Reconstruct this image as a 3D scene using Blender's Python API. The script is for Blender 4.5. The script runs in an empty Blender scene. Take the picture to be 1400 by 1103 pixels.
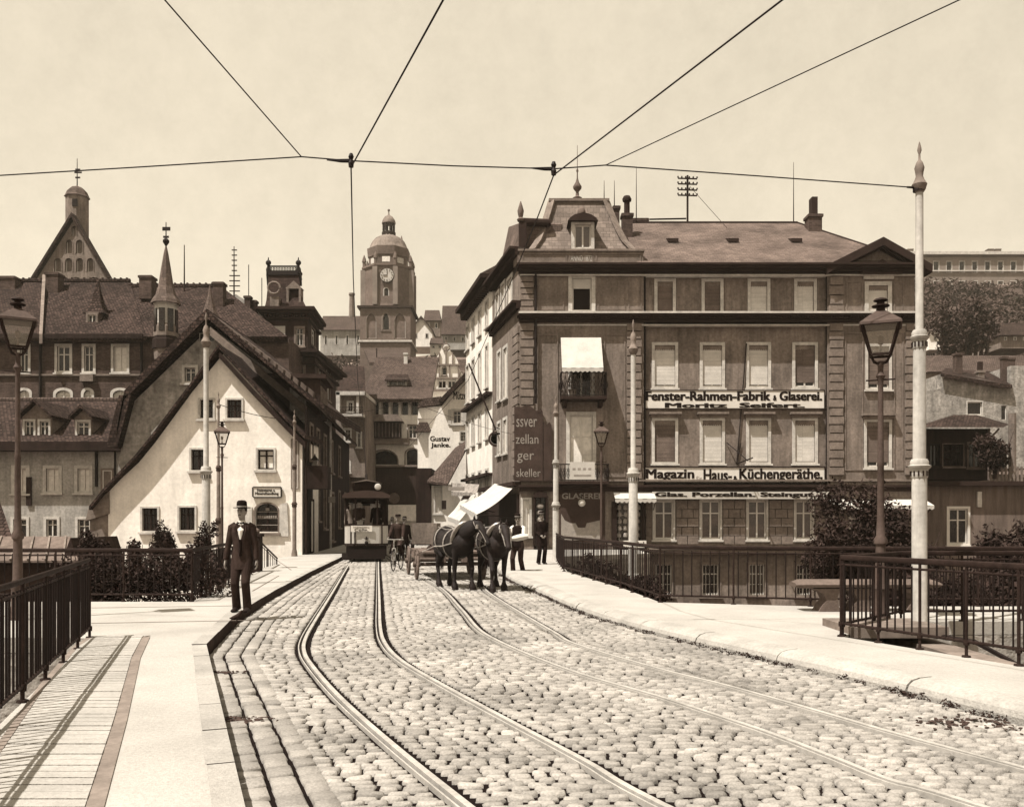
import bpy, bmesh, math, random
import numpy as np
from mathutils import Vector as V, Matrix

# ------------------------------------------------------------------ camera, world, sun, exposure
SC = bpy.context.scene
COL = SC.collection
F, CX, HY, EYE = 1200.0, 700.0, 712.0, 1.6          # focal length / principal column / horizon row of the photograph, eye height
cd = bpy.data.cameras.new("camera"); cam = bpy.data.objects.new("camera", cd); COL.objects.link(cam)
cam.location = (0, 0, EYE); cam.rotation_euler = (math.radians(90), 0, 0)
cd.sensor_width = 36; cd.lens = F / 1400 * 36; cd.shift_y = (HY - 551.5) / 1400; cd.clip_end = 6000; cd.clip_start = 0.05
SC.camera = cam

SUN_D = V((1.05, .80, -2.55)).normalized()          # the way the light travels: from the upper left behind the camera
def lin(c): return tuple(((x / 255) / 12.92 if x / 255 <= .04045 else ((x / 255 + .055) / 1.055) ** 2.4) for x in c)
wd = bpy.data.worlds.new("World"); SC.world = wd; wd.use_nodes = True
nt = wd.node_tree; nt.nodes.clear()
sky = nt.nodes.new('ShaderNodeTexSky'); sky.sky_type = 'NISHITA'; sky.sun_disc = False
sky.sun_elevation = math.asin(-SUN_D.z); sky.sun_rotation = math.radians(232); sky.air_density = 1.0; sky.dust_density = 2.0
bw = nt.nodes.new('ShaderNodeRGBToBW')
mulf = nt.nodes.new('ShaderNodeMath'); mulf.operation = 'POWER'; mulf.inputs[1].default_value = 0.25
tcw = nt.nodes.new('ShaderNodeTexCoord')
nz = nt.nodes.new('ShaderNodeTexNoise'); nz.inputs['Scale'].default_value = 3.0; nz.inputs['Detail'].default_value = 8; nz.inputs['Roughness'].default_value = .62
mr = nt.nodes.new('ShaderNodeMapRange'); mr.inputs['To Min'].default_value = .86; mr.inputs['To Max'].default_value = 1.08
mr.inputs['From Min'].default_value = .3; mr.inputs['From Max'].default_value = .7
m2 = nt.nodes.new('ShaderNodeMath'); m2.operation = 'MULTIPLY'
tint = nt.nodes.new('ShaderNodeVectorMath'); tint.operation = 'SCALE'; tint.inputs[0].default_value = (2.36, 2.08, 1.62)
bg = nt.nodes.new('ShaderNodeBackground'); bg.inputs['Strength'].default_value = 0.15
wo = nt.nodes.new('ShaderNodeOutputWorld')
L = nt.links.new
L(sky.outputs[0], bw.inputs[0]); L(bw.outputs[0], mulf.inputs[0]); L(tcw.outputs['Generated'], nz.inputs['Vector'])
nz2 = nt.nodes.new('ShaderNodeTexNoise'); nz2.inputs['Scale'].default_value = 38; nz2.inputs['Detail'].default_value = 6; nz2.inputs['Roughness'].default_value = .75; L(tcw.outputs['Generated'], nz2.inputs['Vector'])
mx = nt.nodes.new('ShaderNodeMix'); mx.inputs[0].default_value = .45; L(nz.outputs['Fac'], mx.inputs[2]); L(nz2.outputs['Fac'], mx.inputs[3]); L(mx.outputs[0], mr.inputs['Value']); L(mulf.outputs[0], m2.inputs[0]); L(mr.outputs[0], m2.inputs[1])
L(m2.outputs[0], tint.inputs['Scale']); L(tint.outputs[0], bg.inputs['Color']); L(bg.outputs[0], wo.inputs['Surface'])

sl = bpy.data.lights.new("sun", 'SUN'); sl.energy = 4.6; sl.angle = math.radians(.5); sl.color = (1, .965, .9)
so = bpy.data.objects.new("sun", sl); COL.objects.link(so); so.rotation_euler = SUN_D.to_track_quat('-Z', 'Y').to_euler(); so.location = (-30, -30, 60)
SC.view_settings.view_transform = 'Standard'; SC.view_settings.look = 'None'
SC.view_settings.exposure = 1.0; SC.view_settings.gamma = 1.0
SC.render.engine = 'CYCLES'
SC.cycles.max_bounces = 4; SC.cycles.diffuse_bounces = 2; SC.cycles.glossy_bounces = 2; SC.cycles.transparent_max_bounces = 6
SC.cycles.use_denoising = True

# ------------------------------------------------------------------ pixels of the photograph to points
def P(px, py, Y): return V(((px - CX) / F * Y, Y, EYE + (HY - py) / F * Y))
def G(px, py, z=0.0):
    Y = F * (EYE - z) / (py - HY); return V(((px - CX) * Y / F, Y, z))

# ------------------------------------------------------------------ sepia palette and materials
def sep(v):
    g = np.interp(v, [0, .015, .06, .16, .27], [.55, .61, .70, .805, .925]); b = np.interp(v, [0, .015, .06, .16, .27], [.45, .50, .585, .68, .835])
    return (v, v * g, v * b, 1)
MATS = {}
def mat(name, v, var=.18, scale=1.2, rough=.9, bump=.15, fine=22, streak=0., pat=None, pw=.25, ph=.08, mort=.5, msz=.012, patvar=.25, patbump=.5, isl=0., metal=0., spec=.06, coords='Object', dist=.02):
    if name in MATS: return MATS[name]
    v = v * .75
    m = bpy.data.materials.new(name); m.use_nodes = True; MATS[name] = m
    n = m.node_tree; N = n.nodes; l = n.links.new
    bs = N['Principled BSDF']; bs.inputs['Roughness'].default_value = rough; bs.inputs['Metallic'].default_value = metal
    bs.inputs['Specular IOR Level'].default_value = spec
    tc = N.new('ShaderNodeTexCoord')
    def noise(sc, det=5, ro=.6, vec=None):
        t = N.new('ShaderNodeTexNoise'); t.inputs['Scale'].default_value = sc; t.inputs['Detail'].default_value = det; t.inputs['Roughness'].default_value = ro
        l(vec or tc.outputs['Object'], t.inputs['Vector']); return t.outputs['Fac']
    def rng(x, a, b, f0=.3, f1=.7):
        t = N.new('ShaderNodeMapRange'); t.inputs['From Min'].default_value = f0; t.inputs['From Max'].default_value = f1
        t.inputs['To Min'].default_value = a; t.inputs['To Max'].default_value = b; l(x, t.inputs['Value']); return t.outputs[0]
    def mul(a, b):
        t = N.new('ShaderNodeMath'); t.operation = 'MULTIPLY'; l(a, t.inputs[0]); l(b, t.inputs[1]); return t.outputs[0]
    k = mul(rng(noise(scale), 1 - var, 1 + var), rng(noise(fine, 3), 1 - var * .7, 1 + var * .7))
    if streak:
        mp = N.new('ShaderNodeMapping'); mp.inputs['Scale'].default_value = (3.5, 3.5, .35); l(tc.outputs['Object'], mp.inputs['Vector'])
        k = mul(k, rng(noise(1.0, 6, .65, mp.outputs[0]), 1 - streak, 1 + streak * .5, .35, .65))
    if isl:
        ge = N.new('ShaderNodeNewGeometry'); k = mul(k, rng(ge.outputs['Random Per Island'], 1 - isl, 1 + isl * .7, 0, 1))
    h = noise(fine * 1.6, 4)
    if pat:
        br = N.new('ShaderNodeTexBrick'); l(tc.outputs['UV'], br.inputs['Vector'])
        br.inputs['Scale'].default_value = 1; br.inputs['Brick Width'].default_value = pw; br.inputs['Row Height'].default_value = ph
        br.inputs['Mortar Size'].default_value = msz; br.inputs['Mortar Smooth'].default_value = .3
        br.inputs['Color1'].default_value = (1 - patvar,) * 3 + (1,); br.inputs['Color2'].default_value = (1 + patvar,) * 3 + (1,)
        br.inputs['Mortar'].default_value = (mort,) * 3 + (1,); br.offset = .5 if pat == 'brick' else 0.
        rb = N.new('ShaderNodeRGBToBW'); l(br.outputs['Color'], rb.inputs[0]); k = mul(k, rb.outputs[0])
    cr = N.new('ShaderNodeVectorMath'); cr.operation = 'SCALE'; cr.inputs[0].default_value = sep(v)[:3]; l(k, cr.inputs['Scale'])
    l(cr.outputs[0], bs.inputs['Base Color'])
    bp = N.new('ShaderNodeBump'); bp.inputs['Strength'].default_value = bump; bp.inputs['Distance'].default_value = dist; l(h, bp.inputs['Height'])
    last = bp
    if pat:
        b2 = N.new('ShaderNodeBump'); b2.inputs['Strength'].default_value = patbump; b2.inputs['Distance'].default_value = .03; b2.invert = True
        l(br.outputs['Fac'], b2.inputs['Height']); l(bp.outputs[0], b2.inputs['Normal']); last = b2
    l(last.outputs[0], bs.inputs['Normal'])
    return m

WALLC = mat('cream_plaster', .38, .34, .6, fine=8, streak=.18)
WHITE = mat('white_limewash', .93, .14, .9, fine=7, streak=.09, bump=.2)
STUCCO = mat('brown_render', .215, .34, .6, fine=8, streak=.28, bump=.25)
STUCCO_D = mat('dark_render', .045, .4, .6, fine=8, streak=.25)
ASHLAR = mat('ashlar', .28, .14, .8, pat='brick', pw=.95, ph=.42, mort=.38, msz=.025, patvar=.12)
RUBBLE = mat('rubble_wall', .34, .45, 1.1, fine=5, bump=.7, streak=.2, dist=.06)
BRICK = mat('dark_brick', .085, .35, .7, fine=8, pat='brick', pw=.28, ph=.09, mort=1.2, msz=.01, streak=.15)
TILE = mat('roof_tile', .052, .30, .5, fine=9, pat='brick', pw=.19, ph=.17, mort=.42, msz=.022, patvar=.55, patbump=1., bump=.3)
TILE_L = mat('pale_roof_tile', .105, .28, .5, fine=9, pat='brick', pw=.19, ph=.17, mort=.42, msz=.022, patvar=.3, patbump=1.)
SLATE = mat('slate_roof', .135, .4, .6, fine=14, pat='brick', pw=.3, ph=.22, mort=.6, msz=.012, patvar=.18, patbump=.5)
TRIM = mat('stone_trim', .56, .22, 2.0, fine=9)
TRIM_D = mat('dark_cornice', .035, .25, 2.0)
TRIM_M = mat('weathered_trim', .21, .3, 2.0, fine=9)
WOODW = mat('white_sash_paint', .72, .08, 3)
GLASS = mat('window_glass', .016, .5, 1.5, rough=.12, bump=.02, spec=.35)
CURT = mat('net_curtain', .8, .2, 3, rough=.5, fine=40)
BLIND = mat('roller_blind', .68, .14, 1.5, pat='tile', pw=3, ph=.07, mort=.72, msz=.01, patvar=.08, patbump=.3)
BLIND_D = mat('dark_blind', .16, .25, 1.5, pat='tile', pw=3, ph=.07, mort=.7, msz=.01, patvar=.15, patbump=.3)
CLOTH_W = mat('white_canvas', .54, .12, 1.5, bump=.05)
IRON = mat('iron', .014, .3, 4, rough=.6, bump=.2, spec=.12)
IRON_B = mat('rusty_iron', .028, .3, 5, rough=.65, bump=.3)
POLE_P = mat('pole_paint', .50, .16, 2.5, rough=.7, fine=14, streak=.3)
LAMP_P = mat('lamp_paint', .09, .25, 3, rough=.6)
LAMPGL = mat('lantern_glass', .30, .3, 5, rough=.1, spec=.6)
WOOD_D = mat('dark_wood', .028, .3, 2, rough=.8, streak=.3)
WOOD_M = mat('weathered_wood', .16, .3, 2, rough=.85, streak=.3)
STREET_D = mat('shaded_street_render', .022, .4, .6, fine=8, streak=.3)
CLOTH_D = mat('dark_cloth', .014, .3, 6, rough=.95, bump=.3)
CLOTH_B = mat('brown_cloth', .04, .3, 6, rough=.95, bump=.3)
CLOTH_G = mat('trouser_cloth', .035, .3, 6, rough=.95, bump=.3)
DUNG = None
SHIRT = mat('shirt_linen', .75, .08, 8)
SKIN = mat('skin', .30, .1, 10, rough=.6)
HAIR = mat('hair', .03, .3, 20)
HORSE = mat('horse_coat', .012, .4, 4, rough=.75, spec=.25, bump=.2)
HORSE2 = mat('horse_coat_bay', .018, .4, 4, rough=.75, spec=.25, bump=.2)
LEATHER = mat('harness_leather', .30, .3, 8, rough=.4, spec=.6)
LEAF = mat('foliage', .04, .5, .9, rough=.7, fine=5)
LEAF_H = mat('hill_foliage', .085, .3, .12, rough=.9, fine=1.2)
BARK = mat('bark', .06, .3, 4, bump=.6)
PAVE = mat('pavement_asphalt', .42, .14, .8, fine=34, bump=.5)
KERB = mat('kerb_granite', .24, .25, 2, fine=40, bump=.5)
SETT = mat('sett_granite', .345, .32, .7, fine=60, bump=.5, rough=.8, dist=.012, isl=.24)
DIRT = mat('joint_dirt', .008, .4, 4, fine=40)
STEEL = mat('rail_steel', .42, .2, 3, rough=.45, metal=.0, bump=.1)
STONE_B = mat('bench_stone', .15, .25, 3, bump=.5)
SIGNW = mat('sign_white', .72, .08, 2)
SIGNK = mat('sign_black', .012, .2, 4, rough=.6)
SIGNB = mat('sign_brown', .06, .3, 2)
SIGNL = mat('sign_faded_letter', .30, .2, 4)
TRAMP = mat('tram_paint', .46, .1, 2, rough=.4, spec=.5, bump=.03)

# ------------------------------------------------------------------ mesh builder
ORG = {}
class MB:
    def __init__(s): s.v = []; s.f = []; s.mi = []; s.cur = 0
    def add(s, vs, fs):
        b = len(s.v); s.v += [tuple(p) for p in vs]
        for f in fs: s.f.append([i + b for i in f]); s.mi.append(s.cur)
        return s
    def hexa(s, p):   # p: 4 bottom, 4 top corners
        return s.add(p, [(0, 3, 2, 1), (4, 5, 6, 7), (0, 1, 5, 4), (1, 2, 6, 5), (2, 3, 7, 6), (3, 0, 4, 7)])
    def box(s, lo, hi):
        (a, b, c), (d, e, f) = lo, hi
        return s.hexa([(a, b, c), (d, b, c), (d, e, c), (a, e, c), (a, b, f), (d, b, f), (d, e, f), (a, e, f)])
    def prism(s, pts, vec):
        n = len(pts); vec = V(vec); q = [V(p) for p in pts]
        return s.add(q + [p + vec for p in q], [tuple(range(n))[::-1], tuple(range(n, 2 * n))] + [(i, (i + 1) % n, n + (i + 1) % n, n + i) for i in range(n)])
    def quad(s, *p): return s.add(p, [tuple(range(len(p)))])
    def slab(s, pts, t):
        pts = [V(p) for p in pts]; n = (pts[1] - pts[0]).cross(pts[2] - pts[0]).normalized()
        return s.prism(pts, n * t)
    def bar(s, a, b, w, h=None):
        h = h or w; a = V(a); b = V(b); d = (b - a).normalized()
        sd = d.cross(V((0, 0, 1)));  sd = V((1, 0, 0)) if sd.length < 1e-4 else sd.normalized()
        up = sd.cross(d).normalized(); sd = sd * w / 2; up = up * h / 2
        return s.hexa([a - sd - up, a + sd - up, a + sd + up, a - sd + up, b - sd - up, b + sd - up, b + sd + up, b - sd + up])
    def tube(s, pts, r, n=8, cap=True, sq=1.0):
        pts = [V(p) for p in pts]; rr = r if isinstance(r, list) else [r] * len(pts)
        base = len(s.v); prev = None
        for i, p in enumerate(pts):
            d = (pts[min(i + 1, len(pts) - 1)] - pts[max(i - 1, 0)])
            d = d.normalized() if d.length > 1e-6 else V((0, 0, 1))
            if prev is None:
                a = d.cross(V((0, 1, 0)));  a = d.cross(V((1, 0, 0))) if a.length < .1 else a
            else: a = prev - d * prev.dot(d)
            a.normalize(); prev = a.copy(); b = d.cross(a)
            q = rr[i]; qa, qb = q if isinstance(q, (tuple, list)) else (q, q)
            for k in range(n):
                t = 2 * math.pi * k / n; s.v.append(tuple(p + a * math.cos(t) * qa + b * math.sin(t) * qb))
        for i in range(len(pts) - 1):
            for k in range(n):
                k2 = (k + 1) % n; s.f.append([base + i * n + k, base + i * n + k2, base + (i + 1) * n + k2, base + (i + 1) * n + k]); s.mi.append(s.cur)
        if cap:
            s.f.append([base + k for k in range(n)][::-1]); s.f.append([base + (len(pts) - 1) * n + k for k in range(n)]); s.mi += [s.cur] * 2
        return s
    def lathe(s, c, prof, n=16, ph=0.):
        c = V(c); base = len(s.v)
        for r, z in prof:
            for k in range(n):
                t = 2 * math.pi * k / n + ph; s.v.append((c.x + r * math.cos(t), c.y + r * math.sin(t), c.z + z))
        m = len(prof)
        for i in range(m - 1):
            for k in range(n):
                k2 = (k + 1) % n; s.f.append([base + i * n + k, base + i * n + k2, base + (i + 1) * n + k2, base + (i + 1) * n + k]); s.mi.append(s.cur)
        s.f.append([base + k for k in range(n)][::-1]); s.f.append([base + (m - 1) * n + k for k in range(n)]); s.mi += [s.cur] * 2
        return s
    def ball(s, c, r, n=10, m=7, rot=None):
        c = V(c); rx, ry, rz = r if isinstance(r, (tuple, list)) else (r, r, r); base = len(s.v)
        for i in range(m + 1):
            ph = math.pi * (.001 + .998 * i / m)
            for k in range(n):
                t = 2 * math.pi * k / n; p = V((rx * math.sin(ph) * math.cos(t), ry * math.sin(ph) * math.sin(t), -rz * math.cos(ph)))
                if rot is not None: p = rot @ p
                s.v.append(tuple(c + p))
        for i in range(m):
            for k in range(n):
                k2 = (k + 1) % n; s.f.append([base + i * n + k, base + i * n + k2, base + (i + 1) * n + k2, base + (i + 1) * n + k]); s.mi.append(s.cur)
        s.f.append([base + k for k in range(n)][::-1]); s.f.append([base + m * n + k for k in range(n)]); s.mi += [s.cur] * 2
        return s
    def build(s, name, mats, parent=None, smooth=False, uv=True, recalc=True, cut=None):
        o = (ORG.get(parent.name, V((0, 0, 0))) if parent else V((0, 0, 0)))
        me = bpy.data.meshes.new(name); vv = np.array(s.v, dtype=float) - np.array(o)
        me.from_pydata(vv.tolist(), [], s.f)
        mats = mats if isinstance(mats, (list, tuple)) else [mats]
        for m in mats: me.materials.append(m)
        if len(mats) > 1: me.polygons.foreach_set('material_index', s.mi)
        if recalc:
            b = bmesh.new(); b.from_mesh(me); bmesh.ops.recalc_face_normals(b, faces=b.faces); b.to_mesh(me); b.free()
        ob = bpy.data.objects.new(name, me); COL.objects.link(ob)
        if cut is not None and cut.f:
            co = cut.build('cutter_tmp', GLASS, parent, uv=False)
            md = ob.modifiers.new('b', 'BOOLEAN'); md.operation = 'DIFFERENCE'; md.object = co; md.solver = 'EXACT'
            co.parent = None
            dg = bpy.context.evaluated_depsgraph_get(); nm = bpy.data.meshes.new_from_object(ob.evaluated_get(dg))
            ob.modifiers.clear(); ob.data = nm; nm.name = name; bpy.data.objects.remove(co); me = nm
            nm.materials.clear()
            for m in mats: nm.materials.append(m)
        if uv: boxuv(me, o)
        if smooth:
            me.polygons.foreach_set('use_smooth', [True] * len(me.polygons))
            try: me.set_sharp_from_angle(angle=math.radians(40))
            except Exception: pass
        if parent: ob.parent = parent; ORG[ob.name] = o
        return ob
def boxuv(me, o=V((0, 0, 0))):
    uvl = me.uv_layers.new(name='UV') if not me.uv_layers else me.uv_layers[0]
    nl = len(me.loops); vi = np.empty(nl, int); me.loops.foreach_get('vertex_index', vi)
    co = np.empty(len(me.vertices) * 3); me.vertices.foreach_get('co', co); co = co.reshape(-1, 3) + np.array(o)
    nf = len(me.polygons); nn = np.empty(nf * 3); me.polygons.foreach_get('normal', nn); nn = nn.reshape(-1, 3)
    lt = np.empty(nf, int); me.polygons.foreach_get('loop_total', lt); fi = np.repeat(np.arange(nf), lt)
    t = np.stack([-nn[:, 1], nn[:, 0], np.zeros(nf)], 1); ln = np.linalg.norm(t, axis=1); flat = ln < .25
    t[flat] = (1, 0, 0); ln[flat] = 1; t /= ln[:, None]; s = np.cross(nn, t)
    p = co[vi]; u = (p * t[fi]).sum(1); v = (p * s[fi]).sum(1)
    uvl.data.foreach_set('uv', np.stack([u, v], 1).ravel())

def tag(o, label=None, cat=None, group=None, kind=None):
    if label: o['label'] = label
    if cat: o['category'] = cat
    if group: o['group'] = group
    if kind: o['kind'] = kind
    return o
def thing(name, label, cat, loc=(0, 0, 0), group=None, rz=0.):
    o = bpy.data.objects.new(name, None); COL.objects.link(o); o.location = loc; o.rotation_euler = (0, 0, rz); o.empty_display_size = .2
    ORG[o.name] = V(loc); return tag(o, label, cat, group)
def copy_tree(o, parent=None):
    c = o.copy(); COL.objects.link(c); c.parent = parent
    if o.name in ORG: ORG[c.name] = ORG[o.name]
    for ch in list(o.children): copy_tree(ch, c)
    return c

# ------------------------------------------------------------------ facades
class Fac:
    """a vertical plane through the ground points A and B (xy); features are laid out on it as (u, z) and d metres in front of it"""
    def __init__(s, A, B):
        s.A = V((A[0], A[1], 0)); B = V((B[0], B[1], 0)); s.len = (B - s.A).length; s.U = (B - s.A).normalized()
        n = V((s.U.y, -s.U.x, 0)); s.N = n if n.dot(-s.A) > 0 else -n
    def uv(s, px, py):
        r = V(((px - CX) / F, 1, (HY - py) / F)); c = V((0, 0, EYE)); t = (s.A - c).dot(s.N) / r.dot(s.N); q = c + r * t
        return (q - s.A).dot(s.U), q.z
    def rect(s, x0, y0, x1, y1):
        xm = (x0 + x1) / 2; a = s.uv(x0, 0)[0]; b = s.uv(x1, 0)[0]
        return (min(a, b), s.uv(xm, y1)[1], max(a, b), s.uv(xm, y0)[1])
    def pt(s, u, z, d=0.): q = s.A + s.U * u + s.N * d; return V((q.x, q.y, z))
    def box(s, mb, r, d0, d1):
        a, b, c, e = r; p = s.pt
        return mb.hexa([p(a, b, d0), p(c, b, d0), p(c, b, d1), p(a, b, d1), p(a, e, d0), p(c, e, d0), p(c, e, d1), p(a, e, d1)])
    def pbox(s, mb, x0, y0, x1, y1, d0, d1): return s.box(mb, s.rect(x0, y0, x1, y1), d0, d1)
    def poly(s, mb, pts, d0, d1, px=True):
        q = [s.uv(*p) if px else p for p in pts]
        return mb.prism([s.pt(u, z, d0) for u, z in q], s.N * (d1 - d0))
    def arch(s, r, n=8, rise=None):
        a, b, c, e = r; w = (c - a) / 2; rise = rise if rise is not None else w; m = (a + c) / 2
        return [(a, b), (c, b)] + [(m + w * math.cos(math.pi * i / n), e - rise + rise * math.sin(math.pi * i / n)) for i in range(n + 1)]

def window(f, root, px, cut, sur=.12, sm=None, pane=None, sash='cross', sill=True, hood=0, deep=.16, blind=0., bm=None, valance=False, arch=False, wm=None, d=0., label=None, rise=None, r=None, grille=False):
    """px: outer edge of the window's stone surround in the photograph; every window is a part (the frame) with pane, sill, blind as its sub-parts"""
    r = r or f.rect(*px); a, b, c, e = r; i0, i1 = a + sur, c - sur; j0, j1 = b + sur * .6, e - sur
    ir = (i0, j0, i1, j1); mb = MB(); sm = sm or TRIM; wm = wm or WOODW
    if arch:
        f.poly(cut, f.arch(ir, 8, rise), d - deep, d + .4, px=False)
        outer = f.arch(r, 8, None if rise is None else rise * 1.1); inner = f.arch(ir, 8, rise)
        o2 = outer[1:] + [outer[0]]; i2 = inner[1:] + [inner[0]]
        for k in range(len(o2) - 1):
            q = [o2[k], o2[k + 1], i2[k + 1], i2[k]]; mb.prism([f.pt(u, z, d - .02) for u, z in q], f.N * .06)
    else:
        f.box(cut, ir, d - deep, d + .4)
        if sur > 0:
            f.box(mb, (a, b, i0, e), d - .02, d + .045); f.box(mb, (i1, b, c, e), d - .02, d + .045)
            f.box(mb, (i0, j1, i1, e), d - .02, d + .042); f.box(mb, (i0, b, i1, j0), d - .02, d + .042)
    mb.cur = 1; w = min(.07, (i1 - i0) * .09); q0, q1 = d - deep + .03, d - deep + .085
    f.box(mb, (i0, j0, i0 + w, j1), q0, q1); f.box(mb, (i1 - w, j0, i1, j1), q0, q1); f.box(mb, (i0 + w, j0, i1 - w, j0 + w), q0, q1 - .003)
    if not arch: f.box(mb, (i0 + w, j1 - w, i1 - w, j1), q0, q1 - .003)
    m = (i0 + i1) / 2; zt = j0 + (j1 - j0) * .66
    if sash in ('cross', 'two', 'grid'): f.box(mb, (m - w * .55, j0 + w, m + w * .55, j1 - w * .5), q0, q1 + .01)
    if sash in ('cross', 'grid'): f.box(mb, (i0 + w, zt, i1 - w, zt + w * .9), q0, q1 - .006)
    if sash == 'grid':
        zt2 = j0 + (j1 - j0) * .33; f.box(mb, (i0 + w, zt2, i1 - w, zt2 + w * .5), q0, q1 - .012)
        for mm in ((i0 + m) / 2, (i1 + m) / 2): f.box(mb, (mm - w * .2, j0 + w, mm + w * .2, j1 - w), q0, q1 - .015)
    fr = mb.build('window', [sm, wm], root)
    if label: fr['label'] = label
    pm = MB(); f.box(pm, (i0 - .01, j0 - .01, i1 + .01, (j1 if not arch else j1 + 0) + .01), d - deep - .02, q0 + .01); pm.build('pane', pane or GLASS, fr)
    if sill: sb = MB(); f.box(sb, (a - .06, b - .09, c + .06, b), d - .02, d + .14); sb.build('sill', sm, fr)
    if hood:
        hb = MB(); f.box(hb, (a - .14, e + .16, c + .14, e + .27), d - .02, d + hood); f.box(hb, (a - .06, e, c + .06, e + .16), d - .02, d + hood * .45); hb.build('hood', TRIM_M, fr)
    if blind > 0:
        bb = MB(); f.box(bb, (i0 + .01, j1 - (j1 - j0) * blind, i1 - .01, j1 - .005), q1 + .015, q1 + .03); bb.build('blind', bm or BLIND, fr)
    if valance:
        vb = MB(); n = 9; z1 = j1 - .0; hh = .26
        for k in range(n):
            u0 = i0 + (i1 - i0) * k / n; u1 = i0 + (i1 - i0) * (k + 1) / n
            f.poly(vb, [(u0, z1), (u1, z1), (u1, z1 - hh * .75), ((u0 + u1) / 2, z1 - hh), (u0, z1 - hh * .75)], d - .035, d - .02 + .004 * (k % 2), px=False)
        vb.build('valance', TRIM_M, fr)
    if grille:
        gb = MB()
        for k in range(1, 6): u = i0 + (i1 - i0) * k / 6; f.box(gb, (u - .012, j0, u + .012, j1), d - .03, d - .006)
        gb.build('grille', IRON, fr)
    return fr

def text(body, f, r, d, m, parent, bold=.012, name='lettering', spacing=1.0):
    cu = bpy.data.curves.new('t', 'FONT'); cu.body = body; cu.extrude = .01; cu.space_character = spacing + bold; cu.resolution_u = 3
    to = bpy.data.objects.new('t', cu); COL.objects.link(to); dg = bpy.context.evaluated_depsgraph_get()
    me = bpy.data.meshes.new_from_object(to.evaluated_get(dg)); bpy.data.objects.remove(to)
    co = np.empty(len(me.vertices) * 3); me.vertices.foreach_get('co', co); co = co.reshape(-1, 3); fs = [list(p.vertices) for p in me.polygons]; bpy.data.meshes.remove(me)
    if bold > 0:      # heavy poster letters: the same outline stroked thicker by shifted layers
        sh = [(dx * bold * 2.6, dy * bold * 1.1) for dx in (-1, 0, 1) for dy in (-1, 1)]; n = len(co)
        co = np.concatenate([co + np.array([dx, dy, .002 * k]) for k, (dx, dy) in enumerate(sh)]); fs = [[i + k * n for i in q] for k in range(len(sh)) for q in fs]
    lo, hi = co.min(0), co.max(0); a, b, c, e = r
    left = f.pt(a, 0, 0); right = f.pt(c, 0, 0)                       # the writing must read left to right for the viewer
    flip = (right - left).cross(V((0, 0, 1))).dot(f.N) < 0
    org = ORG.get(parent.name, V((0, 0, 0))); out = []
    for x, y, z in co:
        s = (x - lo[0]) / (hi[0] - lo[0]); t = (y - lo[1]) / (hi[1] - lo[1]); s = 1 - s if flip else s
        out.append(tuple(f.pt(a + (c - a) * s, b + (e - b) * t, d + (z + .01) * .5) - org))
    me = bpy.data.meshes.new(name); me.from_pydata(out, [], fs); me.materials.append(m)
    ob = bpy.data.objects.new(name, me); COL.objects.link(ob); ob.parent = parent; ORG[ob.name] = org
    return ob

def leaves(blobs, n, size, seed=0, name='crown', m=None, parent=None, hollow=.35):
    """n small folded leaf faces spread through ellipsoid blobs [(centre, (rx,ry,rz)), ...]"""
    rs = np.random.RandomState(seed); org = np.array(ORG.get(parent.name, V((0, 0, 0)))) if parent else np.zeros(3)
    w = np.array([b[1][0] * b[1][1] * b[1][2] for b in blobs]) ** .7; w /= w.sum(); idx = rs.choice(len(blobs), n, p=w)
    c = np.array([tuple(b[0]) for b in blobs])[idx]; rad = np.array([b[1] for b in blobs])[idx]
    d = rs.normal(size=(n, 3)); d /= np.linalg.norm(d, axis=1)[:, None]; rr = (hollow + (1 - hollow) * rs.rand(n)) ** .7
    p = c + d * rad * (rr * (1 + .15 * rs.normal(size=n)))[:, None]
    a = rs.normal(size=(n, 3)); a /= np.linalg.norm(a, axis=1)[:, None]; b = np.cross(a, rs.normal(size=(n, 3))); b /= np.linalg.norm(b, axis=1)[:, None]
    s = size * (.6 + .8 * rs.rand(n))[:, None]
    k = np.cross(a, b) * s * .25
    vs = np.stack([p - a * s, p - b * s * .45 + k, p + a * s, p + b * s * .45 + k], 1).reshape(-1, 3) - org
    me = bpy.data.meshes.new(name); me.from_pydata(vs.tolist(), [], np.arange(4 * n).reshape(-1, 4).tolist()); me.materials.append(m or LEAF)
    ob = bpy.data.objects.new(name, me); COL.objects.link(ob)
    if parent: ob.parent = parent
    return ob
def cloudblobs(c, r, n, seed, k=.45):
    rs = random.Random(seed); out = []
    for i in range(n):
        d = V((rs.gauss(0, 1), rs.gauss(0, 1), rs.gauss(0, 1))).normalized() * rs.uniform(.3, .85); q = rs.uniform(k * .6, k * 1.2)
        out.append((V(c) + V((d.x * r[0], d.y * r[1], d.z * r[2])), (r[0] * q, r[1] * q, r[2] * q)))
    return out
# ================================================================== the setting: ground, hills, bridge, road, pavements
RND = random.Random(5)
def struct(o, kind='structure'): o['kind'] = kind; return o
LOW = -3.2
GARDEN = mat('garden_earth', .13, .35, .25, fine=3, bump=.6)
mb = MB(); mb.quad((-3000, -500, LOW), (3000, -500, LOW), (3000, 4000, LOW), (-3000, 4000, LOW)); struct(mb.build('ground', GARDEN))
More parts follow.
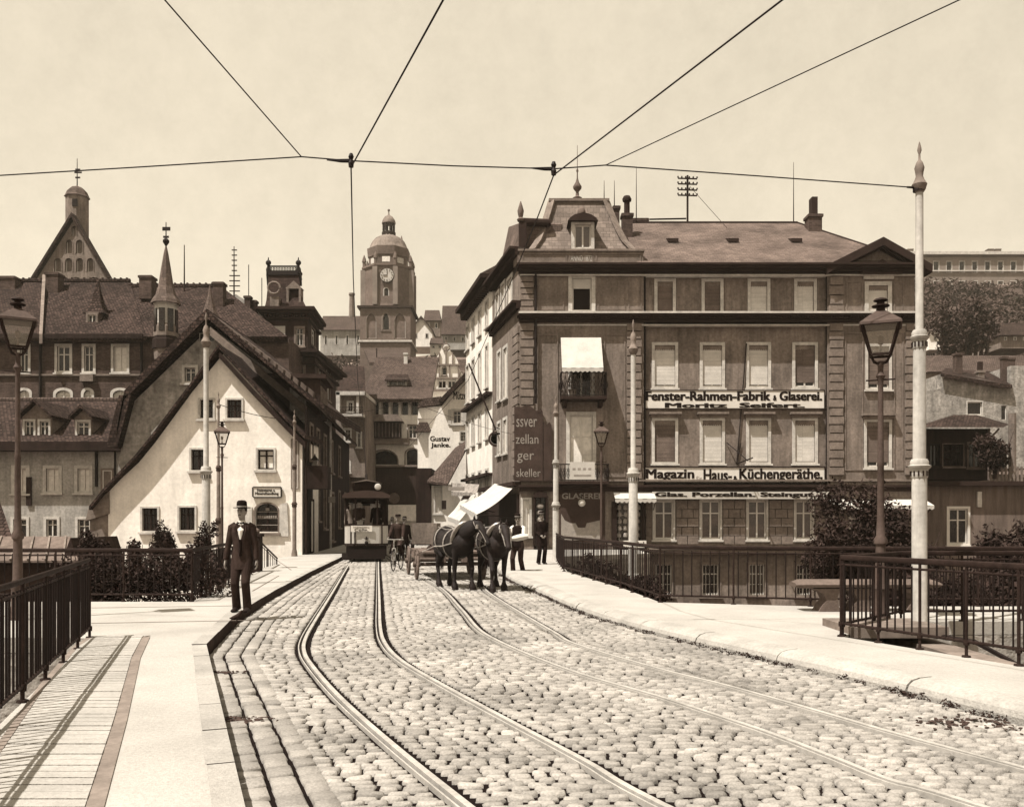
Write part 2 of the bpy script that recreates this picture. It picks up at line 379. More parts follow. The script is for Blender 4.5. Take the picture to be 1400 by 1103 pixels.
# hills across the river valley behind the town
def hilltop(x): return float(np.interp(x, [-400, -120, -60, -20, 20, 60, 90, 140, 400], [30, 36, 40, 43, 50, 58, 62, 63, 50]))
def hillz(x, y):
    t = min(1, max(0, (y - 70) / 150)); return LOW + (hilltop(x) - LOW) * t * (1 - .12 * math.sin(x * .05 + y * .04) * (1 - t)) - max(0, y - 260) * .12
mb = MB(); xs = np.linspace(-500, 500, 90); ys = np.linspace(70, 520, 46)
vs = [(x, y, hillz(x, y)) for y in ys for x in xs]
mb.add(vs, [(j * 90 + i, j * 90 + i + 1, (j + 1) * 90 + i + 1, (j + 1) * 90 + i) for j in range(45) for i in range(89)])
struct(mb.build('hillside', mat('hill_grass', .14, .35, .08, fine=.6, bump=.8), smooth=True))

# outline of the raised carriageway and pavements
KL = [(1.5, -3), (-1.36, 4.48), (-3.62, 10.4), (-4.35, 13.9), (-5.0, 18.5), (-6.0, 27), (-6.85, 35), (-8.3, 46), (-10.4, 60), (-12, 75)]      # left kerb
KR = [(7.6, -3), (4.0, 7.05), (3.45, 8.8), (2.95, 10), (2.05, 12.3), (1.35, 14.6), (.95, 17), (.5, 20), (.05, 22.8), (-.3, 26), (-.7, 31), (-1.1, 37), (-2.2, 45), (-4.2, 56), (-6.5, 66), (-7.5, 75)]
LB = [(-.3, -3), (-3.68, 6.3), (-5.27, 10.95), (-12, 11.3), (-14, 15.9), (-5.8, 15.9), (-7.37, 25.4), (-9.0, 30.5), (-9.3, 38), (-11.3, 58), (-12.2, 75)]
RB = [(10.1, -3), (5.11, 8.85), (4.16, 11.1), (5.6, 12.7), (9.4, 12.9), (9.5, 15.05), (5.1, 15.05), (2.66, 15.8), (2.42, 19), (1.6, 25.4), (1.75, 36), (6.2, 39.5), (6.4, 44.9), (.4, 45), (-1.9, 56), (-5.5, 66), (-6.5, 75)]
deck = [(x, y) for x, y in LB] + [(x, y) for x, y in RB][::-1]
mb = MB(); mb.prism([(x, y, -.06) for x, y in deck], (0, 0, LOW + .06 - .5)); struct(mb.build('bridge', RUBBLE))
road = [(x, y) for x, y in KL] + [(x, y) for x, y in KR][::-1]
mb = MB(); mb.prism([(x, y, -.03) for x, y in road], (0, 0, -.02)); struct(mb.build('road', DIRT))
# square at the end of the street, in front of the arcaded house
mb = MB(); mb.prism([(-24, 74.9, -.05), (-24, 160, -.05), (10, 160, -.05), (10, 74.9, -.05)], (0, 0, -3.3)); struct(mb.build('market_square', mat('far_paving', .32, .12, .6)))

def offset(pl, d):
    out = []
    for i, p in enumerate(pl):
        a = pl[max(i - 1, 0)]; b = pl[min(i + 1, len(pl) - 1)]; t = V((b[0] - a[0], b[1] - a[1])).normalized(); out.append((p[0] - t.y * d, p[1] + t.x * d))
    return out
def resample(pl, step):
    out = [V(pl[0])]
    for a, b in zip(pl[:-1], pl[1:]):
        a = V(a); b = V(b); n = max(1, int((b - a).length / step))
        for k in range(1, n + 1): out.append(a.lerp(b, k / n))
    return out
def smooth_pl(pl, it=2):
    for _ in range(it):
        o = [pl[0]]
        for a, b in zip(pl[:-1], pl[1:]): o += [(a[0] * .75 + b[0] * .25, a[1] * .75 + b[1] * .25), (a[0] * .25 + b[0] * .75, a[1] * .25 + b[1] * .75)]
        pl = o + [pl[-1]]
    return pl
# left pavement (sharp kerb), right pavement (rounded, lighter kerb)
KLi = offset(KL, .16)
mb = MB(); mb.prism([(x, y, .14) for x, y in KLi] + [(x, y, .14) for x, y in LB[::-1]], (0, 0, -.19)); struct(mb.build('pavement_left', PAVE))
KRi = offset(KR, -.30)
mb = MB(); mb.prism([(x, y, .14) for x, y in KRi] + [(x, y, .14) for x, y in RB[::-1]], (0, 0, -.19)); struct(mb.build('pavement_right', PAVE))
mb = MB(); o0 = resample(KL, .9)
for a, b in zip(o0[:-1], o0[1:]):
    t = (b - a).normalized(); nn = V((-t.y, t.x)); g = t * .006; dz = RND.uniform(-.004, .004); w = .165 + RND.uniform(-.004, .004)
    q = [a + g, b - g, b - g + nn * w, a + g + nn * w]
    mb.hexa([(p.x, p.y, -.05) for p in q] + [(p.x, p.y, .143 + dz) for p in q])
kl_ = struct(mb.build('kerb_left', [mat('kerb_sandstone', .38, .2, 1.5, fine=40, bump=.5), mat('kerb_face_shade', .045, .4, 3, fine=40, bump=.6)]))
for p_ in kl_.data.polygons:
    if abs(p_.normal.z) < .5: p_.material_index = 1  # upright kerb faces coloured dark: the shade on them is painted in
mb = MB(); o0 = resample(smooth_pl(KR, 2), .24); pr = [(0, -.05), (0.0, .03), (.02, .08), (.07, .118), (.16, .138), (.315, .143)]; m_ = len(pr)
nrm = []
for i, p in enumerate(o0): t = (o0[min(i + 1, len(o0) - 1)] - o0[max(i - 1, 0)]).normalized(); nrm.append(V((t.y, -t.x)))
for i0 in range(0, len(o0) - 5, 5):
    jb = RND.uniform(-.012, .012); vs = []
    for i in range(i0, i0 + 6):
        p = o0[i]; e = (o0[min(i + 1, len(o0) - 1)] - p).normalized() * (.012 if i == i0 else -.0 if i < i0 + 5 else -.012); j = jb + RND.uniform(-.004, .004)
        if i in (i0, i0 + 5): e = e if e.length else (p - o0[i - 1]).normalized() * -.012
        vs += [(p.x + e.x + nrm[i].x * (d + (j if k < 4 else 0)), p.y + e.y + nrm[i].y * (d + (j if k < 4 else 0)), z + (RND.uniform(-.003, .002) if 1 < k < 5 else 0)) for k, (d, z) in enumerate(pr)]
    mb.add(vs, [(i * m_ + k, (i + 1) * m_ + k, (i + 1) * m_ + k + 1, i * m_ + k + 1) for i in range(5) for k in range(m_ - 1)] + [tuple(range(m_)), tuple(range(5 * m_, 6 * m_))])
struct(mb.build('kerb_right', mat('worn_kerb', .40, .2, 1.6, fine=30, bump=.6)))

# boarded walkway over the service channel on the left pavement
wl = [(-.2, .3), (-1.55, 3.6), (-2.55, 6.0), (-3.95, 9.6), (-4.35, 10.75)]; wr = [(.5, .3), (-.93, 3.6)]
A1 = [G(0, 1021, .14), G(60, 935, .14), G(104, 884, .14), G(125, 870, .14)]
A2 = [G(130, 1103, .14), G(165, 985, .14), G(186, 900, .14), G(200, 871, .14)]
def ext(a, b): d = (a - b); return a + d.normalized() * 5
A1 = [ext(A1[0], A1[1])] + A1; A2 = [ext(A2[0], A2[1])] + A2
mb = MB(); rows = 74; y0, y1 = 1.2, 10.9
def xat(pl, y):
    return float(np.interp(y, [p.y for p in pl], [p.x for p in pl]))
y = y0
while y < 11.0:
    w = .125; xa, xb = xat(A1, y) + .04, xat(A2, y) - .05; dz = RND.uniform(-.002, .003)
    y2 = y + w - .014; xa2, xb2 = xat(A1, y2) + .04, xat(A2, y2) - .05
    mb.hexa([(xa, y, .12), (xb, y, .12), (xb2, y2, .12), (xa2, y2, .12), (xa, y, .156 + dz), (xb, y, .156 + dz), (xb2, y2, .156 + dz), (xa2, y2, .156 + dz)]); y += w
struct(mb.build('walkway_boards', mat('bleached_board', .40, .16, 1.2, fine=30, bump=.5)))
for pl, w, nm in ((A2, .055, 'asphalt_seam'), (A1, .035, 'asphalt_seam')):
    q = [(p.x, p.y) for p in pl]; qa, qb = offset(q, w * .8), offset(q, -w * .8); mb = MB()
    for i in range(len(q) - 1):
        mb.prism([(qa[i][0], qa[i][1], .1445), (qa[i + 1][0], qa[i + 1][1], .1445), (qb[i + 1][0], qb[i + 1][1], .1445), (qb[i][0], qb[i][1], .1445)], (0, 0, .004))
    struct(mb.build(nm, mat('seam_tar', .23, .2, 4)))
# narrow seams running across the asphalt
SEAM = mat('seam_tar', .20)
for a, b in (((125, 831), (330, 828)), ((125, 852), (345, 848)), ((345, 808), (381, 787)), ((379, 766), (398, 779)), ((180, 873), (205, 869))):
    p, q = G(*a, .14), G(*b, .14); t = (q - p).normalized(); nn = V((-t.y, t.x, 0)) * .014; up = V((0, 0, .0045))
    mb = MB(); mb.prism([p - nn + up, q - nn + up, q + nn + up, p + nn + up], (0, 0, .003)); struct(mb.build('asphalt_seam', SEAM))

# tram rails ---------------------------------------------------------
def catmull(pts, k=6):
    out = []; P_ = [pts[0]] + pts + [pts[-1]]
    for i in range(1, len(P_) - 2):
        a, b, c, d = [V(p) for p in P_[i - 1:i + 3]]
        for j in range(k):
            t = j / k; out.append(.5 * ((2 * b) + (c - a) * t + (2 * a - 5 * b + 4 * c - d) * t * t + (3 * b - a - 3 * c + d) * t ** 3))
    return out + [V(pts[-1])]
def px2(l): return [tuple(G(x, y)[:2]) for x, y in l]
RA = [(1.12, 2.0)] + px2([(640, 1103), (520, 1005), (460, 950), (427, 912), (415, 892), (416, 874), (430, 848), (455, 808), (478, 770)]) + [(-8.6, 50), (-11.0, 68)]
RBp = [(2.12, 2.4)] + px2([(900, 1098), (800, 1041), (700, 988), (600, 934), (548, 903), (526, 880), (519, 857), (518, 820), (517, 770)]) + [(-7.6, 50.3), (-10, 68.3)]
RC = [(4.0, 2.0)] + px2([(1343, 1103), (1221, 1068), (1150, 1040), (1057, 1004), (971, 975), (900, 952), (793, 921), (721, 894), (671, 871), (650, 856), (629, 831), (596, 799)]) + [(-4.0, 31), (-7.6, 50.1)]
RD = [(4.75, 2.6)] + px2([(1400, 1050), (1221, 1002), (1114, 971), (993, 937), (900, 914), (786, 880), (757, 864), (704, 833), (668, 810)]) + [(-1.1, 24), (-3.0, 31.6), (-6.6, 50.4)]
RAILS = []
for k, (pl, lb) in enumerate(((RA, 'grooved tram rail nearest the left kerb, curving sharply at the bend'), (RBp, 'grooved tram rail curving between the left kerb rail and the open setts'),
                              (RC, 'thin grooved tram rail running out from under the cart horses'), (RD, 'tram rail closest to the right pavement kerb'))):
    c = catmull(pl, 5); RAILS.append(c)
    rt = thing('tram_rail', lb, 'rail', (c[0].x, c[0].y, 0), 'tram rails set in the road')
    for nm, lo_, hi_, zt, m in (('running_head', -.032, .012, .008, STEEL), ('guard_lip', .044, .057, .006, STEEL), ('groove', .012, .044, -.022, IRON)):
        mb = MB(); a = offset([tuple(p) for p in c], lo_); b = offset([tuple(p) for p in c], hi_)
        for i in range(len(c) - 1):
            mb.hexa([(a[i][0], a[i][1], -.04), (a[i + 1][0], a[i + 1][1], -.04), (b[i + 1][0], b[i + 1][1], -.04), (b[i][0], b[i][1], -.04),
                     (a[i][0], a[i][1], zt), (a[i + 1][0], a[i + 1][1], zt), (b[i + 1][0], b[i + 1][1], zt), (b[i][0], b[i][1], zt)])
        mb.build(nm, m, rt)
# granite setts, each a worn block of its own shape -------------------
rs = np.random.RandomState(3)
allr = np.array([[p.x, p.y] for c in RAILS for p in c]); seg = []
for c in RAILS:
    q = np.array([[p.x, p.y] for p in c]); seg.append((q[:-1], q[1:]))
SA = np.concatenate([s[0] for s in seg]); SB = np.concatenate([s[1] for s in seg])
kly = [p[1] for p in KL]; klx = [p[0] for p in KL]; kry = [p[1] for p in KR]; krx = [p[0] for p in KR]
X, Y_, HW, HD, TL = [], [], [], [], []
RYX = [np.array(sorted((p.y, p.x) for p in c))[:, ::-1] for c in RAILS]
y = 3.2
while y < 60:
    far = y > 24; dy = .09 * (1.3 if far else 1) * rs.uniform(.95, 1.05); x0 = np.interp(y, kly, klx) + .56; x1 = np.interp(y, kry, krx) - .03
    cuts = sorted(float(np.interp(y, q[:, 1], q[:, 0])) for q in RYX); cuts = [c for c in cuts if x0 + .1 < c < x1 - .1]; edges = [x0] + cuts + [x1]
    for e0, e1 in zip(edges[:-1], edges[1:]):
        a = e0 + (.105 if e0 in cuts else 0); b = e1 - (.085 if e1 in cuts else 0)
        if b - a < .07: continue
        n_s = max(1, round((b - a) / (.142 * (1.2 if far else 1)))); ws = rs.uniform(.7, 1.3, n_s); ws *= (b - a) / ws.sum(); x = a
        for w in ws:
            X.append(x + w / 2); Y_.append(y + .03 * math.sin((x + w / 2) * 1.1 + 1.0) + rs.normal() * .003); HW.append(w / 2); HD.append(dy / 2); TL.append(.033 * math.cos(x * 1.1 + 1.0) + rs.normal() * .012); x += w
    y += dy
# three courses laid along the left kerb
for d, w in ((.10, .19), (.29, .19), (.47, .17)):
    pl = resample(offset(KL, -d), .2)
    for a, b in zip(pl[:-1], pl[1:]):
        if a.y < 2.5 or a.y > 45: continue
        m = (a + b) / 2; X.append(m.x); Y_.append(m.y); HW.append((b - a).length / 2); HD.append(w / 2); TL.append(math.atan2(b.y - a.y, b.x - a.x))
X, Y_, HW, HD, TL = map(np.array, (X, Y_, HW, HD, TL))
def segdist(px, py):
    d = np.full(len(px), 9.); 
    for a, b in zip(SA, SB):
        ab = b - a; t = np.clip(((px - a[0]) * ab[0] + (py - a[1]) * ab[1]) / (ab @ ab), 0, 1)
        d = np.minimum(d, np.hypot(px - a[0] - t * ab[0], py - a[1] - t * ab[1]))
    return d
sd = segdist(X, Y_); keep = (sd > .045) & (HW > .02); X, Y_, HW, HD, TL = X[keep], Y_[keep], HW[keep], HD[keep], TL[keep]
n = len(X); gap = .0065 + rs.rand(n) * .008; ca, sa = np.cos(TL), np.sin(TL); zt = rs.normal(size=n) * .006; tx = rs.normal(size=n) * .05; ty = rs.normal(size=n) * .05
vs = np.zeros((n, 12, 3)); cor = np.array([(-1, -1), (1, -1), (1, 1), (-1, 1)])
for ring, (ins, z) in enumerate(((0, -.05), (.002, -.013), (.015, .0))):
    for k in range(4):
        jx, jy = rs.normal(size=n) * .0035, rs.normal(size=n) * .003
        lx = cor[k, 0] * (HW - gap - ins) + jx; ly = cor[k, 1] * (HD - gap * 1.3 - ins * .8) + jy
        vs[:, ring * 4 + k, 0] = X + lx * ca - ly * sa; vs[:, ring * 4 + k, 1] = Y_ + lx * sa + ly * ca
        vs[:, ring * 4 + k, 2] = z + (zt + tx * lx + ty * ly if ring else 0)
fs = []
base = (np.arange(n) * 12)[:, None]
quads = [(0, 1, 5, 4), (1, 2, 6, 5), (2, 3, 7, 6), (3, 0, 4, 7), (4, 5, 9, 8), (5, 6, 10, 9), (6, 7, 11, 10), (7, 4, 8, 11), (8, 9, 10, 11)]
fs = np.concatenate([base + np.array(q) for q in quads]).tolist()
me = bpy.data.meshes.new('road_setts'); me.from_pydata(vs.reshape(-1, 3).tolist(), [], fs); me.materials.append(SETT); me.polygons.foreach_set('use_smooth', [True] * len(me.polygons))
ob = bpy.data.objects.new('road_setts', me); COL.objects.link(ob); struct(ob)
# weeds and dirt along the right gutter, droppings between the rails
gl = []
for p in resample(KR, .12):
    if 7 < p.y < 26 and RND.random() < .62: gl.append((V((p.x - .05 + RND.uniform(-.05, .03), p.y, .01)), (.07, .07, RND.uniform(.02, .05))))
o = leaves(gl, 4200, .016, 4, 'grass', mat('gutter_weed', .05, .4, 3)); o['kind'] = 'stuff'
mb = MB()
for (px, py, nn_, sp) in ((1335, 988, 110, .3), (330, 984, 70, .12), (305, 919, 40, .09)):
    c = G(px, py, 0)
    for k in range(nn_): mb.ball((c.x + RND.gauss(0, sp), c.y + RND.gauss(0, sp * .45), .004), (RND.uniform(.008, .03), RND.uniform(.008, .028), RND.uniform(.003, .010)), 6, 4)
o = mb.build('dirt', mat('dung', .06, .4, 10)); o['kind'] = 'stuff'
# ================================================================== the big corner house on the right
def zat(py, Y): return EYE + (HY - py) / F * Y
def xpx(px, Y): return (px - CX) / F * Y
YB = 45.0
FB = Fac((xpx(711, YB), YB), (xpx(1252, YB), YB))          # projecting bays
FM = Fac((xpx(711, 45.3), 45.3), (xpx(1252, 45.3), 45.3))  # recessed middle front
FS = Fac((.41, 45), (.41 - .225 * 7, 52))                 # flank towards the street
ZT = zat(366, 45)
house = thing('corner_house', 'large brown four storey corner house with slate roof and painted shop signs', 'house', (10.5, 45, LOW))
corner = MB(); corner.prism([(.41, 45, LOW), (xpx(880, 45), 45, LOW), (xpx(880, 45), 56.9, LOW), (5.0, 56.9, LOW), (5, 52, LOW), (-1.165, 52, LOW)], (0, 0, ZT - LOW))
mid = MB(); mid.box((xpx(880, 45), 45.3, LOW), (xpx(1130, 45.3), 56.8, ZT - .01))
rbay = MB(); rbay.box((xpx(1130, 45.15), 45, LOW), (xpx(1250, 45), 56.9, ZT))
ccut, mcut, rcut = MB(), MB(), MB()
# --- openings of the middle front
cols3 = [(894.5, 924), (959, 989), (1022, 1053), (1085.6, 1116.6)]
cols2 = [(891, 927), (956.6, 991), (1020, 1054), (1083, 1118)]
for k, (a, b) in enumerate(cols3):
    window(FM, house, (a, 381, b, 430), mcut, .16, blind=.97, bm=[BLIND_D, BLIND_D, BLIND, BLIND][k], valance=True, label=None)
for k, (a, b) in enumerate(cols2):
    window(FM, house, (a, 468, b, 531), mcut, .15, blind=[.95, .95, .95, .9][k], bm=[BLIND, BLIND, BLIND, BLIND_D][k], valance=True)
    window(FM, house, (a, 571, b, 634), mcut, .15, hood=.32, blind=.98, bm=[BLIND_D, BLIND, BLIND, BLIND][k], valance=True)
SHADE = mat('curtained_glass', .09, .5, 1.2, rough=.2, spec=.6)
for k, (a, b) in enumerate([(892, 923), (956, 987), (1020, 1050), (1085, 1113)]):
    window(FM, house, (a, 682, b, 738), mcut, .10, pane=SHADE, deep=.14)
    window(FM, house, (a + 1, 768, b - 1, 815), mcut, .12, sm=TRIM_M, deep=.2, sash='grid', grille=True, pane=SHADE if k == 2 else GLASS)
# --- corner bay
window(FB, house, (777, 375, 814, 428), ccut, .2, sash='none', label='open window with white half blind and a curtain hanging out', pane=SIGNK, blind=.32, bm=CLOTH_W)
window(FB, house, (777, 470, 813, 545), ccut, .14, sash='two', sill=False)
window(FB, house, (774, 563, 815, 657), ccut, .18, pane=CURT, sill=False, label='tall balcony door with white net curtains')
window(FB, house, (711.8, 680, 727, 733), ccut, .12, pane=CURT, sill=True)
window(FB, house, (729.5, 674, 748, 760), ccut, .07, sm=WOOD_D, wm=WOOD_D, sash='two', sill=False, label='dark carved shop door with glazed panels')
window(FB, house, (843, 684, 876, 742), ccut, .10, sm=WOOD_D, wm=WOODW, pane=SHADE)
# --- right bay
window(FB, house, (1182, 385, 1219, 432), rcut, .2, blind=.97, bm=BLIND, valance=True)
window(FB, house, (1183, 470, 1219, 533), rcut, .13, blind=.9, bm=BLIND_D, valance=True)
window(FB, house, (1181, 573, 1219, 640), rcut, .14, hood=.34, blind=.9, bm=BLIND_D, valance=True)
window(FB, house, (1160, 690, 1190, 745), rcut, .10, pane=SHADE)
window(FB, house, (1205, 690, 1235, 745), rcut, .10, pane=SHADE)
for k in range(3):     # flank windows facing the street
    x0, x1 = (681.5, 686.5), (689, 695)
for (a, b, t, c) in ((677.5, 683, 398, 440), (685, 691, 385, 430), (693, 701, 377, 420), (680, 685.5, 478, 548), (688, 694.5, 472, 545), (680, 685.5, 575, 622), (688, 694, 570, 620)):
    window(FS, house, (a, t, b, c), ccut, .16, pane=CURT, sash='two', deep=.12)
corner.build('wall', STUCCO, house, cut=ccut); mid.build('wall', STUCCO, house, cut=mcut); rbay.build('wall', STUCCO, house, cut=rcut)
# --- quoins
def quoins(f, x0, x1, ya, yb, n, alt=True):
    r = f.rect(x0, ya, x1, yb); h = (r[3] - r[1]) / n; mb = MB()
    for k in range(n): e = .05 if (alt and k % 2) else 0; f.box(mb, (r[0] + (e if x0 > 900 or x0 < 800 else 0), r[1] + k * h + .035, r[2] - e, r[1] + (k + 1) * h - .035), -.02, .11)
    mb.build('quoin_strip', TRIM_M, house)
quoins(FB, 711.2, 730, 442, 655, 19); quoins(FB, 711.2, 730, 378, 428, 6); quoins(FB, 857, 877, 442, 655, 19); quoins(FB, 1133, 1153, 442, 650, 18)
quoins(FB, 1237, 1249.5, 442, 650, 18); quoins(FB, 1133, 1153, 378, 430, 4); quoins(FS, 702, 710.5, 448, 650, 17)
# --- smooth raised panels between the windows
def frame(f, x0, y0, x1, y1, w=.05, d=.035):
    mb = MB()
    a, b, c, e = f.rect(x0, y0, x1, y1)
    for q in ((a, b, a + w, e), (c - w, b, c, e), (a + w, b, c - w, b + w), (a + w, e - w, c - w, e)): f.box(mb, q, -.02, d)
    mb.build('panel_moulding', TRIM_M, house)
for q in ((736, 379, 771, 424), (817, 379, 855, 424), (859, 379, 877, 424), (735, 457, 763, 652), (826, 457, 855, 652), (1157, 385, 1179, 430), (1222, 385, 1235, 430), (1155, 455, 1180, 643), (1222, 455, 1235, 643)): frame(FB, *q)
for a, b in ((925.5, 957.5), (990.5, 1020.5), (1054.5, 1084), (881.5, 893), (1118, 1129)): frame(FM, a, 380, b, 430)
# --- rusticated ground floor
for (f, a, b) in ((FM, 881, 891), (FM, 924, 955), (FM, 988, 1019), (FM, 1051, 1084), (FM, 1114, 1129), (FB, 1131, 1159), (FB, 1191, 1204), (FB, 1236, 1249.5), (FB, 749.5, 762)):
    r = f.rect(a, 684, b, 744); rows = 5; mb = MB(); h = (r[3] - r[1]) / rows
    for k in range(rows):
        n = 2 if (r[2] - r[0]) > .8 else 1; off = (.5 if k % 2 else 0.) if n == 2 else 0; w = (r[2] - r[0]) / n
        xs_ = [r[0]] + [r[0] + w * (j + (off or 1)) for j in range(n if off else n - 1)] + [r[2]]
        for u, v in zip(xs_[:-1], xs_[1:]): f.box(mb, (u + .02, r[1] + k * h + .02, v - .02, r[1] + (k + 1) * h - .02), -.02, .09)
    mb.build('ashlar_pier', TRIM_M, house)
# --- cornices and bands
def band(mb, x0, x1, y0, y1, d, f=FB): f.pbox(mb, x0, y0, x1, y1, -.3, d)
mb = MB()
band(mb, 706, 1256, 363.5, 366, .62); band(mb, 707, 1255, 366, 369, .5); band(mb, 709, 1253, 369.2, 373, .26); band(mb, 710.4, 1251, 373.2, 376, .12)
FS.pbox(mb, 672, 363, 711, 366.5, -.3, .55); FS.pbox(mb, 672, 367, 711, 374, -.3, .25)
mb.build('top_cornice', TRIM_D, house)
mb = MB()
band(mb, 707, 1254, 431, 433.5, .42); band(mb, 709, 1252, 433.8, 437, .3); band(mb, 710, 1251, 437.2, 441, .14)
FS.pbox(mb, 673, 431, 711, 434, -.3, .42); FS.pbox(mb, 673, 434.4, 711, 441, -.3, .2)
for k in range(150): FB.pbox(mb, 712 + k * 3.6, 434, 713.8 + k * 3.6, 436.6, .2, .38)
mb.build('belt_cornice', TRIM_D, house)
mb = MB(); band(mb, 709, 1252, 428.2, 430.8, .46); band(mb, 710.5, 1251, 376.4, 377.6, .2); band(mb, 711.5, 1251, 443.5, 445.5, .05); mb.build('light_string_course', TRIM, house)
mb = MB()
band(mb, 708, 1253, 663, 666, .40); band(mb, 710, 1251, 666.2, 671.5, .22); FS.pbox(mb, 660, 663, 711, 668, -.3, .4)
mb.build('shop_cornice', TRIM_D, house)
mb = MB(); band(mb, 710.5, 1251, 655.5, 658, .10); band(mb, 880, 1250, 748, 751, .28); band(mb, 880, 1250, 751.2, 757, .16); mb.build('plinth_course', TRIM_M, house)
# parapet over the corner bay
mb = MB(); FB.pbox(mb, 710, 345, 879, 363.3, -.5, .12); FB.pbox(mb, 708, 342, 880.5, 344.8, -.6, .22); FS.pbox(mb, 705, 342, 711, 363, -.3, .12)
mb.build('parapet', TRIM_M, house)
for a, b in ((714, 775), (778, 811), (814, 876)): frame(FB, a, 347.5, b, 360.5, .06, .15)
text('ANNO 1872', FB, FB.rect(780, 350, 809, 358), .12, TRIM, house, .0, 'date_lettering')
# pediment of the right bay
mb = MB(); pts = [(1130, 372), (1202, 336), (1252, 366), (1252, 372)]
FB.poly(mb, [(1131, 371), (1201, 337), (1258, 365), (1258, 371)], -1.0, .02); mb.build('pediment_wall', STUCCO, house)
mb = MB()
for (p, q, w, d) in (((1126, 372), (1202, 334), .42, .55), ((1202, 334), (1268, 371), .42, .55), ((1132, 373.5), (1202, 339.5), .18, .3), ((1202, 339.5), (1262, 373.5), .18, .3), ((1176, 374), (1203, 359.5), .2, .32), ((1203, 359.5), (1229, 374), .2, .32)):
    u0, z0 = FB.uv(*p); u1, z1 = FB.uv(*q); w2 = w / 2; FB.poly(mb, [(u0, z0 - w2), (u1, z1 - w2), (u1, z1 + w2), (u0, z0 + w2)], -.9 if w > .3 else -.02, d, px=False)
FB.pbox(mb, 1174, 374.2, 1231, 376.5, -.02, .34)
mb.build('pediment', TRIM_D, house)
mb = MB(); FB.pbox(mb, 1180, 377.5, 1221, 382, -.02, .12); mb.build('window_lintel', TRIM, house)
# roofs
mb = MB(); e0, e1 = xpx(872, 44.6), xpx(1256, 44.8); zr = zat(305, 51)
A_, B_, C_, D_ = (e0, 44.6, ZT + .12), (e1, 44.6, ZT + .12), (e1, 57.4, ZT + .12), (e0, 57.4, ZT + .12)
R0, R1 = (e0, 51, zr), (xpx(1090, 51), 51, zr)
mb.add([A_, B_, C_, D_, R0, R1, (e0, 44.6, ZT - .02), (e1, 44.6, ZT - .02), (e1, 57.4, ZT - .02), (e0, 57.4, ZT - .02)],
       [(0, 1, 5, 4), (1, 2, 5), (2, 3, 4, 5), (3, 0, 4), (0, 6, 7, 1), (1, 7, 8, 2), (2, 8, 9, 3), (3, 9, 6, 0), (6, 9, 8, 7)])
roof = mb.build('roof', SLATE, house)
mb = MB(); mb.tube([(e0, 51, zr + .03), R1[:2] + (zr + .03,)], .07, 6); mb.tube([R1[:2] + (zr + .02,), B_], .06, 6); mb.build('ridge_capping', TRIM_D, roof)
# side wing roof behind the mansard
mb = MB()
mb.prism([(.45, 45.9, ZT), (-1.1, 51.8, ZT), (-.2, 51.8, zat(296, 50)), (.62, 46.3, zat(303, 46.3)), (.5, 45.9, zat(306, 46))], (2.1, .2, 0)); mb.build('side_roof', SLATE, house)
mb = MB(); mb.box((.35, 45.5, ZT + .5), (.75, 46.1, zat(306, 45.7))); mb.tube([(.42, 45.7, zat(303, 45.7)), (2.0, 45.9, zat(303, 45.7))], .2, 10); mb.build('gutter_parapet', TRIM_D, house)
mb = MB(); mb.lathe((.45, 45.6, zat(303, 45.6)), [(.16, 0), (.2, .1), (.1, .2), (.14, .35), (.17, .55), (.1, .8), (.02, 1.05)], 10); mb.build('finial', STONE_B, house, smooth=True)
# concave mansard over the corner bay
mb = MB(); xb0, xb1, yb0, yb1 = xpx(727, 45.3), xpx(866, 45.3), 45.3, 50.6; xt0, xt1, yt0, yt1 = xpx(754, 46.8), xpx(829, 46.8), 46.8, 49.1
zb, ztm = zat(343, 45.3), zat(276, 46.8); lv = []
for t in (0, .2, .4, .6, .8, 1.0):
    k = 1 - (1 - t) ** 1.55; k = t ** .72
    lv.append([(xb0 + (xt0 - xb0) * k, yb0 + (yt0 - yb0) * k), (xb1 + (xt1 - xb1) * k, yb0 + (yt0 - yb0) * k), (xb1 + (xt1 - xb1) * k, yb1 + (yt1 - yb1) * k), (xb0 + (xt0 - xb0) * k, yb1 + (yt1 - yb1) * k), zb + (ztm - zb) * t])
vs = [(p[0], p[1], l[4]) for l in lv for p in l[:4]]
mb.add(vs, [(i * 4 + k, i * 4 + (k + 1) % 4, (i + 1) * 4 + (k + 1) % 4, (i + 1) * 4 + k) for i in range(5) for k in range(4)] + [(3, 2, 1, 0), (20, 21, 22, 23)])
mans = mb.build('mansard_roof', mat('patterned_slate', .20, .22, .8, pat='brick', pw=.32, ph=.26, mort=.55, patvar=.22), house)
for k in range(2):
    mb = MB()
    for i in range(5):
        a = V(lv[i][k] + (lv[i][4],)); b = V(lv[i + 1][k] + (lv[i + 1][4],)); n_ = V((0, -.06, .03)); mb.bar(a + n_, b + n_, .42, .10)
    mb.build('hip_slates', TRIM_M, mans)
mb = MB(); mb.box((xt0 - .15, yt0 - .15, ztm), (xt1 + .15, yt1 + .15, ztm + .14)); mb.box((xt0 + .05, yt0 - .03, ztm - .55), (xt1 - .05, yt0 + .3, ztm - .002)); mb.build('cap_cornice', TRIM_M, mans)
mb = MB(); cxm, cym = (xt0 + xt1) / 2, (yt0 + yt1) / 2; q = [(xt0 - .1, yt0 - .1), (xt1 + .1, yt0 - .1), (xt1 + .1, yt1 + .1), (xt0 - .1, yt1 + .1)]
mb.add([(x, y_, ztm + .14) for x, y_ in q] + [(cxm, cym, ztm + .62)], [(0, 1, 4), (1, 2, 4), (2, 3, 4), (3, 0, 4), (3, 2, 1, 0)]); mb.build('cap_roof', SLATE, mans)
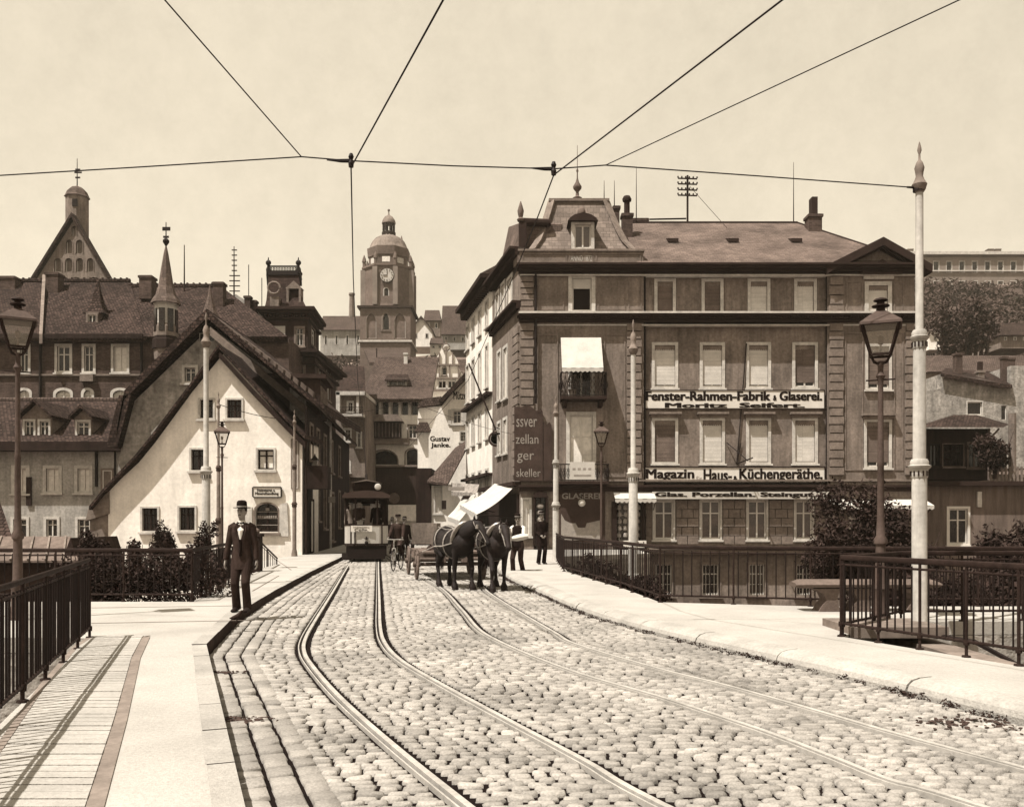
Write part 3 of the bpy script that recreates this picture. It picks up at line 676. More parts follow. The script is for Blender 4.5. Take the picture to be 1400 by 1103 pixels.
mb = MB(); mb.lathe((cxm, cym, ztm + .5), [(.22, 0), (.26, .12), (.1, .22), (.08, .45), (.22, .62), (.24, .75), (.1, .98), (.04, 1.2), (.03, 1.5), (.07, 1.6), (.02, 1.75), (.012, 3.0)], 10); mb.build('finial', STONE_B, mans, smooth=True)
mb = MB(); fd = Fac((xpx(782, 45.25), 45.25), (xpx(812, 45.25), 45.25)); dcut = MB(); window(fd, house, (781, 303, 812.5, 342), dcut, .17, sash='two', sill=False, pane=SHADE)
fd.pbox(mb, 781, 303, 812.5, 342.5, -1.6, -.02); mb.build('dormer', STUCCO, mans, cut=dcut)
mb = MB(); fd.poly(mb, [(776, 304), (779, 300), (785, 296), (797, 293), (808, 296), (814, 300), (817, 304)], -1.8, .3); mb.build('dormer_hood', TRIM_D, mans)
mb = MB(); mb.ball(fd.pt(fd.uv(797, 283)[0], fd.uv(797, 283)[1], -.9), (.22, .2, .34), 10, 8); mb.ball(fd.pt(*fd.uv(797, 290), -.85), (.3, .2, .12), 10, 6); mb.build('roof_urn', STONE_B, mans, smooth=True)
# roof lights
for px_ in (919, 1001, 1087):
    c = P(px_, 331, 47.9); mb = MB(); mb.add([(c.x - .28, c.y - .35, c.z - .1), (c.x + .28, c.y - .35, c.z - .1), (c.x + .28, c.y - .35, c.z + .1), (c.x - .28, c.y - .35, c.z + .1), (c.x - .28, c.y + .5, c.z + .35), (c.x + .28, c.y + .5, c.z + .35)], [(0, 1, 2, 3), (3, 2, 5, 4), (0, 3, 4), (1, 5, 2), (0, 4, 5, 1)]); mb.build('roof_hatch', TRIM_D, house)
def chimney(x0, x1, y0, y1, Y, pot=None, par=house, m=BRICK, nm='chimney'):
    mb = MB(); a, b = xpx(x0, Y), xpx(x1, Y); w = b - a; z1, z0 = zat(y0, Y), zat(y1, Y) - .6
    mb.box((a, Y, z0), (b, Y + w, z1)); mb.box((a - .06, Y - .06, z1 - .18), (b + .06, Y + w + .06, z1 - .03)); c = mb.build(nm, m, par)
    if pot:
        p = MB(); xm = (a + b) / 2; h = zat(pot, Y) - z1
        if par is house and x0 < 900: p.lathe((xm, Y + w / 2, z1), [(.16, 0), (.16, h * .7), (.24, h * .72), (.26, h * .85), (.18, h), (.02, h * 1.03)], 10)
        else: p.box((xm - .16, Y + .1, z1), (xm + .16, Y + w - .1, z1 + h))
        p.build('chimney_pot', TRIM_D, c)
    return c
chimney(1106, 1124, 292, 318, 49.5, 268); chimney(851, 865, 291, 330, 48.5, 266); chimney(839, 847, 281, 305, 49.5); chimney(866, 886, 298, 306, 51.5)
# lightning rods, flag stub and wire frame
for (x, y0, y1, Y) in ((870, 228, 300, 50.9), (826, 247, 275, 50), (840, 247, 282, 50.2), (1085, 222, 306, 51)):
    mb = MB(); a = P(x, y1 + 4, Y); b = P(x, y0, Y); mb.tube([a, b], [.035, .012], 5); mb.build('lightning_rod', IRON_B, house)
tf = thing('telegraph_mast', 'wooden telegraph frame with four crossarms standing on the roof ridge of the corner house', 'telegraph pole', P(940, 305, 51))
mb = MB(); mb.tube([P(940, 308, 51), P(940, 240, 51)], .06, 6); mb.build('pole', WOOD_D, tf)
for yy in (244, 251.5, 259.5, 267):
    mb = MB(); a, b = P(927, yy, 50.93), P(953, yy + .8, 50.93); mb.bar(a, b, .06, .07)
    for k in range(6): c = a.lerp(b, k / 5); mb.lathe(c + V((0, 0, .03)), [(.035, 0), (.05, .05), (.03, .11)], 6)
    mb.build('crossarm', WOOD_D, tf)
mb = MB(); mb.tube([P(943, 255, 51), P(994, 312, 48.8)], .015, 4); mb.build('guy_wire', IRON_B, tf)
mb = MB(); mb.tube([P(888, 300, 51), P(938, 299, 51)], .05, 5); mb.build('ridge_rail', IRON, tf)
# rain pipes
for (f, x, y0, y1) in ((FM, 880.6, 376, 745), (FM, 1129, 376, 745), (FB, 732.3, 376, 552)):
    mb = MB(); u, z1 = f.uv(x, y0); z0 = f.uv(x, y1)[1]; mb.tube([f.pt(u, z0, .16), f.pt(u, z1, .16)], .065, 8)
    for k in range(5): zz = z0 + (z1 - z0) * (k + .5) / 5; mb.tube([f.pt(u, zz, .16), f.pt(u, zz + .08, .16)], .085, 8)
    mb.build('drainpipe', IRON, house, smooth=True)
# wall bracket arm of the tram wires
mb = MB(); a = FM.pt(*FM.uv(1007, 634), .06); mb.tube([a, FM.pt(*FM.uv(1020, 470), .1)], .03, 5); mb.tube([a, FM.pt(*FM.uv(1013, 630), 2.2)], .035, 5); mb.tube([FM.pt(*FM.uv(993, 605), .08), FM.pt(*FM.uv(1014, 632), 1.2)], .025, 5); mb.tube([FM.pt(*FM.uv(1012, 606), .08), a], .025, 5)
mb.build('wall_bracket', IRON, house)

# signs on the front
def board(nm, label, px, d, m, th=.05, f=FM):
    r = f.rect(*px); t = thing(nm, label, 'sign', f.pt((r[0] + r[2]) / 2, r[1], d)); mb = MB(); f.box(mb, r, d - th, d); mb.build('board', m, t); return t, r
def sub(r, a, b, c, d): return (r[0] + (r[2] - r[0]) * a, r[1] + (r[3] - r[1]) * b, r[0] + (r[2] - r[0]) * c, r[1] + (r[3] - r[1]) * d)
t, r = board('shop_sign', 'long white board reading Fenster-Rahmen-Fabrik & Glaserei, Moritz Seifert', (878.5, 533.5, 1126.5, 559.5), .13, SIGNW)
text('Fenster-Rahmen-Fabrik', FM, sub(r, .015, .44, .70, .93), .132, SIGNK, t, .018); text('&', FM, sub(r, .715, .44, .735, .72), .132, SIGNK, t, .018); text('Glaserei.', FM, sub(r, .75, .44, .985, .93), .132, SIGNK, t, .018)
text('Moritz  Seifert.', FM, sub(r, .12, .07, .89, .33), .132, SIGNK, t, .018)
mb = MB(); a, b, c, e = r
for q in ((a, b, c, b + .04), (a, e - .04, c, e), (a, b + .04, a + .04, e - .04), (c - .04, b + .04, c, e - .04)): FM.box(mb, q, .12, .16)
mb.build('frame', WOOD_D, t)
t, r = board('shop_sign', 'long white board reading Magazin für Haus- & Küchengeräthe with black border', (877, 638, 1126.5, 661), .20, SIGNW)
text('Magazin', FM, sub(r, .02, .12, .285, .86), .202, SIGNK, t, .014); text('für', FM, sub(r, .295, .14, .325, .45), .202, SIGNL, t, .0); text('Haus-', FM, sub(r, .335, .14, .49, .86), .202, SIGNK, t, .014)
text('&', FM, sub(r, .497, .14, .52, .45), .202, SIGNK, t, .018); text('Küchengeräthe.', FM, sub(r, .53, .06, .985, .9), .202, SIGNK, t, .014)
mb = MB(); a, b, c, e = r
for q in ((a, b, c, b + .05), (a, e - .05, c, e), (a, b + .05, a + .05, e - .05), (c - .05, b + .05, c, e - .05)): FM.box(mb, q, .19, .24)
mb.build('frame', WOOD_D, t)
t, r = board('canvas_sign', 'narrow white canvas strip reading Glas. Porzellan. Steingut. above ground floor windows', (889, 672.5, 1127, 682.3), .66, CLOTH_W, .02)
text('Glas. Porzellan. Steingut.', FM, sub(r, .015, .12, .93, .95), .662, SIGNK, t, .018)
t = thing('wall_sign', 'tall faded brown sign wrapped round the house corner with ghosted pale lettering', 'sign', FB.pt(.2, 3.5, .2))
mb = MB(); rc = FB.rect(704, 556, 741, 657.5); FB.poly(mb, [(703, 657.5), (742, 657.5), (742, 563), (739, 559), (733, 562), (722, 553), (713, 557), (703, 556)], .09, .17); mb.build('board', SIGNB, t)
for wd_, q in (('ssver', (706, 573, 734, 584)), ('zellan', (705, 594, 736, 607)), ('ger', (707, 620, 730, 633)), ('skeller', (706, 641, 739, 652))): text(wd_, FB, FB.rect(*q), .172, SIGNL, t, .0)
t = thing('wall_sign', 'narrower dark sign board beside the tall faded one, stepped lower', 'sign', FB.pt(1.2, 3.5, .2))
mb = MB(); FB.poly(mb, [(743, 657.5), (754, 657.5), (754, 582), (751, 577), (747, 581), (743, 575)], .09, .15); mb.build('board', SIGNB, t)
# awnings
def awning(name, label, f, x0, x1, yt_, yb_, drop, out, m=CLOTH_W, val=.22, group=None):
    u0 = f.uv(x0, yt_)[0]; u1 = f.uv(x1, yt_)[0]; z1 = f.uv((x0 + x1) / 2, yt_)[1]; t = thing(name, label, 'awning', f.pt((u0 + u1) / 2, z1, .1), group)
    mb = MB(); z0 = z1 - drop; mb.prism([f.pt(u0, z1, .1), f.pt(u1, z1, .1), f.pt(u1, z0, out), f.pt(u0, z0, out)], (0, 0, -.03)); mb.build('canvas', m, t)
    mb = MB(); n = max(4, int(abs(u1 - u0) / .22))
    for k in range(n):
        a, b = u0 + (u1 - u0) * k / n, u0 + (u1 - u0) * (k + 1) / n
        f.poly(mb, [(a, z0), (b, z0), (b, z0 - val * .7), ((a + b) / 2, z0 - val), (a, z0 - val * .7)], out - .012, out + .003 * (k % 2), px=False)
    mb.build('valance', m, t)
    mb = MB()
    for u in (u0, u1): mb.tube([f.pt(u, z0 - .02, out - .03), f.pt(u, z0 - drop * .15 - .5, .05)], .02, 5)
    mb.build('awning_arm', IRON, t); return t
awning('window_awning', 'plain white awning let down over the upper corner balcony', FB, 766.5, 821.5, 462, 0, 1.75, 1.25)
awning('shop_awning', 'small white awning over the ground floor shop window beside the corner', FB, 838, 893, 672, 0, .38, 1.0)
awning('shop_awning', 'long pale awning behind the tree at the right end of the corner house', FB, 1131, 1262, 682, 0, .35, 1.2)
# balcony
bl = thing('balcony', 'iron balcony with flower tubs under the white awning of the corner bay', 'balcony', FB.pt(*FB.uv(795, 550), .5))
mb = MB(); FB.pbox(mb, 765, 545.5, 826.5, 549.5, -.02, 1.15); FB.pbox(mb, 769, 549.7, 774, 558, -.02, .8); FB.pbox(mb, 817, 549.7, 822, 558, -.02, .8); mb.build('slab', TRIM_D, bl)
mb = MB(); r = FB.rect(765.5, 514, 826, 545.5)
def lattice(mb, p0, p1, z0, z1, n):
    p0 = V(p0); p1 = V(p1); mb.tube([p0 + V((0, 0, z1)), p1 + V((0, 0, z1))], .03, 6); mb.tube([p0 + V((0, 0, z0 + .05)), p1 + V((0, 0, z0 + .05))], .02, 6)
    for k in range(n + 1):
        q = p0.lerp(p1, k / n); mb.tube([q + V((0, 0, z0)), q + V((0, 0, z1))], .013, 4)
        if k < n:
            q2 = p0.lerp(p1, (k + 1) / n); mb.tube([q + V((0, 0, z0 + .1)), q2 + V((0, 0, z1 - .15))], .01, 4); mb.tube([q2 + V((0, 0, z0 + .1)), q + V((0, 0, z1 - .15))], .01, 4)
            qm = (q + q2) / 2; zc = (z0 + z1) / 2; mb.tube([qm + V((math.cos(a) * .08, 0, zc + math.sin(a) * .2)) for a in [j * math.pi / 4 for j in range(9)]], .01, 4, cap=False)
lattice(mb, FB.pt(r[0], 0, 1.1), FB.pt(r[2], 0, 1.1), r[1], r[3], 11); lattice(mb, FB.pt(r[0], 0, 0), FB.pt(r[0], 0, 1.1), r[1], r[3], 5); lattice(mb, FB.pt(r[2], 0, 0), FB.pt(r[2], 0, 1.1), r[1], r[3], 5)
mb.build('railing', IRON, bl)
pl_ = thing('potted_plant', 'flowering potted plant on the left side of the iron balcony', 'plant', FB.pt(r[0] + .6, r[1], .8)); c = FB.pt(r[0] + .6, r[1], .8)
mb = MB(); mb.lathe(c, [(.14, 0), (.2, .35), (.22, .37)], 10); mb.build('pot', STUCCO, pl_); leaves([(c + V((0, 0, .75)), (.35, .25, .5))], 260, .06, 9, 'foliage', mat('flowering_leaf', .22, .8, 9), pl_)
b2 = thing('balcony', 'low balcony with scrolled iron sides and a white cloth hung over its middle', 'balcony', FB.pt(*FB.uv(795, 660), .5))
mb = MB(); FB.pbox(mb, 760, 658.5, 830, 662.5, -.02, .9); mb.build('slab', TRIM_D, b2); mb = MB(); r = FB.rect(760.5, 636, 829.5, 658.5)
lattice(mb, FB.pt(r[0], 0, .85), FB.pt(r[2], 0, .85), r[1], r[3], 14); lattice(mb, FB.pt(r[0], 0, 0), FB.pt(r[0], 0, .85), r[1], r[3], 3); lattice(mb, FB.pt(r[2], 0, 0), FB.pt(r[2], 0, .85), r[1], r[3], 3)
mb.build('railing', IRON, b2)
t = thing('hanging_cloth', 'white embroidered cloth hung over the low balcony rail', 'cloth', FB.pt(*FB.uv(795, 657), .95)); mb = MB(); FB.pbox(mb, 777.5, 633, 811, 656.5, .89, .91); mb.build('cloth', CLOTH_W, t)
mb = MB()
for k in range(4): FB.pbox(mb, 781 + k * 7, 641, 785 + k * 7, 643.5, .912, .918)
FB.pbox(mb, 783, 650, 806, 652, .912, .918); mb.build('embroidery', SIGNL, t)
# shop front below
t = thing('shopfront', 'dark ground floor shopfront panel with a torn pale poster', 'shopfront', FB.pt(*FB.uv(790, 745), .1))
mb = MB(); FB.pbox(mb, 763, 672, 827, 762, -.02, .07); mb.build('panel', mat('shop_panel', .055, .25, 1), t)
mb = MB(); FB.poly(mb, [(767, 738), (767, 702), (772, 711), (780, 715), (787, 715), (790, 721), (800, 721), (802, 715), (820, 711), (820, 738)], .06, .085); mb.build('poster', SIGNL, t)
text('GLASEREI', FB, FB.rect(768, 674, 820, 682), .072, SIGNL, t, .01)
t = thing('globe_lamp', 'white glass globe lamp hanging over the shopfront panel', 'lamp', FB.pt(*FB.uv(794, 687), .4)); c = FB.pt(*FB.uv(794.5, 687.5), .45)
mb = MB(); mb.ball(c, .19, 14, 10); mb.build('globe', CLOTH_W, t, smooth=True); mb = MB(); mb.tube([c + V((0, 0, .19)), c + V((0, 0, .4)), FB.pt(*FB.uv(794.5, 676), 0)], .02, 5); mb.build('bracket', IRON, t)
t = thing('shop_display', 'tall dark glazed display case crowded with pale wares under the small awning', 'display case', FB.pt(*FB.uv(855, 742), .1))
mb = MB(); FB.pbox(mb, 836, 686, 842.5, 745, -.02, .35); FB.pbox(mb, 842.7, 742, 878, 760, -.02, .35); FB.pbox(mb, 877, 686, 880, 745, -.02, .35); mb.build('case', WOOD_D, t)
mb = MB()
for k in range(5):
    for j in range(4): c = FB.pt(*FB.uv(846 + j * 8.5 + RND.uniform(-1, 1), 697 + k * 9.5), .12); mb.lathe(c, [(.05, 0), (.12, .06), (.11, .2), (.06, .26)], 8)
mb.build('wares', SIGNL, t)
t, r = board('small_sign', 'small white sign lettered Möbel at the foot of the display case', (851, 738.5, 882, 748), .42, SIGNW, .04, FB); text('Möbel.', FB, sub(r, .3, .2, .95, .85), .422, SIGNK, t, .01)
t = thing('shop_display', 'ornate dark display cabinet with scrolled crest beside the corner shop window', 'display case', FB.pt(*FB.uv(738, 742), .1))
mb = MB(); FB.pbox(mb, 729, 680, 731.5, 745, .02, .3); FB.pbox(mb, 746, 680, 748.5, 745, .02, .3); FB.poly(mb, [(728, 680), (731, 674), (738, 671), (746, 674), (750, 680)], .02, .32); mb.build('case', WOOD_D, t)
mb = MB()
for k in range(5): c = FB.pt(*FB.uv(738.5, 692 + k * 9), .14); mb.ball(c, (.2, .08, .13), 8, 6)
mb.build('wares', SIGNL, t)

# ================================================================== pale houses down the street on the right
FW = Fac((-1.165, 52), (-3.2, 61))
wh = thing('white_townhouse', 'tall white townhouse adjoining the brown corner house down the street', 'house', (-1, 55, 0)); cut = MB()
mb = MB(); zt2 = zat(367, 52) - .6; mb.prism([(-1.165, 52.001, 0), (-3.19, 61, 0), (5, 61, 0), (5, 52.001, 0)], (0, 0, zt2)); 
for (t_, b_) in ((410, 448), (470, 530), (556, 600), (640, 668)):
    for k in range(4):
        s = k / 4.0; x = 671 - 32 * (1 - (1 - s) ** 1.25) - 3.0; Yk = 52 + 9 * s * .9; sc = 52 / (52 + 9 * s); yy0 = HY - (HY - t_) * sc; yy1 = HY - (HY - b_) * sc
        window(FW, wh, (x - 4.4, yy0, x, yy1), cut, .14, sash='cross', deep=.14, pane=CURT if k % 2 else GLASS)
mb.build('wall', WHITE, wh, cut=cut)
mb = MB(); u1 = FW.len; FW.box(mb, (-.1, zt2, u1, zt2 + .25), -.6, .75); FW.box(mb, (0, zt2 - .3, u1, zt2 - .01), -.3, .4)
for k in range(18): FW.box(mb, (k * .5 + .1, zt2 - .55, k * .5 + .3, zt2 - .31), -.1, .45)
mb.build('eaves_cornice', TRIM_D, wh); mb = MB()
for z in (9.1, 4.3): mb = MB(); FW.box(mb, (0, z, u1 - .1, z + .16), -.1, .4); mb.build('string_course', TRIM_D, wh)
mb = MB(); mb.prism([FW.pt(-.1, zt2 + .26, .7), FW.pt(u1, zt2 + .26, .7), FW.pt(u1, zt2 + 2.4, -3.0), FW.pt(-.1, zt2 + 2.4, -3.0)], (4, 1, 0)); mb.build('roof', SLATE, wh)
t = thing('hanging_sign', 'round emblem sign hung on a scrolled iron bracket from the white townhouse', 'sign', FW.pt(.5, 5, .6))
c = P(678, 600, 50.5); mb = MB(); mb.tube([P(703, 590, 50), P(672, 594, 50)], .06, 6); mb.tube([P(690, 590, 50), P(678, 584, 50), P(672, 594, 50)], .03, 5); mb.build('bracket', IRON, t)
mb = MB(); mb.lathe((0, 0, 0), [(.42, -.03), (.45, 0), (.42, .03)], 20)
mb.v = [(c.x + v[0], c.y + v[2], c.z + v[1]) for v in mb.v]; mb.build('disc', SIGNB, t)
mb = MB(); mb.lathe((0, 0, 0), [(.30, -.05), (.30, .05), (.33, .05), (.33, -.05)], 20, 0); mb.v = [(c.x + v[0], c.y - .04 + v[2] * .3, c.z + v[1]) for v in mb.v]; mb.build('ring', SIGNL, t)
t = thing('flagpole', 'slanting pole leaning out from the white townhouse wall', 'flagpole', P(678, 586, 49)); mb = MB(); mb.tube([P(678, 588, 49.5), P(641, 497, 49.5)], .045, 6); mb.build('shaft', IRON_B, t)

# shop awnings along the flank of the corner house
def free_awning(name, label, p, th=.04, m=CLOTH_W):
    t = thing(name, label, 'awning', p[0]); mb = MB(); a, b, c, d = [V(q) for q in p]; n = 12; vs = []
    for i in range(n + 1):
        for j in range(n + 1):
            u, v = i / n, j / n; q = a.lerp(b, u).lerp(d.lerp(c, u), v); vs.append(q + V((0, 0, -.22 * math.sin(math.pi * v) * (.7 + .3 * math.sin(u * 9)) - .05 * math.sin(u * 31) * v)))
    mb.add(vs, [(i * (n + 1) + j, (i + 1) * (n + 1) + j, (i + 1) * (n + 1) + j + 1, i * (n + 1) + j + 1) for i in range(n) for j in range(n)]); mb.build('canvas', m, t, smooth=True)
    mb = MB()
    for i in range(n): q, r_ = d.lerp(c, i / n), d.lerp(c, (i + 1) / n); mb.prism([q, r_, r_ - V((0, 0, .2)), (q + r_) / 2 - V((0, 0, .28)), q - V((0, 0, .2))], (.01, -.01, 0))
    mb.build('valance', m, t); return t
FS2 = FS
a, b = FS.pt(.2, zat(660, 45.2), .05), FS.pt(4.2, zat(660, 45.2), .05)
t = free_awning('shop_awning', 'broad white awning sloping over the pavement on the flank of the corner house', [P(703, 665, 45.3), P(676, 661, 49.5), P(629, 690, 48), P(652, 703, 43.4)])
mb = MB(); mb.tube([P(652, 704, 43.4), P(703, 706, 45.3)], .03, 5); mb.tube([P(629, 691, 48), P(676, 700, 49.5)], .03, 5); mb.build('awning_arm', IRON, t)
t = free_awning('shop_awning', 'second white awning drooping lower behind the horses', [P(650, 676, 51), P(636, 672, 56), P(612, 706, 54), P(628, 712, 48.5)])
t = free_awning('shop_awning', 'striped ragged awning high above the side street shops', [P(655, 662, 53), P(617, 660, 58), P(617, 672, 57), P(650, 674, 51.5)], .08, mat('striped_canvas', .3, .5, 3))
# dark shop fronts under the awnings
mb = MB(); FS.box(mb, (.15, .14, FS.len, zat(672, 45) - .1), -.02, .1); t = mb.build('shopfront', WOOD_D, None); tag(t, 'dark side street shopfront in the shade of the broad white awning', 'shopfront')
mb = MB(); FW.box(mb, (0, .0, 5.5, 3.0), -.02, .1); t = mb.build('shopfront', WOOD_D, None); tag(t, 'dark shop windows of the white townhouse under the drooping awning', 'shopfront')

# gabled white house with painted wall lettering
g1 = thing('gabled_house', 'white house with steep brown verge and faint Mützen lettering high on its wall', 'house', P(610, 735, 64), None); FG = Fac((xpx(586, 64), 64), (xpx(645, 64), 64))
mb = MB(); FG.poly(mb, [(586, 740), (586, 598), (600, 560), (612, 545), (641, 512), (660, 490), (700, 480), (700, 740)], -7, 0); cut = MB()
window(FG, g1, (617, 559, 633, 580), cut, .15, deep=.2, label='small upper window with open shutters'); window(FG, g1, (628, 589, 640, 604), cut, .08, deep=.3, sash='grid')
mb.build('wall', WHITE, g1, cut=cut); mb = MB(); FG.pbox(mb, 612.5, 560, 617, 580.5, 0, .08); FG.pbox(mb, 633.2, 560, 638.5, 580.5, 0, .08); mb.build('shutter', CLOTH_W, g1)
mb = MB(); FG.poly(mb, [(600, 549), (642, 505), (665, 482), (665, 490), (643, 513), (606, 550)], -7.2, .5); mb.build('roof', TILE, g1)
text('Mützen', FG, FG.rect(620, 535, 641, 546), .0, SIGNK, g1, .01); text('Gustav', FG, FG.rect(588, 596, 615, 603), .0, SIGNK, g1, .012); text('Janke.', FG, FG.rect(589, 605, 616, 613), .0, SIGNK, g1, .012)
g2 = thing('small_turret_house', 'narrow pale projecting house with a little brown hipped roof at the street corner', 'house', P(585, 735, 66)); FT = Fac((xpx(571, 66), 66), (xpx(590, 66), 66))
mb = MB(); FT.pbox(mb, 571, 572, 600, 735, -3, 0); FT.poly(mb, [(571, 572), (600, 572), (604, 555), (573, 558)], -3, .1); mb.build('wall', WHITE, g2)
mb = MB(); FT.poly(mb, [(571, 558), (607, 553), (604, 543), (580, 546)], -3.4, .5); FT.pbox(mb, 568, 588, 590, 591, -.5, .6); FT.poly(mb, [(569, 588), (589, 588), (585, 578), (574, 578)], -1, .5); mb.build('roof', TILE_L, g2)
g3 = thing('low_shop_house', 'low shop house with steep pale tiled roof and dark wooden door', 'house', P(600, 740, 58)); FL = Fac((xpx(568, 58), 58), (xpx(640, 58), 58))
mb = MB(); FL.pbox(mb, 590, 662, 660, 745, -4, 0); cut = MB(); window(FL, g3, (593, 664, 605, 702), cut, .1, pane=CURT, sash='two'); mb.build('wall', WHITE, g3, cut=cut)
mb = MB(); FL.pbox(mb, 569, 640, 590, 745, -3.8, .12); mb.build('door', WOOD_D, g3); mb = MB(); FL.pbox(mb, 586, 655, 606, 663.5, -1, .4); mb.build('shop_fascia', WOOD_D, g3)
mb = MB(); mb.prism([P(584, 657, 57.4), P(612, 661, 57.2), P(638, 612, 61), P(637, 602, 63), P(622, 612, 63)], (0, 0, -.15)); mb.build('roof', TILE_L, g3)
# clutter of shop goods and signs below
for k, (x, y, w, h, Y, m, lb) in enumerate(((624, 668, 22, 5, 52, SIGNL, 'pale slanted sign among the side street awnings'), (640, 680, 14, 5, 52.5, WOOD_D, 'dark box sign projecting above the drooping awning'), (607, 690, 6, 12, 56, WOOD_D, 'dark narrow sign hanging by the low shop window'))):
    f = Fac((xpx(x - w / 2, Y), Y), (xpx(x + w / 2, Y), Y)); mb = MB(); f.pbox(mb, x - w / 2, y - h / 2, x + w / 2, y + h / 2, -.06, .06); o = mb.build('street_sign', m, None); tag(o, lb, 'sign')
# ================================================================== left side of the street
def bld(name, label, px, py, Y): return thing(name, label, 'house', P(px, py, Y))
def gable_bar(f, mb, p, q, w, d0, d1):
    u0, z0 = f.uv(*p); u1, z1 = f.uv(*q); f.poly(mb, [(u0, z0), (u1, z1), (u1, z1 + w), (u0, z0 + w)], d0, d1, px=False)
# --- white gabled house
FWH = Fac((xpx(148, 38), 38), (xpx(413, 38), 38)); h = bld('gabled_house', 'sunlit white limewashed house with wide sweeping gable and arched shop window', 280, 750, 38)
mb = MB(); prof = [(148, 850), (148, 673), (165, 655), (190, 632), (212, 605), (232, 578), (262, 537), (305, 484), (350, 533), (394, 583), (413, 603), (413, 850)]
FWH.poly(mb, prof, -3.2, 0); cut = MB()
for q in ((271, 544, 294, 573), (308, 544, 333, 573), (259, 612, 283, 644), (350, 612, 377, 643), (192, 692, 218, 727), (243, 691, 269, 726)): window(FWH, h, q, cut, .08, sm=TRIM, wm=WOOD_D, sash='grid' if q[1] > 690 or q[1] < 600 else 'cross', deep=.18, pane=GLASS if q[0] != 350 else CURT)
window(FWH, h, (347, 686, 382, 728), cut, .06, arch=True, rise=.35, deep=.25, sash='two', wm=WOOD_D, sm=TRIM_M, label='arched dark shop window with goods on shelves')
window(FWH, h, (398, 600, 409, 668), cut, .05, sash='none', sm=TRIM_M, pane=TRIM_M, deep=.05, sill=False, label='worn shutter beside the right corner')
mb.build('wall', WHITE, h, cut=cut)
mb = MB()
for k in range(3): FWH.pbox(mb, 349, 699 + k * 9, 379, 700 + k * 9, -.2, -.14)
for k in range(9): FWH.pbox(mb, 351 + k * 3, 704.5, 353 + k * 3, 708, -.2, -.12)
FWH.pbox(mb, 362, 694, 367, 698, -.2, -.12); mb.build('shelf_goods', SIGNL, h)
mb = MB(); FWH.poly(mb, [(382.5, 692), (384, 689), (393, 687), (395, 733), (382.5, 733)], .0, .07); mb.build('shutter', TRIM, h)
mb = MB(); FWH.poly(mb, [(331, 689), (345, 693), (345, 733), (334, 733)], .0, .07); mb.build('shutter', TRIM, h)
# roof of the white house: verge boards and the plane behind
mb = MB(); pts = [(128, 697), (148, 672), (168, 651), (190, 628), (212, 601), (233, 573), (264, 532), (303, 478)]
for a, b in zip(pts[:-1], pts[1:]): gable_bar(FWH, mb, a, b, .16, -3.4, .42)
pr = [(303, 478), (350, 530), (396, 578), (420, 601)]
for a, b in zip(pr[:-1], pr[1:]): gable_bar(FWH, mb, a, b, .16, -3.3, .42)
mb.build('roof', TILE, h)
mb = MB()
for a, b in zip(pr[:-1], pr[1:]): gable_bar(FWH, mb, (a[0], a[1] + 4), (b[0], b[1] + 4), -.28, .30, .36)
mb.build('verge_board', WOOD_D, h)
mb = MB(); FWH.pbox(mb, 122, 700, 150, 760, -3, -.05); FWH.poly(mb, [(118, 712), (150, 702), (150, 672), (124, 690)], -3, .1); mb.build('lean_to', TRIM_M, h)
t, r = board('house_sign', 'small white framed sign above the arched shop window', (347, 666, 384.5, 679), .09, SIGNW, .06, FWH)
text('Nutzwaaren u.', FWH, sub(r, .14, .56, .80, .86), .092, SIGNK, t, .008); text('Mineralhandlung', FWH, sub(r, .07, .14, .92, .5), .092, SIGNK, t, .008)
mb = MB(); a, b, c, e = r
for q in ((a, b - .04, c, b), (a, e, c, e + .03), (a - .04, b, a, e), (c, b, c + .04, e)): FWH.box(mb, q, .03, .12)
mb.build('frame', IRON, t)
# --- bigger stone gable behind it
FSG = Fac((xpx(150, 41.3), 41.3), (xpx(440, 41.3), 41.3)); h = bld('stone_gable_house', 'older house with mottled rubble gable wall and heavy dark verge behind the white house', 250, 600, 41.3)
mb = MB(); FSG.poly(mb, [(161, 760), (161, 640), (168, 600), (180, 552), (288, 447), (418, 543), (418, 760)], -6, 0); cut = MB()
window(FSG, h, (249, 499, 271, 524), cut, .13, sm=TRIM, deep=.2); window(FSG, h, (272, 455, 279, 467), cut, .0, sash='none', sill=False, sm=TRIM, deep=.15); window(FSG, h, (285, 456, 293, 467), cut, .0, sash='none', sill=False, sm=TRIM, deep=.15)
mb.build('wall', RUBBLE, h, cut=cut)
mb = MB(); pl = [(158, 645), (167, 598), (177, 548), (288, 438)]
for a, b in zip(pl[1:-1], pl[2:]): gable_bar(FSG, mb, a, b, .42, -9.2, .55)
u0, z0 = FSG.uv(177, 548); u1, z1 = FSG.uv(160, 612); FSG.poly(mb, [(u0 - .25, z0 + .2), (u0 + .3, z0 + .2), (u1 + .25, z1), (u1 - .25, z1)], -9.2, .55, px=False)
mb.build('roof', TILE, h)
mb = MB(); pr = [(288, 438), (352, 492), (420, 548), (447, 566)]
for a, b in zip(pr[:-1], pr[1:]): gable_bar(FSG, mb, a, b, .38, -9.2, .6)
rf = mb.build('roof', TILE, h)
for k in range(26):       # tile ends along the right verge and stepped repair tiles above
    s = k / 25; p = V((300 + 128 * s, 452 + 98 * s)); u, z = FSG.uv(p.x, p.y); 
    if k % 2 == 0: mb2 = MB() if k == 0 else mb2; mb2.hexa([FSG.pt(u, z + .3, -.8), FSG.pt(u + .24, z + .08, -.8), FSG.pt(u + .24, z + .08, .3), FSG.pt(u, z + .3, .3), FSG.pt(u + .03, z + .52, -.8), FSG.pt(u + .27, z + .3, -.8), FSG.pt(u + .27, z + .3, .3), FSG.pt(u + .03, z + .52, .3)])
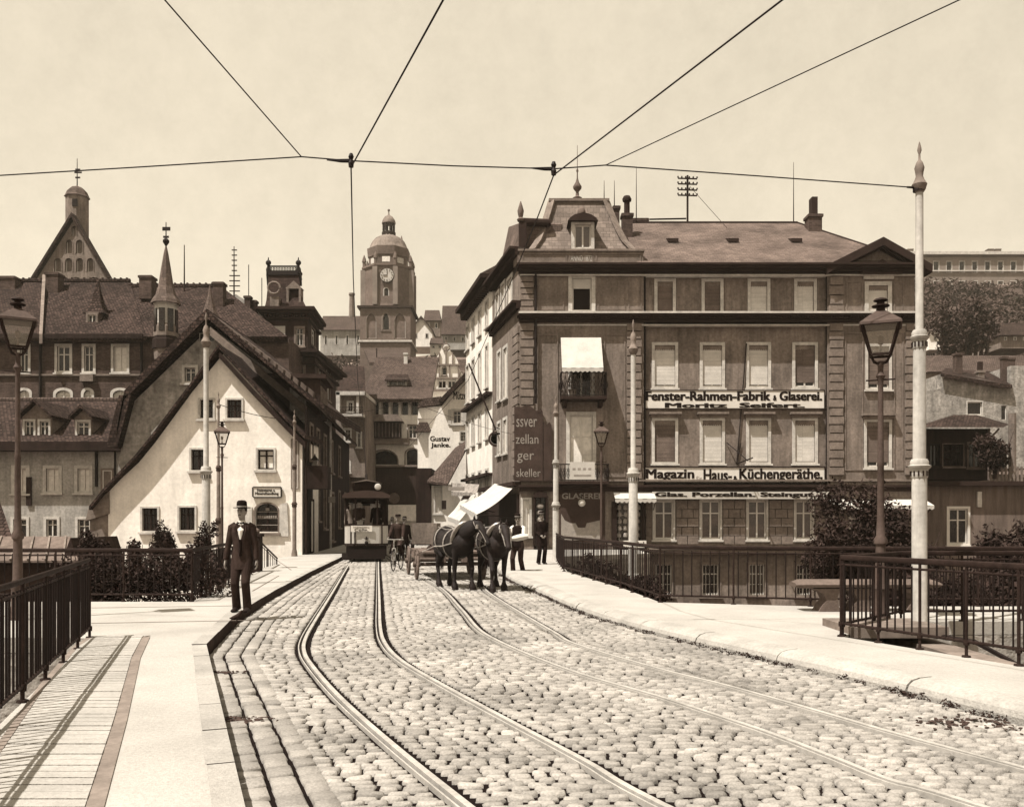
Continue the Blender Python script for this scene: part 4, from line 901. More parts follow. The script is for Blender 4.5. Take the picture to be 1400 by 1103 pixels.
mb2.build('verge_tiles', WOOD_M, rf)
mb = MB(); pr = [(292, 450), (352, 499), (425, 560)]
for a, b in zip(pr[:-1], pr[1:]): gable_bar(FSG, mb, a, b, -.4, .25, .5)
mb.build('verge_board', TRIM_M, h)
# finial turret at the gable peak of the house behind
# --- dark street front of the left row
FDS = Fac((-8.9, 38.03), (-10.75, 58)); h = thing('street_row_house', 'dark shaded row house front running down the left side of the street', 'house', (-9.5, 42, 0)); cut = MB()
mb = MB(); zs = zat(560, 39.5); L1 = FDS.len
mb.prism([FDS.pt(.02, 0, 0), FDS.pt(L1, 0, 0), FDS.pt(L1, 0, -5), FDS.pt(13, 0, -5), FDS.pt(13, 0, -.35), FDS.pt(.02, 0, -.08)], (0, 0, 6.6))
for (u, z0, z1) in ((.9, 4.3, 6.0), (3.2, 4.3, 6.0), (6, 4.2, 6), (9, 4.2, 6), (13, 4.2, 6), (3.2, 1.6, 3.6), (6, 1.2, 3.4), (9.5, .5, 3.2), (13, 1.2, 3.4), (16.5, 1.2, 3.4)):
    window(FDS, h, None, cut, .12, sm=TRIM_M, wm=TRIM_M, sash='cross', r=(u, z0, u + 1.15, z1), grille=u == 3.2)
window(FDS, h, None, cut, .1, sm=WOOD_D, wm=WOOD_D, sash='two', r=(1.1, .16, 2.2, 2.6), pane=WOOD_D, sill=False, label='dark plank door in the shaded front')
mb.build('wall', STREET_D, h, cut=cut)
mb = MB(); mb.prism([FDS.pt(-.1, 6.5, .5), FDS.pt(L1, 6.5, .5), FDS.pt(L1, 9.6, -3.2), FDS.pt(-.1, 9.6, -3.2)], (0, 0, .16)); mb.build('roof', TILE, h)
mb = MB(); u = 4.2; FDS.box(mb, (3.4, 6.6, 6.2, 8.3), -2.5, .15); FDS.box(mb, (3.2, 8.3, 6.4, 8.5), -2.6, .45); d_ = mb.build('dormer', STUCCO_D, h)
mb = MB()
for k in range(9): FDS.box(mb, (3.6 + k * .3, 6.9, 3.66 + k * .3, 8.0), .14, .2)
mb.build('lattice', TRIM_M, d_)
mb = MB(); FDS.box(mb, (.02, 3.0, 1.2, 4.0), .02, .9); mb.build('bay_box', WOOD_D, h)
t, r = None, None
t = thing('shop_sign', 'small pale sign projecting in the dark shade beside the tram', 'sign', P(453, 683, 46)); f_ = Fac((xpx(448, 46), 46), (xpx(458, 46), 46)); mb = MB(); f_.pbox(mb, 449, 679, 458, 687, -.04, .02); mb.build('board', SIGNL, t)
t = thing('wall_lantern', 'old bracket lantern fixed to the dark street front', 'lamp', P(430, 640, 40)); c = P(430.5, 640, 39.3); mb = MB(); mb.lathe(c, [(.11, -.2), (.2, .35)], 4, .785); mb.build('glass', LAMPGL, t); mb = MB(); mb.lathe(c + V((0, 0, .35)), [(.24, 0), (.05, .2), (.02, .3)], 4, .785); mb.build('roof', IRON, t); mb = MB(); mb.tube([c + V((0, 0, -.2)), c + V((-.1, .2, -.5)), c + V((-1.0, .5, -1.4))], .03, 5); mb.build('bracket', IRON, t)

# --- middle house, far left (cream front, two dormers)
FML = Fac((xpx(-60, 44), 44), (xpx(176, 44), 44)); h = bld('cream_house', 'stained cream plaster house with tiled roof and two gabled dormers at far left', 60, 750, 44)
mb = MB(); FML.pbox(mb, -260, 606, 166, 840, -8, 0); cut = MB()
for q in ((16, 636, 41, 675), (59, 636, 85, 674), (102, 636, 127, 674)): window(FML, h, q, cut, .16, sm=TRIM, pane=CURT)
for q in ((15, 706, 40, 737), (60, 706, 82, 736), (103, 706, 126, 742)): window(FML, h, q, cut, .13, sm=TRIM)
window(FML, h, (138, 640, 156, 672), cut, .1, sash='none', pane=TRIM_M, deep=.05, sm=TRIM_M, label='blocked up recess at the right end')
mb.build('wall', WALLC, h, cut=cut)
mb = MB(); FML.pbox(mb, 131, 606, 134, 665, .0, .12); FML.pbox(mb, 157, 608, 158.5, 680, 0, .1); mb.build('drainpipe', IRON, h)
mb = MB(); FML.pbox(mb, 37, 652, 44, 691, .03, .1); mb.build('hanging_board', WOOD_D, h)
zr_, ze_ = zat(547, 48), zat(604, 43.5); x0_, x1_ = xpx(-270, 44), xpx(172, 43.5); x2_ = xpx(180, 48)
mb = MB(); mb.prism([(x0_, 43.3, ze_), (x1_, 43.3, ze_), (x2_, 48, zr_), (x0_, 48, zr_)], (0, .1, -.22)); mb.prism([(x0_, 48, zr_), (x2_, 48, zr_), (x1_, 52.5, ze_), (x0_, 52.5, ze_)], (0, .1, -.22)); rf = mb.build('roof', TILE, h)
mb = MB(); mb.tube([(x0_, 48, zr_ + .02), (x2_, 48, zr_ + .02)], .13, 6); mb.build('ridge_tiles', TILE_L, rf)
mb = MB(); mb.box((x0_, 43.15, ze_ - .45), (x1_ + .3, 43.95, ze_ - .03)); mb.build('eaves_board', WOOD_D, h)
for (x0, x1, yt, yr, yb, n) in ((30, 71, 570, 550, 600, 2), (102, 126, 571, 558, 600, 1)):
    fd = Fac((xpx(x0, 44.0), 44.0), (xpx(x1, 44.0), 44.0)); dm = MB(); dc = MB()
    dob = None; fd.poly(dm, [(x0, yb), (x0, yt), ((x0 + x1) / 2, yr + 2), (x1, yt), (x1, yb)], -3.2, 0)
    w = (x1 - x0) / n
    fake = thing('tmp', 't', 't'); ws = [window(fd, h, (x0 + 1.5 + k * w, yt + 3, x0 + (k + 1) * w - 1.5, yb - 1), dc, .1, sm=TRIM, deep=.14) for k in range(n)]
    bpy.data.objects.remove(fake); d_ = dm.build('dormer', TRIM_M, h, cut=dc)
    mb = MB()
    for a, b in (((x0 - 4, yt + 2), ((x0 + x1) / 2, yr)), (((x0 + x1) / 2, yr), (x1 + 4, yt + 2))): gable_bar(fd, mb, a, b, .14, -3.3, .35)
    mb.build('dormer_roof', TILE, d_)

# --- large dark house block behind with the long tiled roof
FBB = Fac((xpx(-60, 55), 55), (xpx(440, 55), 55)); h = bld('brick_townhouse', 'long dark brick townhouse with huge tiled roof behind the cream house', 120, 560, 55)
mb = MB(); FBB.pbox(mb, -330, 463, 395, 760, -12, 0); cut = MB()
for q in ((24, 470, 42, 510), (75, 470, 99, 510), (112, 470, 131, 510), (152, 470, 177, 510)): window(FBB, h, q, cut, .16, sm=TRIM, pane=CURT if q[0] == 152 else GLASS)
for q in ((22, 530, 44, 556), (73, 530, 100, 556), (111, 530, 129, 556), (151, 530, 178, 556)): window(FBB, h, q, cut, .16, sm=TRIM, arch=True, rise=.3, pane=CURT)
mb.build('wall', BRICK, h, cut=cut)
mb = MB(); FBB.pbox(mb, -330, 511.5, 196, 514, -.1, .12); FBB.pbox(mb, 112, 513, 130, 522, 0, .3); mb.build('string_course', TRIM_M, h)
mb = MB(); FBB.pbox(mb, -330, 459, 200, 465, -.3, .6); FBB.pbox(mb, -330, 465.3, 200, 468, -.3, .35); mb.build('eaves_cornice', WOOD_D, h)
for x in (55, 193): mb = MB(); FBB.pbox(mb, x, 462, x + 2, 560, 0, .18); mb.build('drainpipe', IRON, h)
def roofslab(x0, x1, xr0, xr1, ye, yr, Ye, Yr, par=h, m=TILE, nm='roof'):
    a, b, c, d = P(x0, ye, Ye), P(x1, ye, Ye), P(xr1, yr, Yr), P(xr0, yr, Yr); mb = MB(); mb.prism([a, b, c, d], (0, .15, -.3))
    bk = 2 * Yr - Ye; mb.prism([V((a.x, bk, a.z)), V((b.x, bk, b.z)), c, d][::-1], (0, .15, -.3)); o = mb.build(nm, m, par)
    mb = MB(); mb.tube([d + V((0, 0, .05)), c + V((0, 0, .05))], .16, 6); n = int((c - d).length / .42)
    for k in range(n): q = d.lerp(c, (k + .5) / n); mb.box((q.x - .05, q.y - .1, q.z), (q.x + .05, q.y + .1, q.z + .26))
    mb.build('ridge_tiles', TILE, o); return o
r1 = roofslab(-330, 199, -330, 178, 460, 385, 54.4, 61)
r2 = roofslab(196, 393, 176, 303, 460, 392, 54.6, 60.6)
mb = MB(); mb.hexa([P(54, 459, 54.3), P(58.5, 459, 54.3), P(58.5, 459, 54.5), P(54, 459, 54.5), P(58, 378, 61), P(62.5, 378, 61), P(62.5, 378, 61.2), P(58, 378, 61.2)])
a = [P(53.5, 462, 54.2), P(58, 462, 54.2), P(62.5, 380, 60.9), P(58, 380, 60.9)]; mb = MB(); mb.prism([p + V((0, 0, .25)) for p in a], (0, 0, -.6)); mb.build('party_wall', TRIM_M, h)
fd = Fac((xpx(115, 56), 56), (xpx(137, 56), 56)); dm = MB(); dc = MB(); fd.pbox(dm, 117, 426, 135, 449, -2.6, 0); window(fd, h, (118, 428, 134, 448), dc, .12, sm=TRIM_M, sash='two', deep=.12, sill=False); d_ = dm.build('dormer', WOOD_M, h, cut=dc)
mb = MB(); c = fd.pt(*fd.uv(126, 426), -.8); mb.lathe(c, [(1.0, -.05), (.75, .2), (.42, .75), (.2, 1.6), (.06, 2.3)], 4, .785); mb.build('dormer_roof', TILE, d_)
for q in ((0, 20, 377, 392, 60), (62, 79, 372, 395, 59.5), (190, 207, 376, 396, 58.5), (291, 305, 385, 412, 58)): chimney(*q[:4], q[4], par=h)
for x, y0, y1, Y in ((252, 335, 392, 60), (320, 337, 400, 62)):
    t = thing('telegraph_mast' if x == 320 else 'lightning_rod', 'tall roof mast carrying many short insulator arms left of the corner tower' if x == 320 else 'thin lightning rod on the ridge between the spire and chimney', 'mast', P(x, y1, Y))
    mb = MB(); mb.tube([P(x, y1 + 12, Y), P(x, y0, Y)], [.06, .03], 5); mb.build('pole', WOOD_D, t)
    if x == 320:
        for k in range(9):
            w = 8 if k > 4 else 4; mb = MB(); mb.bar(P(x - w * .8, 342 + k * 7, Y - .05), P(x + w, 342 + k * 7, Y - .05), .05, .07); mb.build('crossarm', WOOD_D, t)
# oriel turret with spire
t = thing('spire_turret', 'slender pale turret with pointed slate spire and weathervane on the brick townhouse', 'turret', P(226, 520, 54)); Yt = 53.6
c = P(227, 520, Yt); c.z = 0
def ring(px, py): return (px / F * Yt, zat(py, Yt))
mb = MB(); mb.lathe(c, [ring(*q) for q in ((2, 540), (10, 524), (13, 519), (13, 494), (15, 492), (16, 478), (16, 448), (15, 446), (14.5, 444))], 8, .39); mb.build('oriel', TRIM_M, t)
mb = MB(); mb.lathe(c, [ring(*q) for q in ((18, 478), (17.5, 466), (16.4, 464), (16.4, 461))], 8, .39); mb.build('balustrade', WOOD_D, t)
mb = MB(); mb.lathe(c, [ring(*q) for q in ((14.5, 460), (14.5, 419), (16.5, 417), (16.5, 414))], 8, .39); mb.build('lantern_stage', TRIM, t)
for k in range(8):
    a = .39 + math.pi / 8 + k * math.pi / 4; n_ = V((math.cos(a), math.sin(a), 0)); s_ = V((-n_.y, n_.x, 0)); q = c + n_ * (14.5 / F * Yt * .90)
    for (za, zb_, m_) in ((zat(455, Yt), zat(424, Yt), GLASS), (zat(516, Yt), zat(497, Yt), GLASS)):
        mb = MB(); mb.prism([q - s_ * .17 + V((0, 0, za)), q + s_ * .17 + V((0, 0, za)), q + s_ * .17 + V((0, 0, zb_)), q - s_ * .17 + V((0, 0, zb_))], n_ * .1); mb.build('window', m_, t)
mb = MB(); mb.lathe(c, [ring(*q) for q in ((20, 416), (18, 411), (13.5, 404), (10, 392), (6.5, 368), (3, 346), (.8, 336))], 8, .39); mb.build('spire', SLATE, t)
mb = MB(); mb.lathe(c, [ring(*q) for q in ((.7, 337), (4.5, 339 - 8), (4.5, 338 - 9), (.9, 325), (.6, 304))], 8); z = zat(313, Yt); mb.bar(c + V((-.22, 0, z)), c + V((.26, 0, z)), .05, .22); mb.bar(c + V((-.17, 0, zat(324, Yt))), c + V((.17, 0, zat(324, Yt))), .05, .12); mb.build('weathervane', IRON, t)
t = thing('turret_roof', 'small pointed slate turret roof peeping behind the stone gable peak', 'turret', P(285, 440, 50)); c = P(287, 440, 50); mb = MB(); mb.lathe(c, [(.9, -.5), (.62, .0), (.35, .7), (.12, 1.5), (.03, 2.1)], 8); mb.build('roof', SLATE, t); mb = MB(); mb.lathe(c, [(.7, -2.4), (.7, -.5)], 8); mb.build('drum', WOOD_D, t)
# pale fire wall left of the corner tower
t = bld('firewall', 'pale triangular firewall rising behind the dark roof by the corner tower', 345, 420, 63); f_ = Fac((xpx(315, 64), 64), (xpx(400, 64), 64)); mb = MB(); f_.poly(mb, [(316, 412), (322, 402), (367, 430), (392, 470), (392, 560), (316, 560)], -6, 0); mb.build('wall', WALLC, t)
chimney(334, 342, 404, 420, 63, par=t); chimney(341, 350, 410, 424, 63.5, par=t)
mb = MB(); mb.tube([P(340, 410, 63), P(340, 362, 63)], .03, 4); mb.build('lightning_rod', IRON, t); mb = MB(); mb.tube([P(358, 425, 63), P(358, 380, 63)], .03, 4); mb.build('lightning_rod', IRON, t)

# --- corner tower block
h = bld('corner_tower_house', 'dark corner house with mansard tower crowned by iron cresting', 400, 600, 60); Yc = 60.0
FCT = Fac((xpx(362, Yc), Yc), (xpx(420, Yc), Yc)); FC2 = Fac((xpx(420, Yc), Yc), (xpx(436, 65), 65)); cut = MB()
mb = MB(); xa, xb, xc_ = xpx(362, Yc), xpx(421, Yc), xpx(436, 65); zc1, zc0 = zat(424, Yc), zat(479, Yc)
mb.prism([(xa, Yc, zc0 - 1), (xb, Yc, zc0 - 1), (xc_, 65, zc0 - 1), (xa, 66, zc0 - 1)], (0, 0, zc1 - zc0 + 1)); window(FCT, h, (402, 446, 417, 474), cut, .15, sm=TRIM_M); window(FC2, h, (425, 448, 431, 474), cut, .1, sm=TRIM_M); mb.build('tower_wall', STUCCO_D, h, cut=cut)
mb = MB(); FCT.pbox(mb, 364, 446, 390, 478, 0, .06); mb.build('pale_panel', TRIM, h)
mb = MB()
for (e, y0, y1) in ((.55, 421, 425), (.35, 425.2, 429), (.2, 434, 437)): mb.prism([(xa - e, Yc - e, zat(y1, Yc)), (xb + e, Yc - e, zat(y1, Yc)), (xc_ + e, 65, zat(y1, Yc)), (xa - e, 66, zat(y1, Yc))], (0, 0, (y1 - y0) / F * Yc))
for k in range(15): FCT.pbox(mb, 363 + k * 4, 430, 365 + k * 4, 433.5, 0, .3)
mb.build('tower_cornice', TRIM_D, h)
mb = MB(); z0, z1 = zat(421, Yc), zat(373.5, 61.2); lo_ = [(xpx(359, Yc) + .1, Yc + .1), (xpx(419, Yc), Yc + .1), (xpx(424, 65), 65), (xpx(362, 66), 66)]; hi_ = [(xpx(367, 61.2), 61.2), (xpx(408, 61.2), 61.2), (xpx(410, 64), 64), (xpx(368, 64), 64)]
lvl = []
for t_ in (0, .25, .5, .75, 1): k = t_ ** .55; lvl.append([(a[0] + (b[0] - a[0]) * k, a[1] + (b[1] - a[1]) * k, z0 + (z1 - z0) * t_) for a, b in zip(lo_, hi_)])
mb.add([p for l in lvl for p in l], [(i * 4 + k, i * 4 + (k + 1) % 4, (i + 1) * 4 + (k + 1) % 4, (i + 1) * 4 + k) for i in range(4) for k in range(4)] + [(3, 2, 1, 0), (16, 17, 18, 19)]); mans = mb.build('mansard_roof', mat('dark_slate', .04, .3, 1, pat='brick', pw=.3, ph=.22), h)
mb = MB(); zz = z1
q = [V((a[0], a[1], zz)) for a in hi_]
for a, b in zip(q, q[1:] + q[:1]):
    mb.bar(a, b, .3, .3); mb.tube([a + V((0, 0, .5)), b + V((0, 0, .5))], .04, 4); n = 11
    for k in range(n): c_ = a.lerp(b, (k + .5) / n); mb.tube([c_ + V((.15 * math.cos(j * .785), 0, .3 + .15 * math.sin(j * .785))) for j in range(9)], .03, 4, cap=False)
    mb.tube([a, a + V((0, 0, 1.1))], [.15, .03], 5); mb.ball(a + V((0, 0, .72)), .2, 6, 5)
mb.build('cresting', IRON, mans)
mb = MB(); c_ = P(376, 413, 60.2); mb.tube([c_ + V((.42 * math.cos(a * .6), -.25, .9 + .42 * math.sin(a * .6))) for a in range(11)], .08, 5); mb.box(c_ + V((-.3, -.2, -.7)), c_ + V((.3, .5, .35))); c_ = P(402, 403, 60.6); mb.box(c_ + V((-.5, -.1, -.9)), c_ + V((-.35, .6, .4))); mb.box(c_ + V((.35, -.1, -.9)), c_ + V((.5, .6, .4))); mb.prism([c_ + V((-.6, -.1, .4)), c_ + V((.6, -.1, .4)), c_ + V((0, -.1, .95))], (0, .6, 0)); mb.build('dormer_ornament', STUCCO, mans)
mb = MB(); xe0, xe1, xe2 = xpx(318, 58), xpx(430, 58.5), xpx(459, 68); ze = zat(490, 60); cut = MB()
mb.prism([(xe0, 58.6, 0), (xe1, 58.6, 0), (xe2, 68, 0), (xe0, 70, 0)], (0, 0, ze)); F3 = Fac((xe0, 58.6), (xe1, 58.6)); F4 = Fac((xe1, 58.6), (xe2, 68))
for q in ((340, 498, 356, 534), (402, 499, 418, 545)): window(F3, h, q, cut, .16, sm=TRIM_M, pane=GLASS)
for q in ((435, 500, 440, 545), (446, 504, 451, 548), (435, 565, 440, 605), (446, 568, 451, 608)): window(F4, h, q, cut, .13, sm=TRIM_M)
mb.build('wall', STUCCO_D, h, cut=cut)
mb = MB()
for e, y0, y1 in ((.9, 482, 486), (.55, 486.2, 490), (.3, 497, 500)):
    zz = zat(y1, 59); mb.prism([(xe0, 58.6 - e, zz), (xe1 + e * .4, 58.6 - e, zz), (xe2 + e, 68, zz), (xe0, 70, zz)], (0, 0, (y1 - y0) / F * 59))
mb.build('main_cornice', TRIM_D, h)

# ================================================================== end of the street
h = bld('balcony_house', 'narrow brown house front with pale balcony just beyond the dark corner', 480, 700, 74); Fb = Fac((xpx(462, 74), 74), (xpx(500, 74), 74)); cut = MB()
mb = MB(); Fb.pbox(mb, 455, 541, 499, 760, -6, 0)
for q in ((474, 548, 484, 563), (470, 585, 481, 604), (470, 628, 480, 646), (487, 590, 495, 612)): window(Fb, h, q, cut, .14, sm=TRIM, pane=CURT if q[1] > 600 else GLASS, arch=q[1] > 600, rise=.2)
mb.build('wall', STUCCO, h, cut=cut); mb = MB(); Fb.pbox(mb, 466, 568, 499, 571, 0, 1.2); mb.build('balcony', TRIM, h); mb = MB(); Fb.pbox(mb, 460, 536, 500, 541, -6, .5); mb.build('cornice', TRIM, h); mb = MB(); Fb.pbox(mb, 460, 650, 500, 653, 0, .4); mb.build('shop_cornice', TRIM_M, h)
mb = MB(); Fb.pbox(mb, 461, 537, 466, 566, 0, .5); Fb.pbox(mb, 488, 541, 491, 568, 0, .3); mb.build('pilaster', TRIM, h)
mb = MB(); lattice(mb, Fb.pt(.4, 0, 1.15), Fb.pt(2.3, 0, 1.15), zat(568, 73), zat(557, 73), 8); mb.build('balcony_rail', IRON, h)
mb = MB(); mb.prism([P(460, 537, 73.6), P(500, 537, 73.6), P(498, 500, 79), P(470, 500, 79)], (0, 0, -.2)); mb.build('roof', TILE, h)

h = bld('arcaded_house', 'steep roofed medieval house with five arched loggia and timber bay closing the street', 540, 710, 80); FA = Fac((xpx(500, 80), 80), (xpx(600, 80), 80)); cut = MB()
mb = MB(); FA.pbox(mb, 499, 543, 640, 745, -10, 0)
for k in range(5): window(FA, h, (507 + k * 13.4, 546, 519 + k * 13.4, 568), cut, .09, arch=True, sash='none', deep=.7, sill=False, sm=TRIM, label='open loggia arch' if k == 0 else None)
window(FA, h, (557, 580, 571, 600), cut, .1, sm=TRIM_M, deep=.25); window(FA, h, (553, 612, 575, 637), cut, .1, arch=True, rise=.5, deep=.5, sash='none', sm=TRIM_M)
window(FA, h, (504, 614, 545, 636), cut, .1, arch=True, rise=.9, deep=1.0, sash='none', sm=TRIM_M); window(FA, h, (512, 655, 535, 700), cut, .1, arch=True, rise=.8, deep=.6, sash='none', sm=STUCCO_D)
window(FA, h, (556, 655, 575, 690), cut, .1, arch=True, rise=.8, deep=.6, sash='none', sm=STUCCO_D)
mb.build('wall', WHITE, h, cut=cut)
mb = MB(); FA.pbox(mb, 500, 637, 600, 692, 0, .25); mb.build('lower_front', STUCCO_D, h); mb = MB(); FA.pbox(mb, 500, 636, 600, 638.5, 0, .5); FA.pbox(mb, 506, 600, 560, 608, 0, .9); mb.build('balustrade', TRIM_M, h)
mb = MB(); FA.pbox(mb, 510, 578, 549, 600, 0, 1.1); ob_ = mb.build('timber_bay', WOOD_D, h); mb = MB()
for k in range(9): FA.pbox(mb, 511 + k * 4.6, 580, 512 + k * 4.6, 599, 1.1, 1.18)
mb.build('bay_posts', WOOD_M, ob_); mb = MB(); FA.poly(mb, [(503, 578), (553, 578), (546, 569), (510, 569)], 0, 1.5); mb.build('bay_roof', TRIM_M, ob_)
mb = MB(); FA.pbox(mb, 528, 690, 600, 712, .0, .5); mb.build('white_dado', WHITE, h); mb = MB(); c_ = P(539, 681, 79.5); mb.lathe((0, 0, 0), [(.5, 0), (.5, .1), (.3, .1), (.3, .06)], 14); mb.v = [(c_.x + v[0], c_.y - v[2], c_.z + v[1]) for v in mb.v]; mb.build('wall_medallion', STONE_B, h)
mb = MB(); mb.prism([P(496, 545, 79.2), P(590, 545, 79.2), P(600, 488, 85), P(515, 488, 85)], (0, .1, -.3)); mb.prism([P(496, 545, 79.2), P(515, 488, 85), P(489, 555, 92)], (0, 0, -.2)); rf = mb.build('roof', TILE_L, h)
fd = Fac((xpx(529, 81), 81), (xpx(557, 81), 81)); dm = MB(); dc = MB(); fd.pbox(dm, 529, 517, 557, 528, -3, 0); window(fd, h, (530, 518, 556, 527.5), dc, .08, sash='grid', sill=False, deep=.12, sm=TRIM); d_ = dm.build('dormer', TRIM_M, h, cut=dc); mb = MB(); mb.prism([P(526, 519, 80.6), P(560, 519, 80.6), P(556, 506, 84), P(532, 506, 84)], (0, 0, -.12)); mb.build('dormer_roof', TILE, d_)
chimney(552, 557, 482, 497, 84, par=h, m=TRIM); mb = MB(); mb.tube([P(515, 490, 85), P(515, 476, 85)], .05, 4); mb.build('finial', IRON, h)

h = bld('stepped_gable_house', 'renaissance house with scrolled white gable of volutes and pilasters', 600, 560, 90); Fg = Fac((xpx(570, 90), 90), (xpx(635, 90), 90)); cut = MB()
mb = MB(); gp = [(572, 640), (572, 536), (574, 528), (580, 524), (582, 517), (586, 511), (592, 509), (592, 499), (594, 492), (600, 484), (603, 478), (606, 472), (610, 470), (614, 473), (616, 480), (622, 487), (626, 494), (627, 502), (631, 509), (634, 514), (640, 520), (640, 640)]
Fg.poly(mb, gp, -1.2, 0); window(Fg, h, (604, 501, 611, 513), cut, .08, arch=True, sash='none', sm=TRIM_M, deep=.3); window(Fg, h, (598, 519, 611, 531), cut, .1, sash='two', sm=TRIM, deep=.3); window(Fg, h, (611, 519, 624, 531), cut, .1, sash='two', sm=TRIM, deep=.3)
mb.build('gable_wall', WHITE, h, cut=cut)
mb = MB()
for (a, y, b) in ((591, 498, 629), (582, 516, 634), (573, 533, 640)): Fg.pbox(mb, a, y, b, y + 2, 0, .25)
for x, a, b in ((600, 482, 498), (609, 474, 498), (618, 482, 498), (592.5, 500, 516), (600, 500, 516), (614, 500, 516), (626, 500, 516), (583, 518, 533), (592, 518, 533), (576, 535, 545)): Fg.pbox(mb, x, a, x + 1.6, b, 0, .18)
mb.build('pilasters', TRIM_M, h)
mb = MB()
for x, y, r_ in ((587, 513, 5), (578, 528, 5), (632, 512, 4), (610, 475, 5)):
    c_ = Fg.pt(*Fg.uv(x, y), .12); mb.tube([c_ + V((r_ / F * 90 * math.cos(a_ * .6), 0, r_ / F * 90 * math.sin(a_ * .6))) for a_ in range(11)], .07, 5)
mb.build('volute', TRIM_M, h); mb = MB(); mb.tube([Fg.pt(*Fg.uv(609.5, 472), -.3), Fg.pt(*Fg.uv(609.5, 463), -.3)], [.12, .03], 5); mb.build('finial', STONE_B, h)
mb = MB(); mb.prism([P(574, 545, 91), P(660, 545, 91), P(660, 490, 97), P(570, 494, 97)], (0, .1, -.3)); mb.build('roof', TILE_L, h); mb = MB(); mb.box(P(571, 520, 89), P(640, 560, 97) + V((0, 0, 3))); 
mb = MB(); Fg.pbox(mb, 572, 541, 660, 700, -10, -1.3); mb.build('body', WALLC, h)

# --- church tower
Yw = 155.0; t = thing('church_tower', 'octagonal brick church tower with clock, dome and open lantern above the rooftops', 'church tower', (xpx(526, Yw), Yw + 4.6, 15)); cxw = xpx(526.5, Yw); cyw = Yw + 4.6
def rg(px, py): return (px / F * Yw, zat(py, Yw))
rg2 = lambda px, py: (px / F * cyw, zat(py, cyw - .5))
s2 = 34.5 / F * Yw
mb = MB(); mb.box((cxw - s2, cyw - s2, 5), (cxw + s2, cyw + s2, zat(421, Yw))); cut = MB(); Ft = Fac((cxw - s2, cyw - s2), (cxw + s2, cyw - s2)); TW = mat('tower_brick', .16, .3, .25, fine=2.5)
window(Ft, t, (521, 426, 534, 452), cut, .3, arch=True, deep=.8, sash='none', sm=TRIM_M, sill=True, rise=1.4); window(Ft, t, (500, 428, 515, 463), cut, .1, arch=True, deep=.3, sash='none', sm=TRIM_M, pane=TW, sill=False, rise=1.6); window(Ft, t, (538.5, 428, 555, 463), cut, .1, arch=True, deep=.3, sash='none', sm=TRIM_M, pane=TW, sill=False, rise=1.6)
mb.build('base', TW, t, cut=cut); mb = MB(); mb.box((cxw - s2 - .3, cyw - s2 - .3, zat(467.5, Yw)), (cxw + s2 + .3, cyw + s2 + .3, zat(465, Yw))); mb.build('string_course', TRIM, t); mb = MB(); mb.box((cxw - s2 - .45, cyw - s2 - .45, zat(420.8, Yw)), (cxw + s2 + .45, cyw + s2 + .45, zat(418, Yw))); mb.build('string_course', TRIM_D, t)
o8 = 1 / math.cos(math.pi / 8); mb = MB(); mb.lathe((cxw, cyw, 0), [(s2 * o8 * 1.0, zat(418, Yw)), (s2 * o8 * .98, zat(414, Yw)), (s2 * o8 * .97, zat(364, Yw)), (s2 * o8 * 1.03, zat(362, Yw)), (s2 * o8 * 1.03, zat(359.5, Yw))], 8, math.pi / 8)
F8 = Fac((cxw - 2.5, cyw - s2 * .975), (cxw + 2.5, cyw - s2 * .975)); cut = MB(); window(F8, t, (524, 393, 532, 405), cut, .12, arch=True, sash='none', deep=.4, sm=TRIM, sill=False)
mb.build('octagon', TW, t, cut=cut)
mb = MB()
for k in range(8):
    a = math.pi / 8 + k * math.pi / 4; q = V((cxw + math.cos(a) * s2 * o8 * .975, cyw + math.sin(a) * s2 * o8 * .975, 0)); mb.box(q + V((-.42, -.42, zat(416, Yw))), q + V((.42, .42, zat(364, Yw))))
mb.build('corner_buttresses', mat('tower_stone', .24, .25, .5), t)
mb = MB(); mb.lathe((cxw, cyw, 0), [rg(35.5, 361), rg(35.5, 359.2)] + [rg(28.5, 359), rg(28.5, 345), rg(30, 344.5), rg2(30, 342.5)], 8, math.pi / 8)
mb.build('gallery', TW, t)
for k in range(8):
    a = k * math.pi / 4 - math.pi / 2; n_ = V((math.cos(a), math.sin(a), 0)); s_ = V((-n_.y, n_.x, 0)); q = V((cxw, cyw, 0)) + n_ * (28.5 / F * Yw * math.cos(math.pi / 8) - .02); mb = MB(); mb.prism([q + s_ * w_ + V((0, 0, z_)) for w_, z_ in ((-.7, zat(355, Yw)), (.7, zat(355, Yw)), (.7, zat(347.5, Yw)), (-.7, zat(347.5, Yw)))], n_ * .06); mb.build('gallery_window', CURT if k == 0 else TRIM, t)
for k in range(8): a = math.pi / 8 + k * math.pi / 4; mb = MB(); mb.lathe((cxw + math.cos(a) * 35 / F * Yw, cyw + math.sin(a) * 35 / F * Yw, zat(359, Yw)), [(.3, -.5), (.3, .8), (.42, .9), (.3, 1.5), (.03, 2.2)], 6); mb.build('gallery_urn', TW, t)
mb = MB(); mb.lathe((cxw, cyw, 0), [rg2(*q) for q in ((28, 343), (26.5, 341), (25, 336), (22.5, 331), (18.5, 326.5), (13, 323.5), (9.5, 322.5), (9, 320))], 16, math.pi / 16); dm = mb.build('dome', STUCCO, t, smooth=True)
mb = MB(); c_ = V((cxw + .1, cyw - 25 / F * Yw * .9, zat(332.5, Yw))); mb.ball(c_, (.55, .5, .7), 12, 8); mb.build('dome_oculus', SIGNK, dm)
mb = MB(); mb.lathe((cxw, cyw, 0), [rg2(9.5, 322.5), rg2(9.5, 317), rg2(8.5, 316.5)], 12)
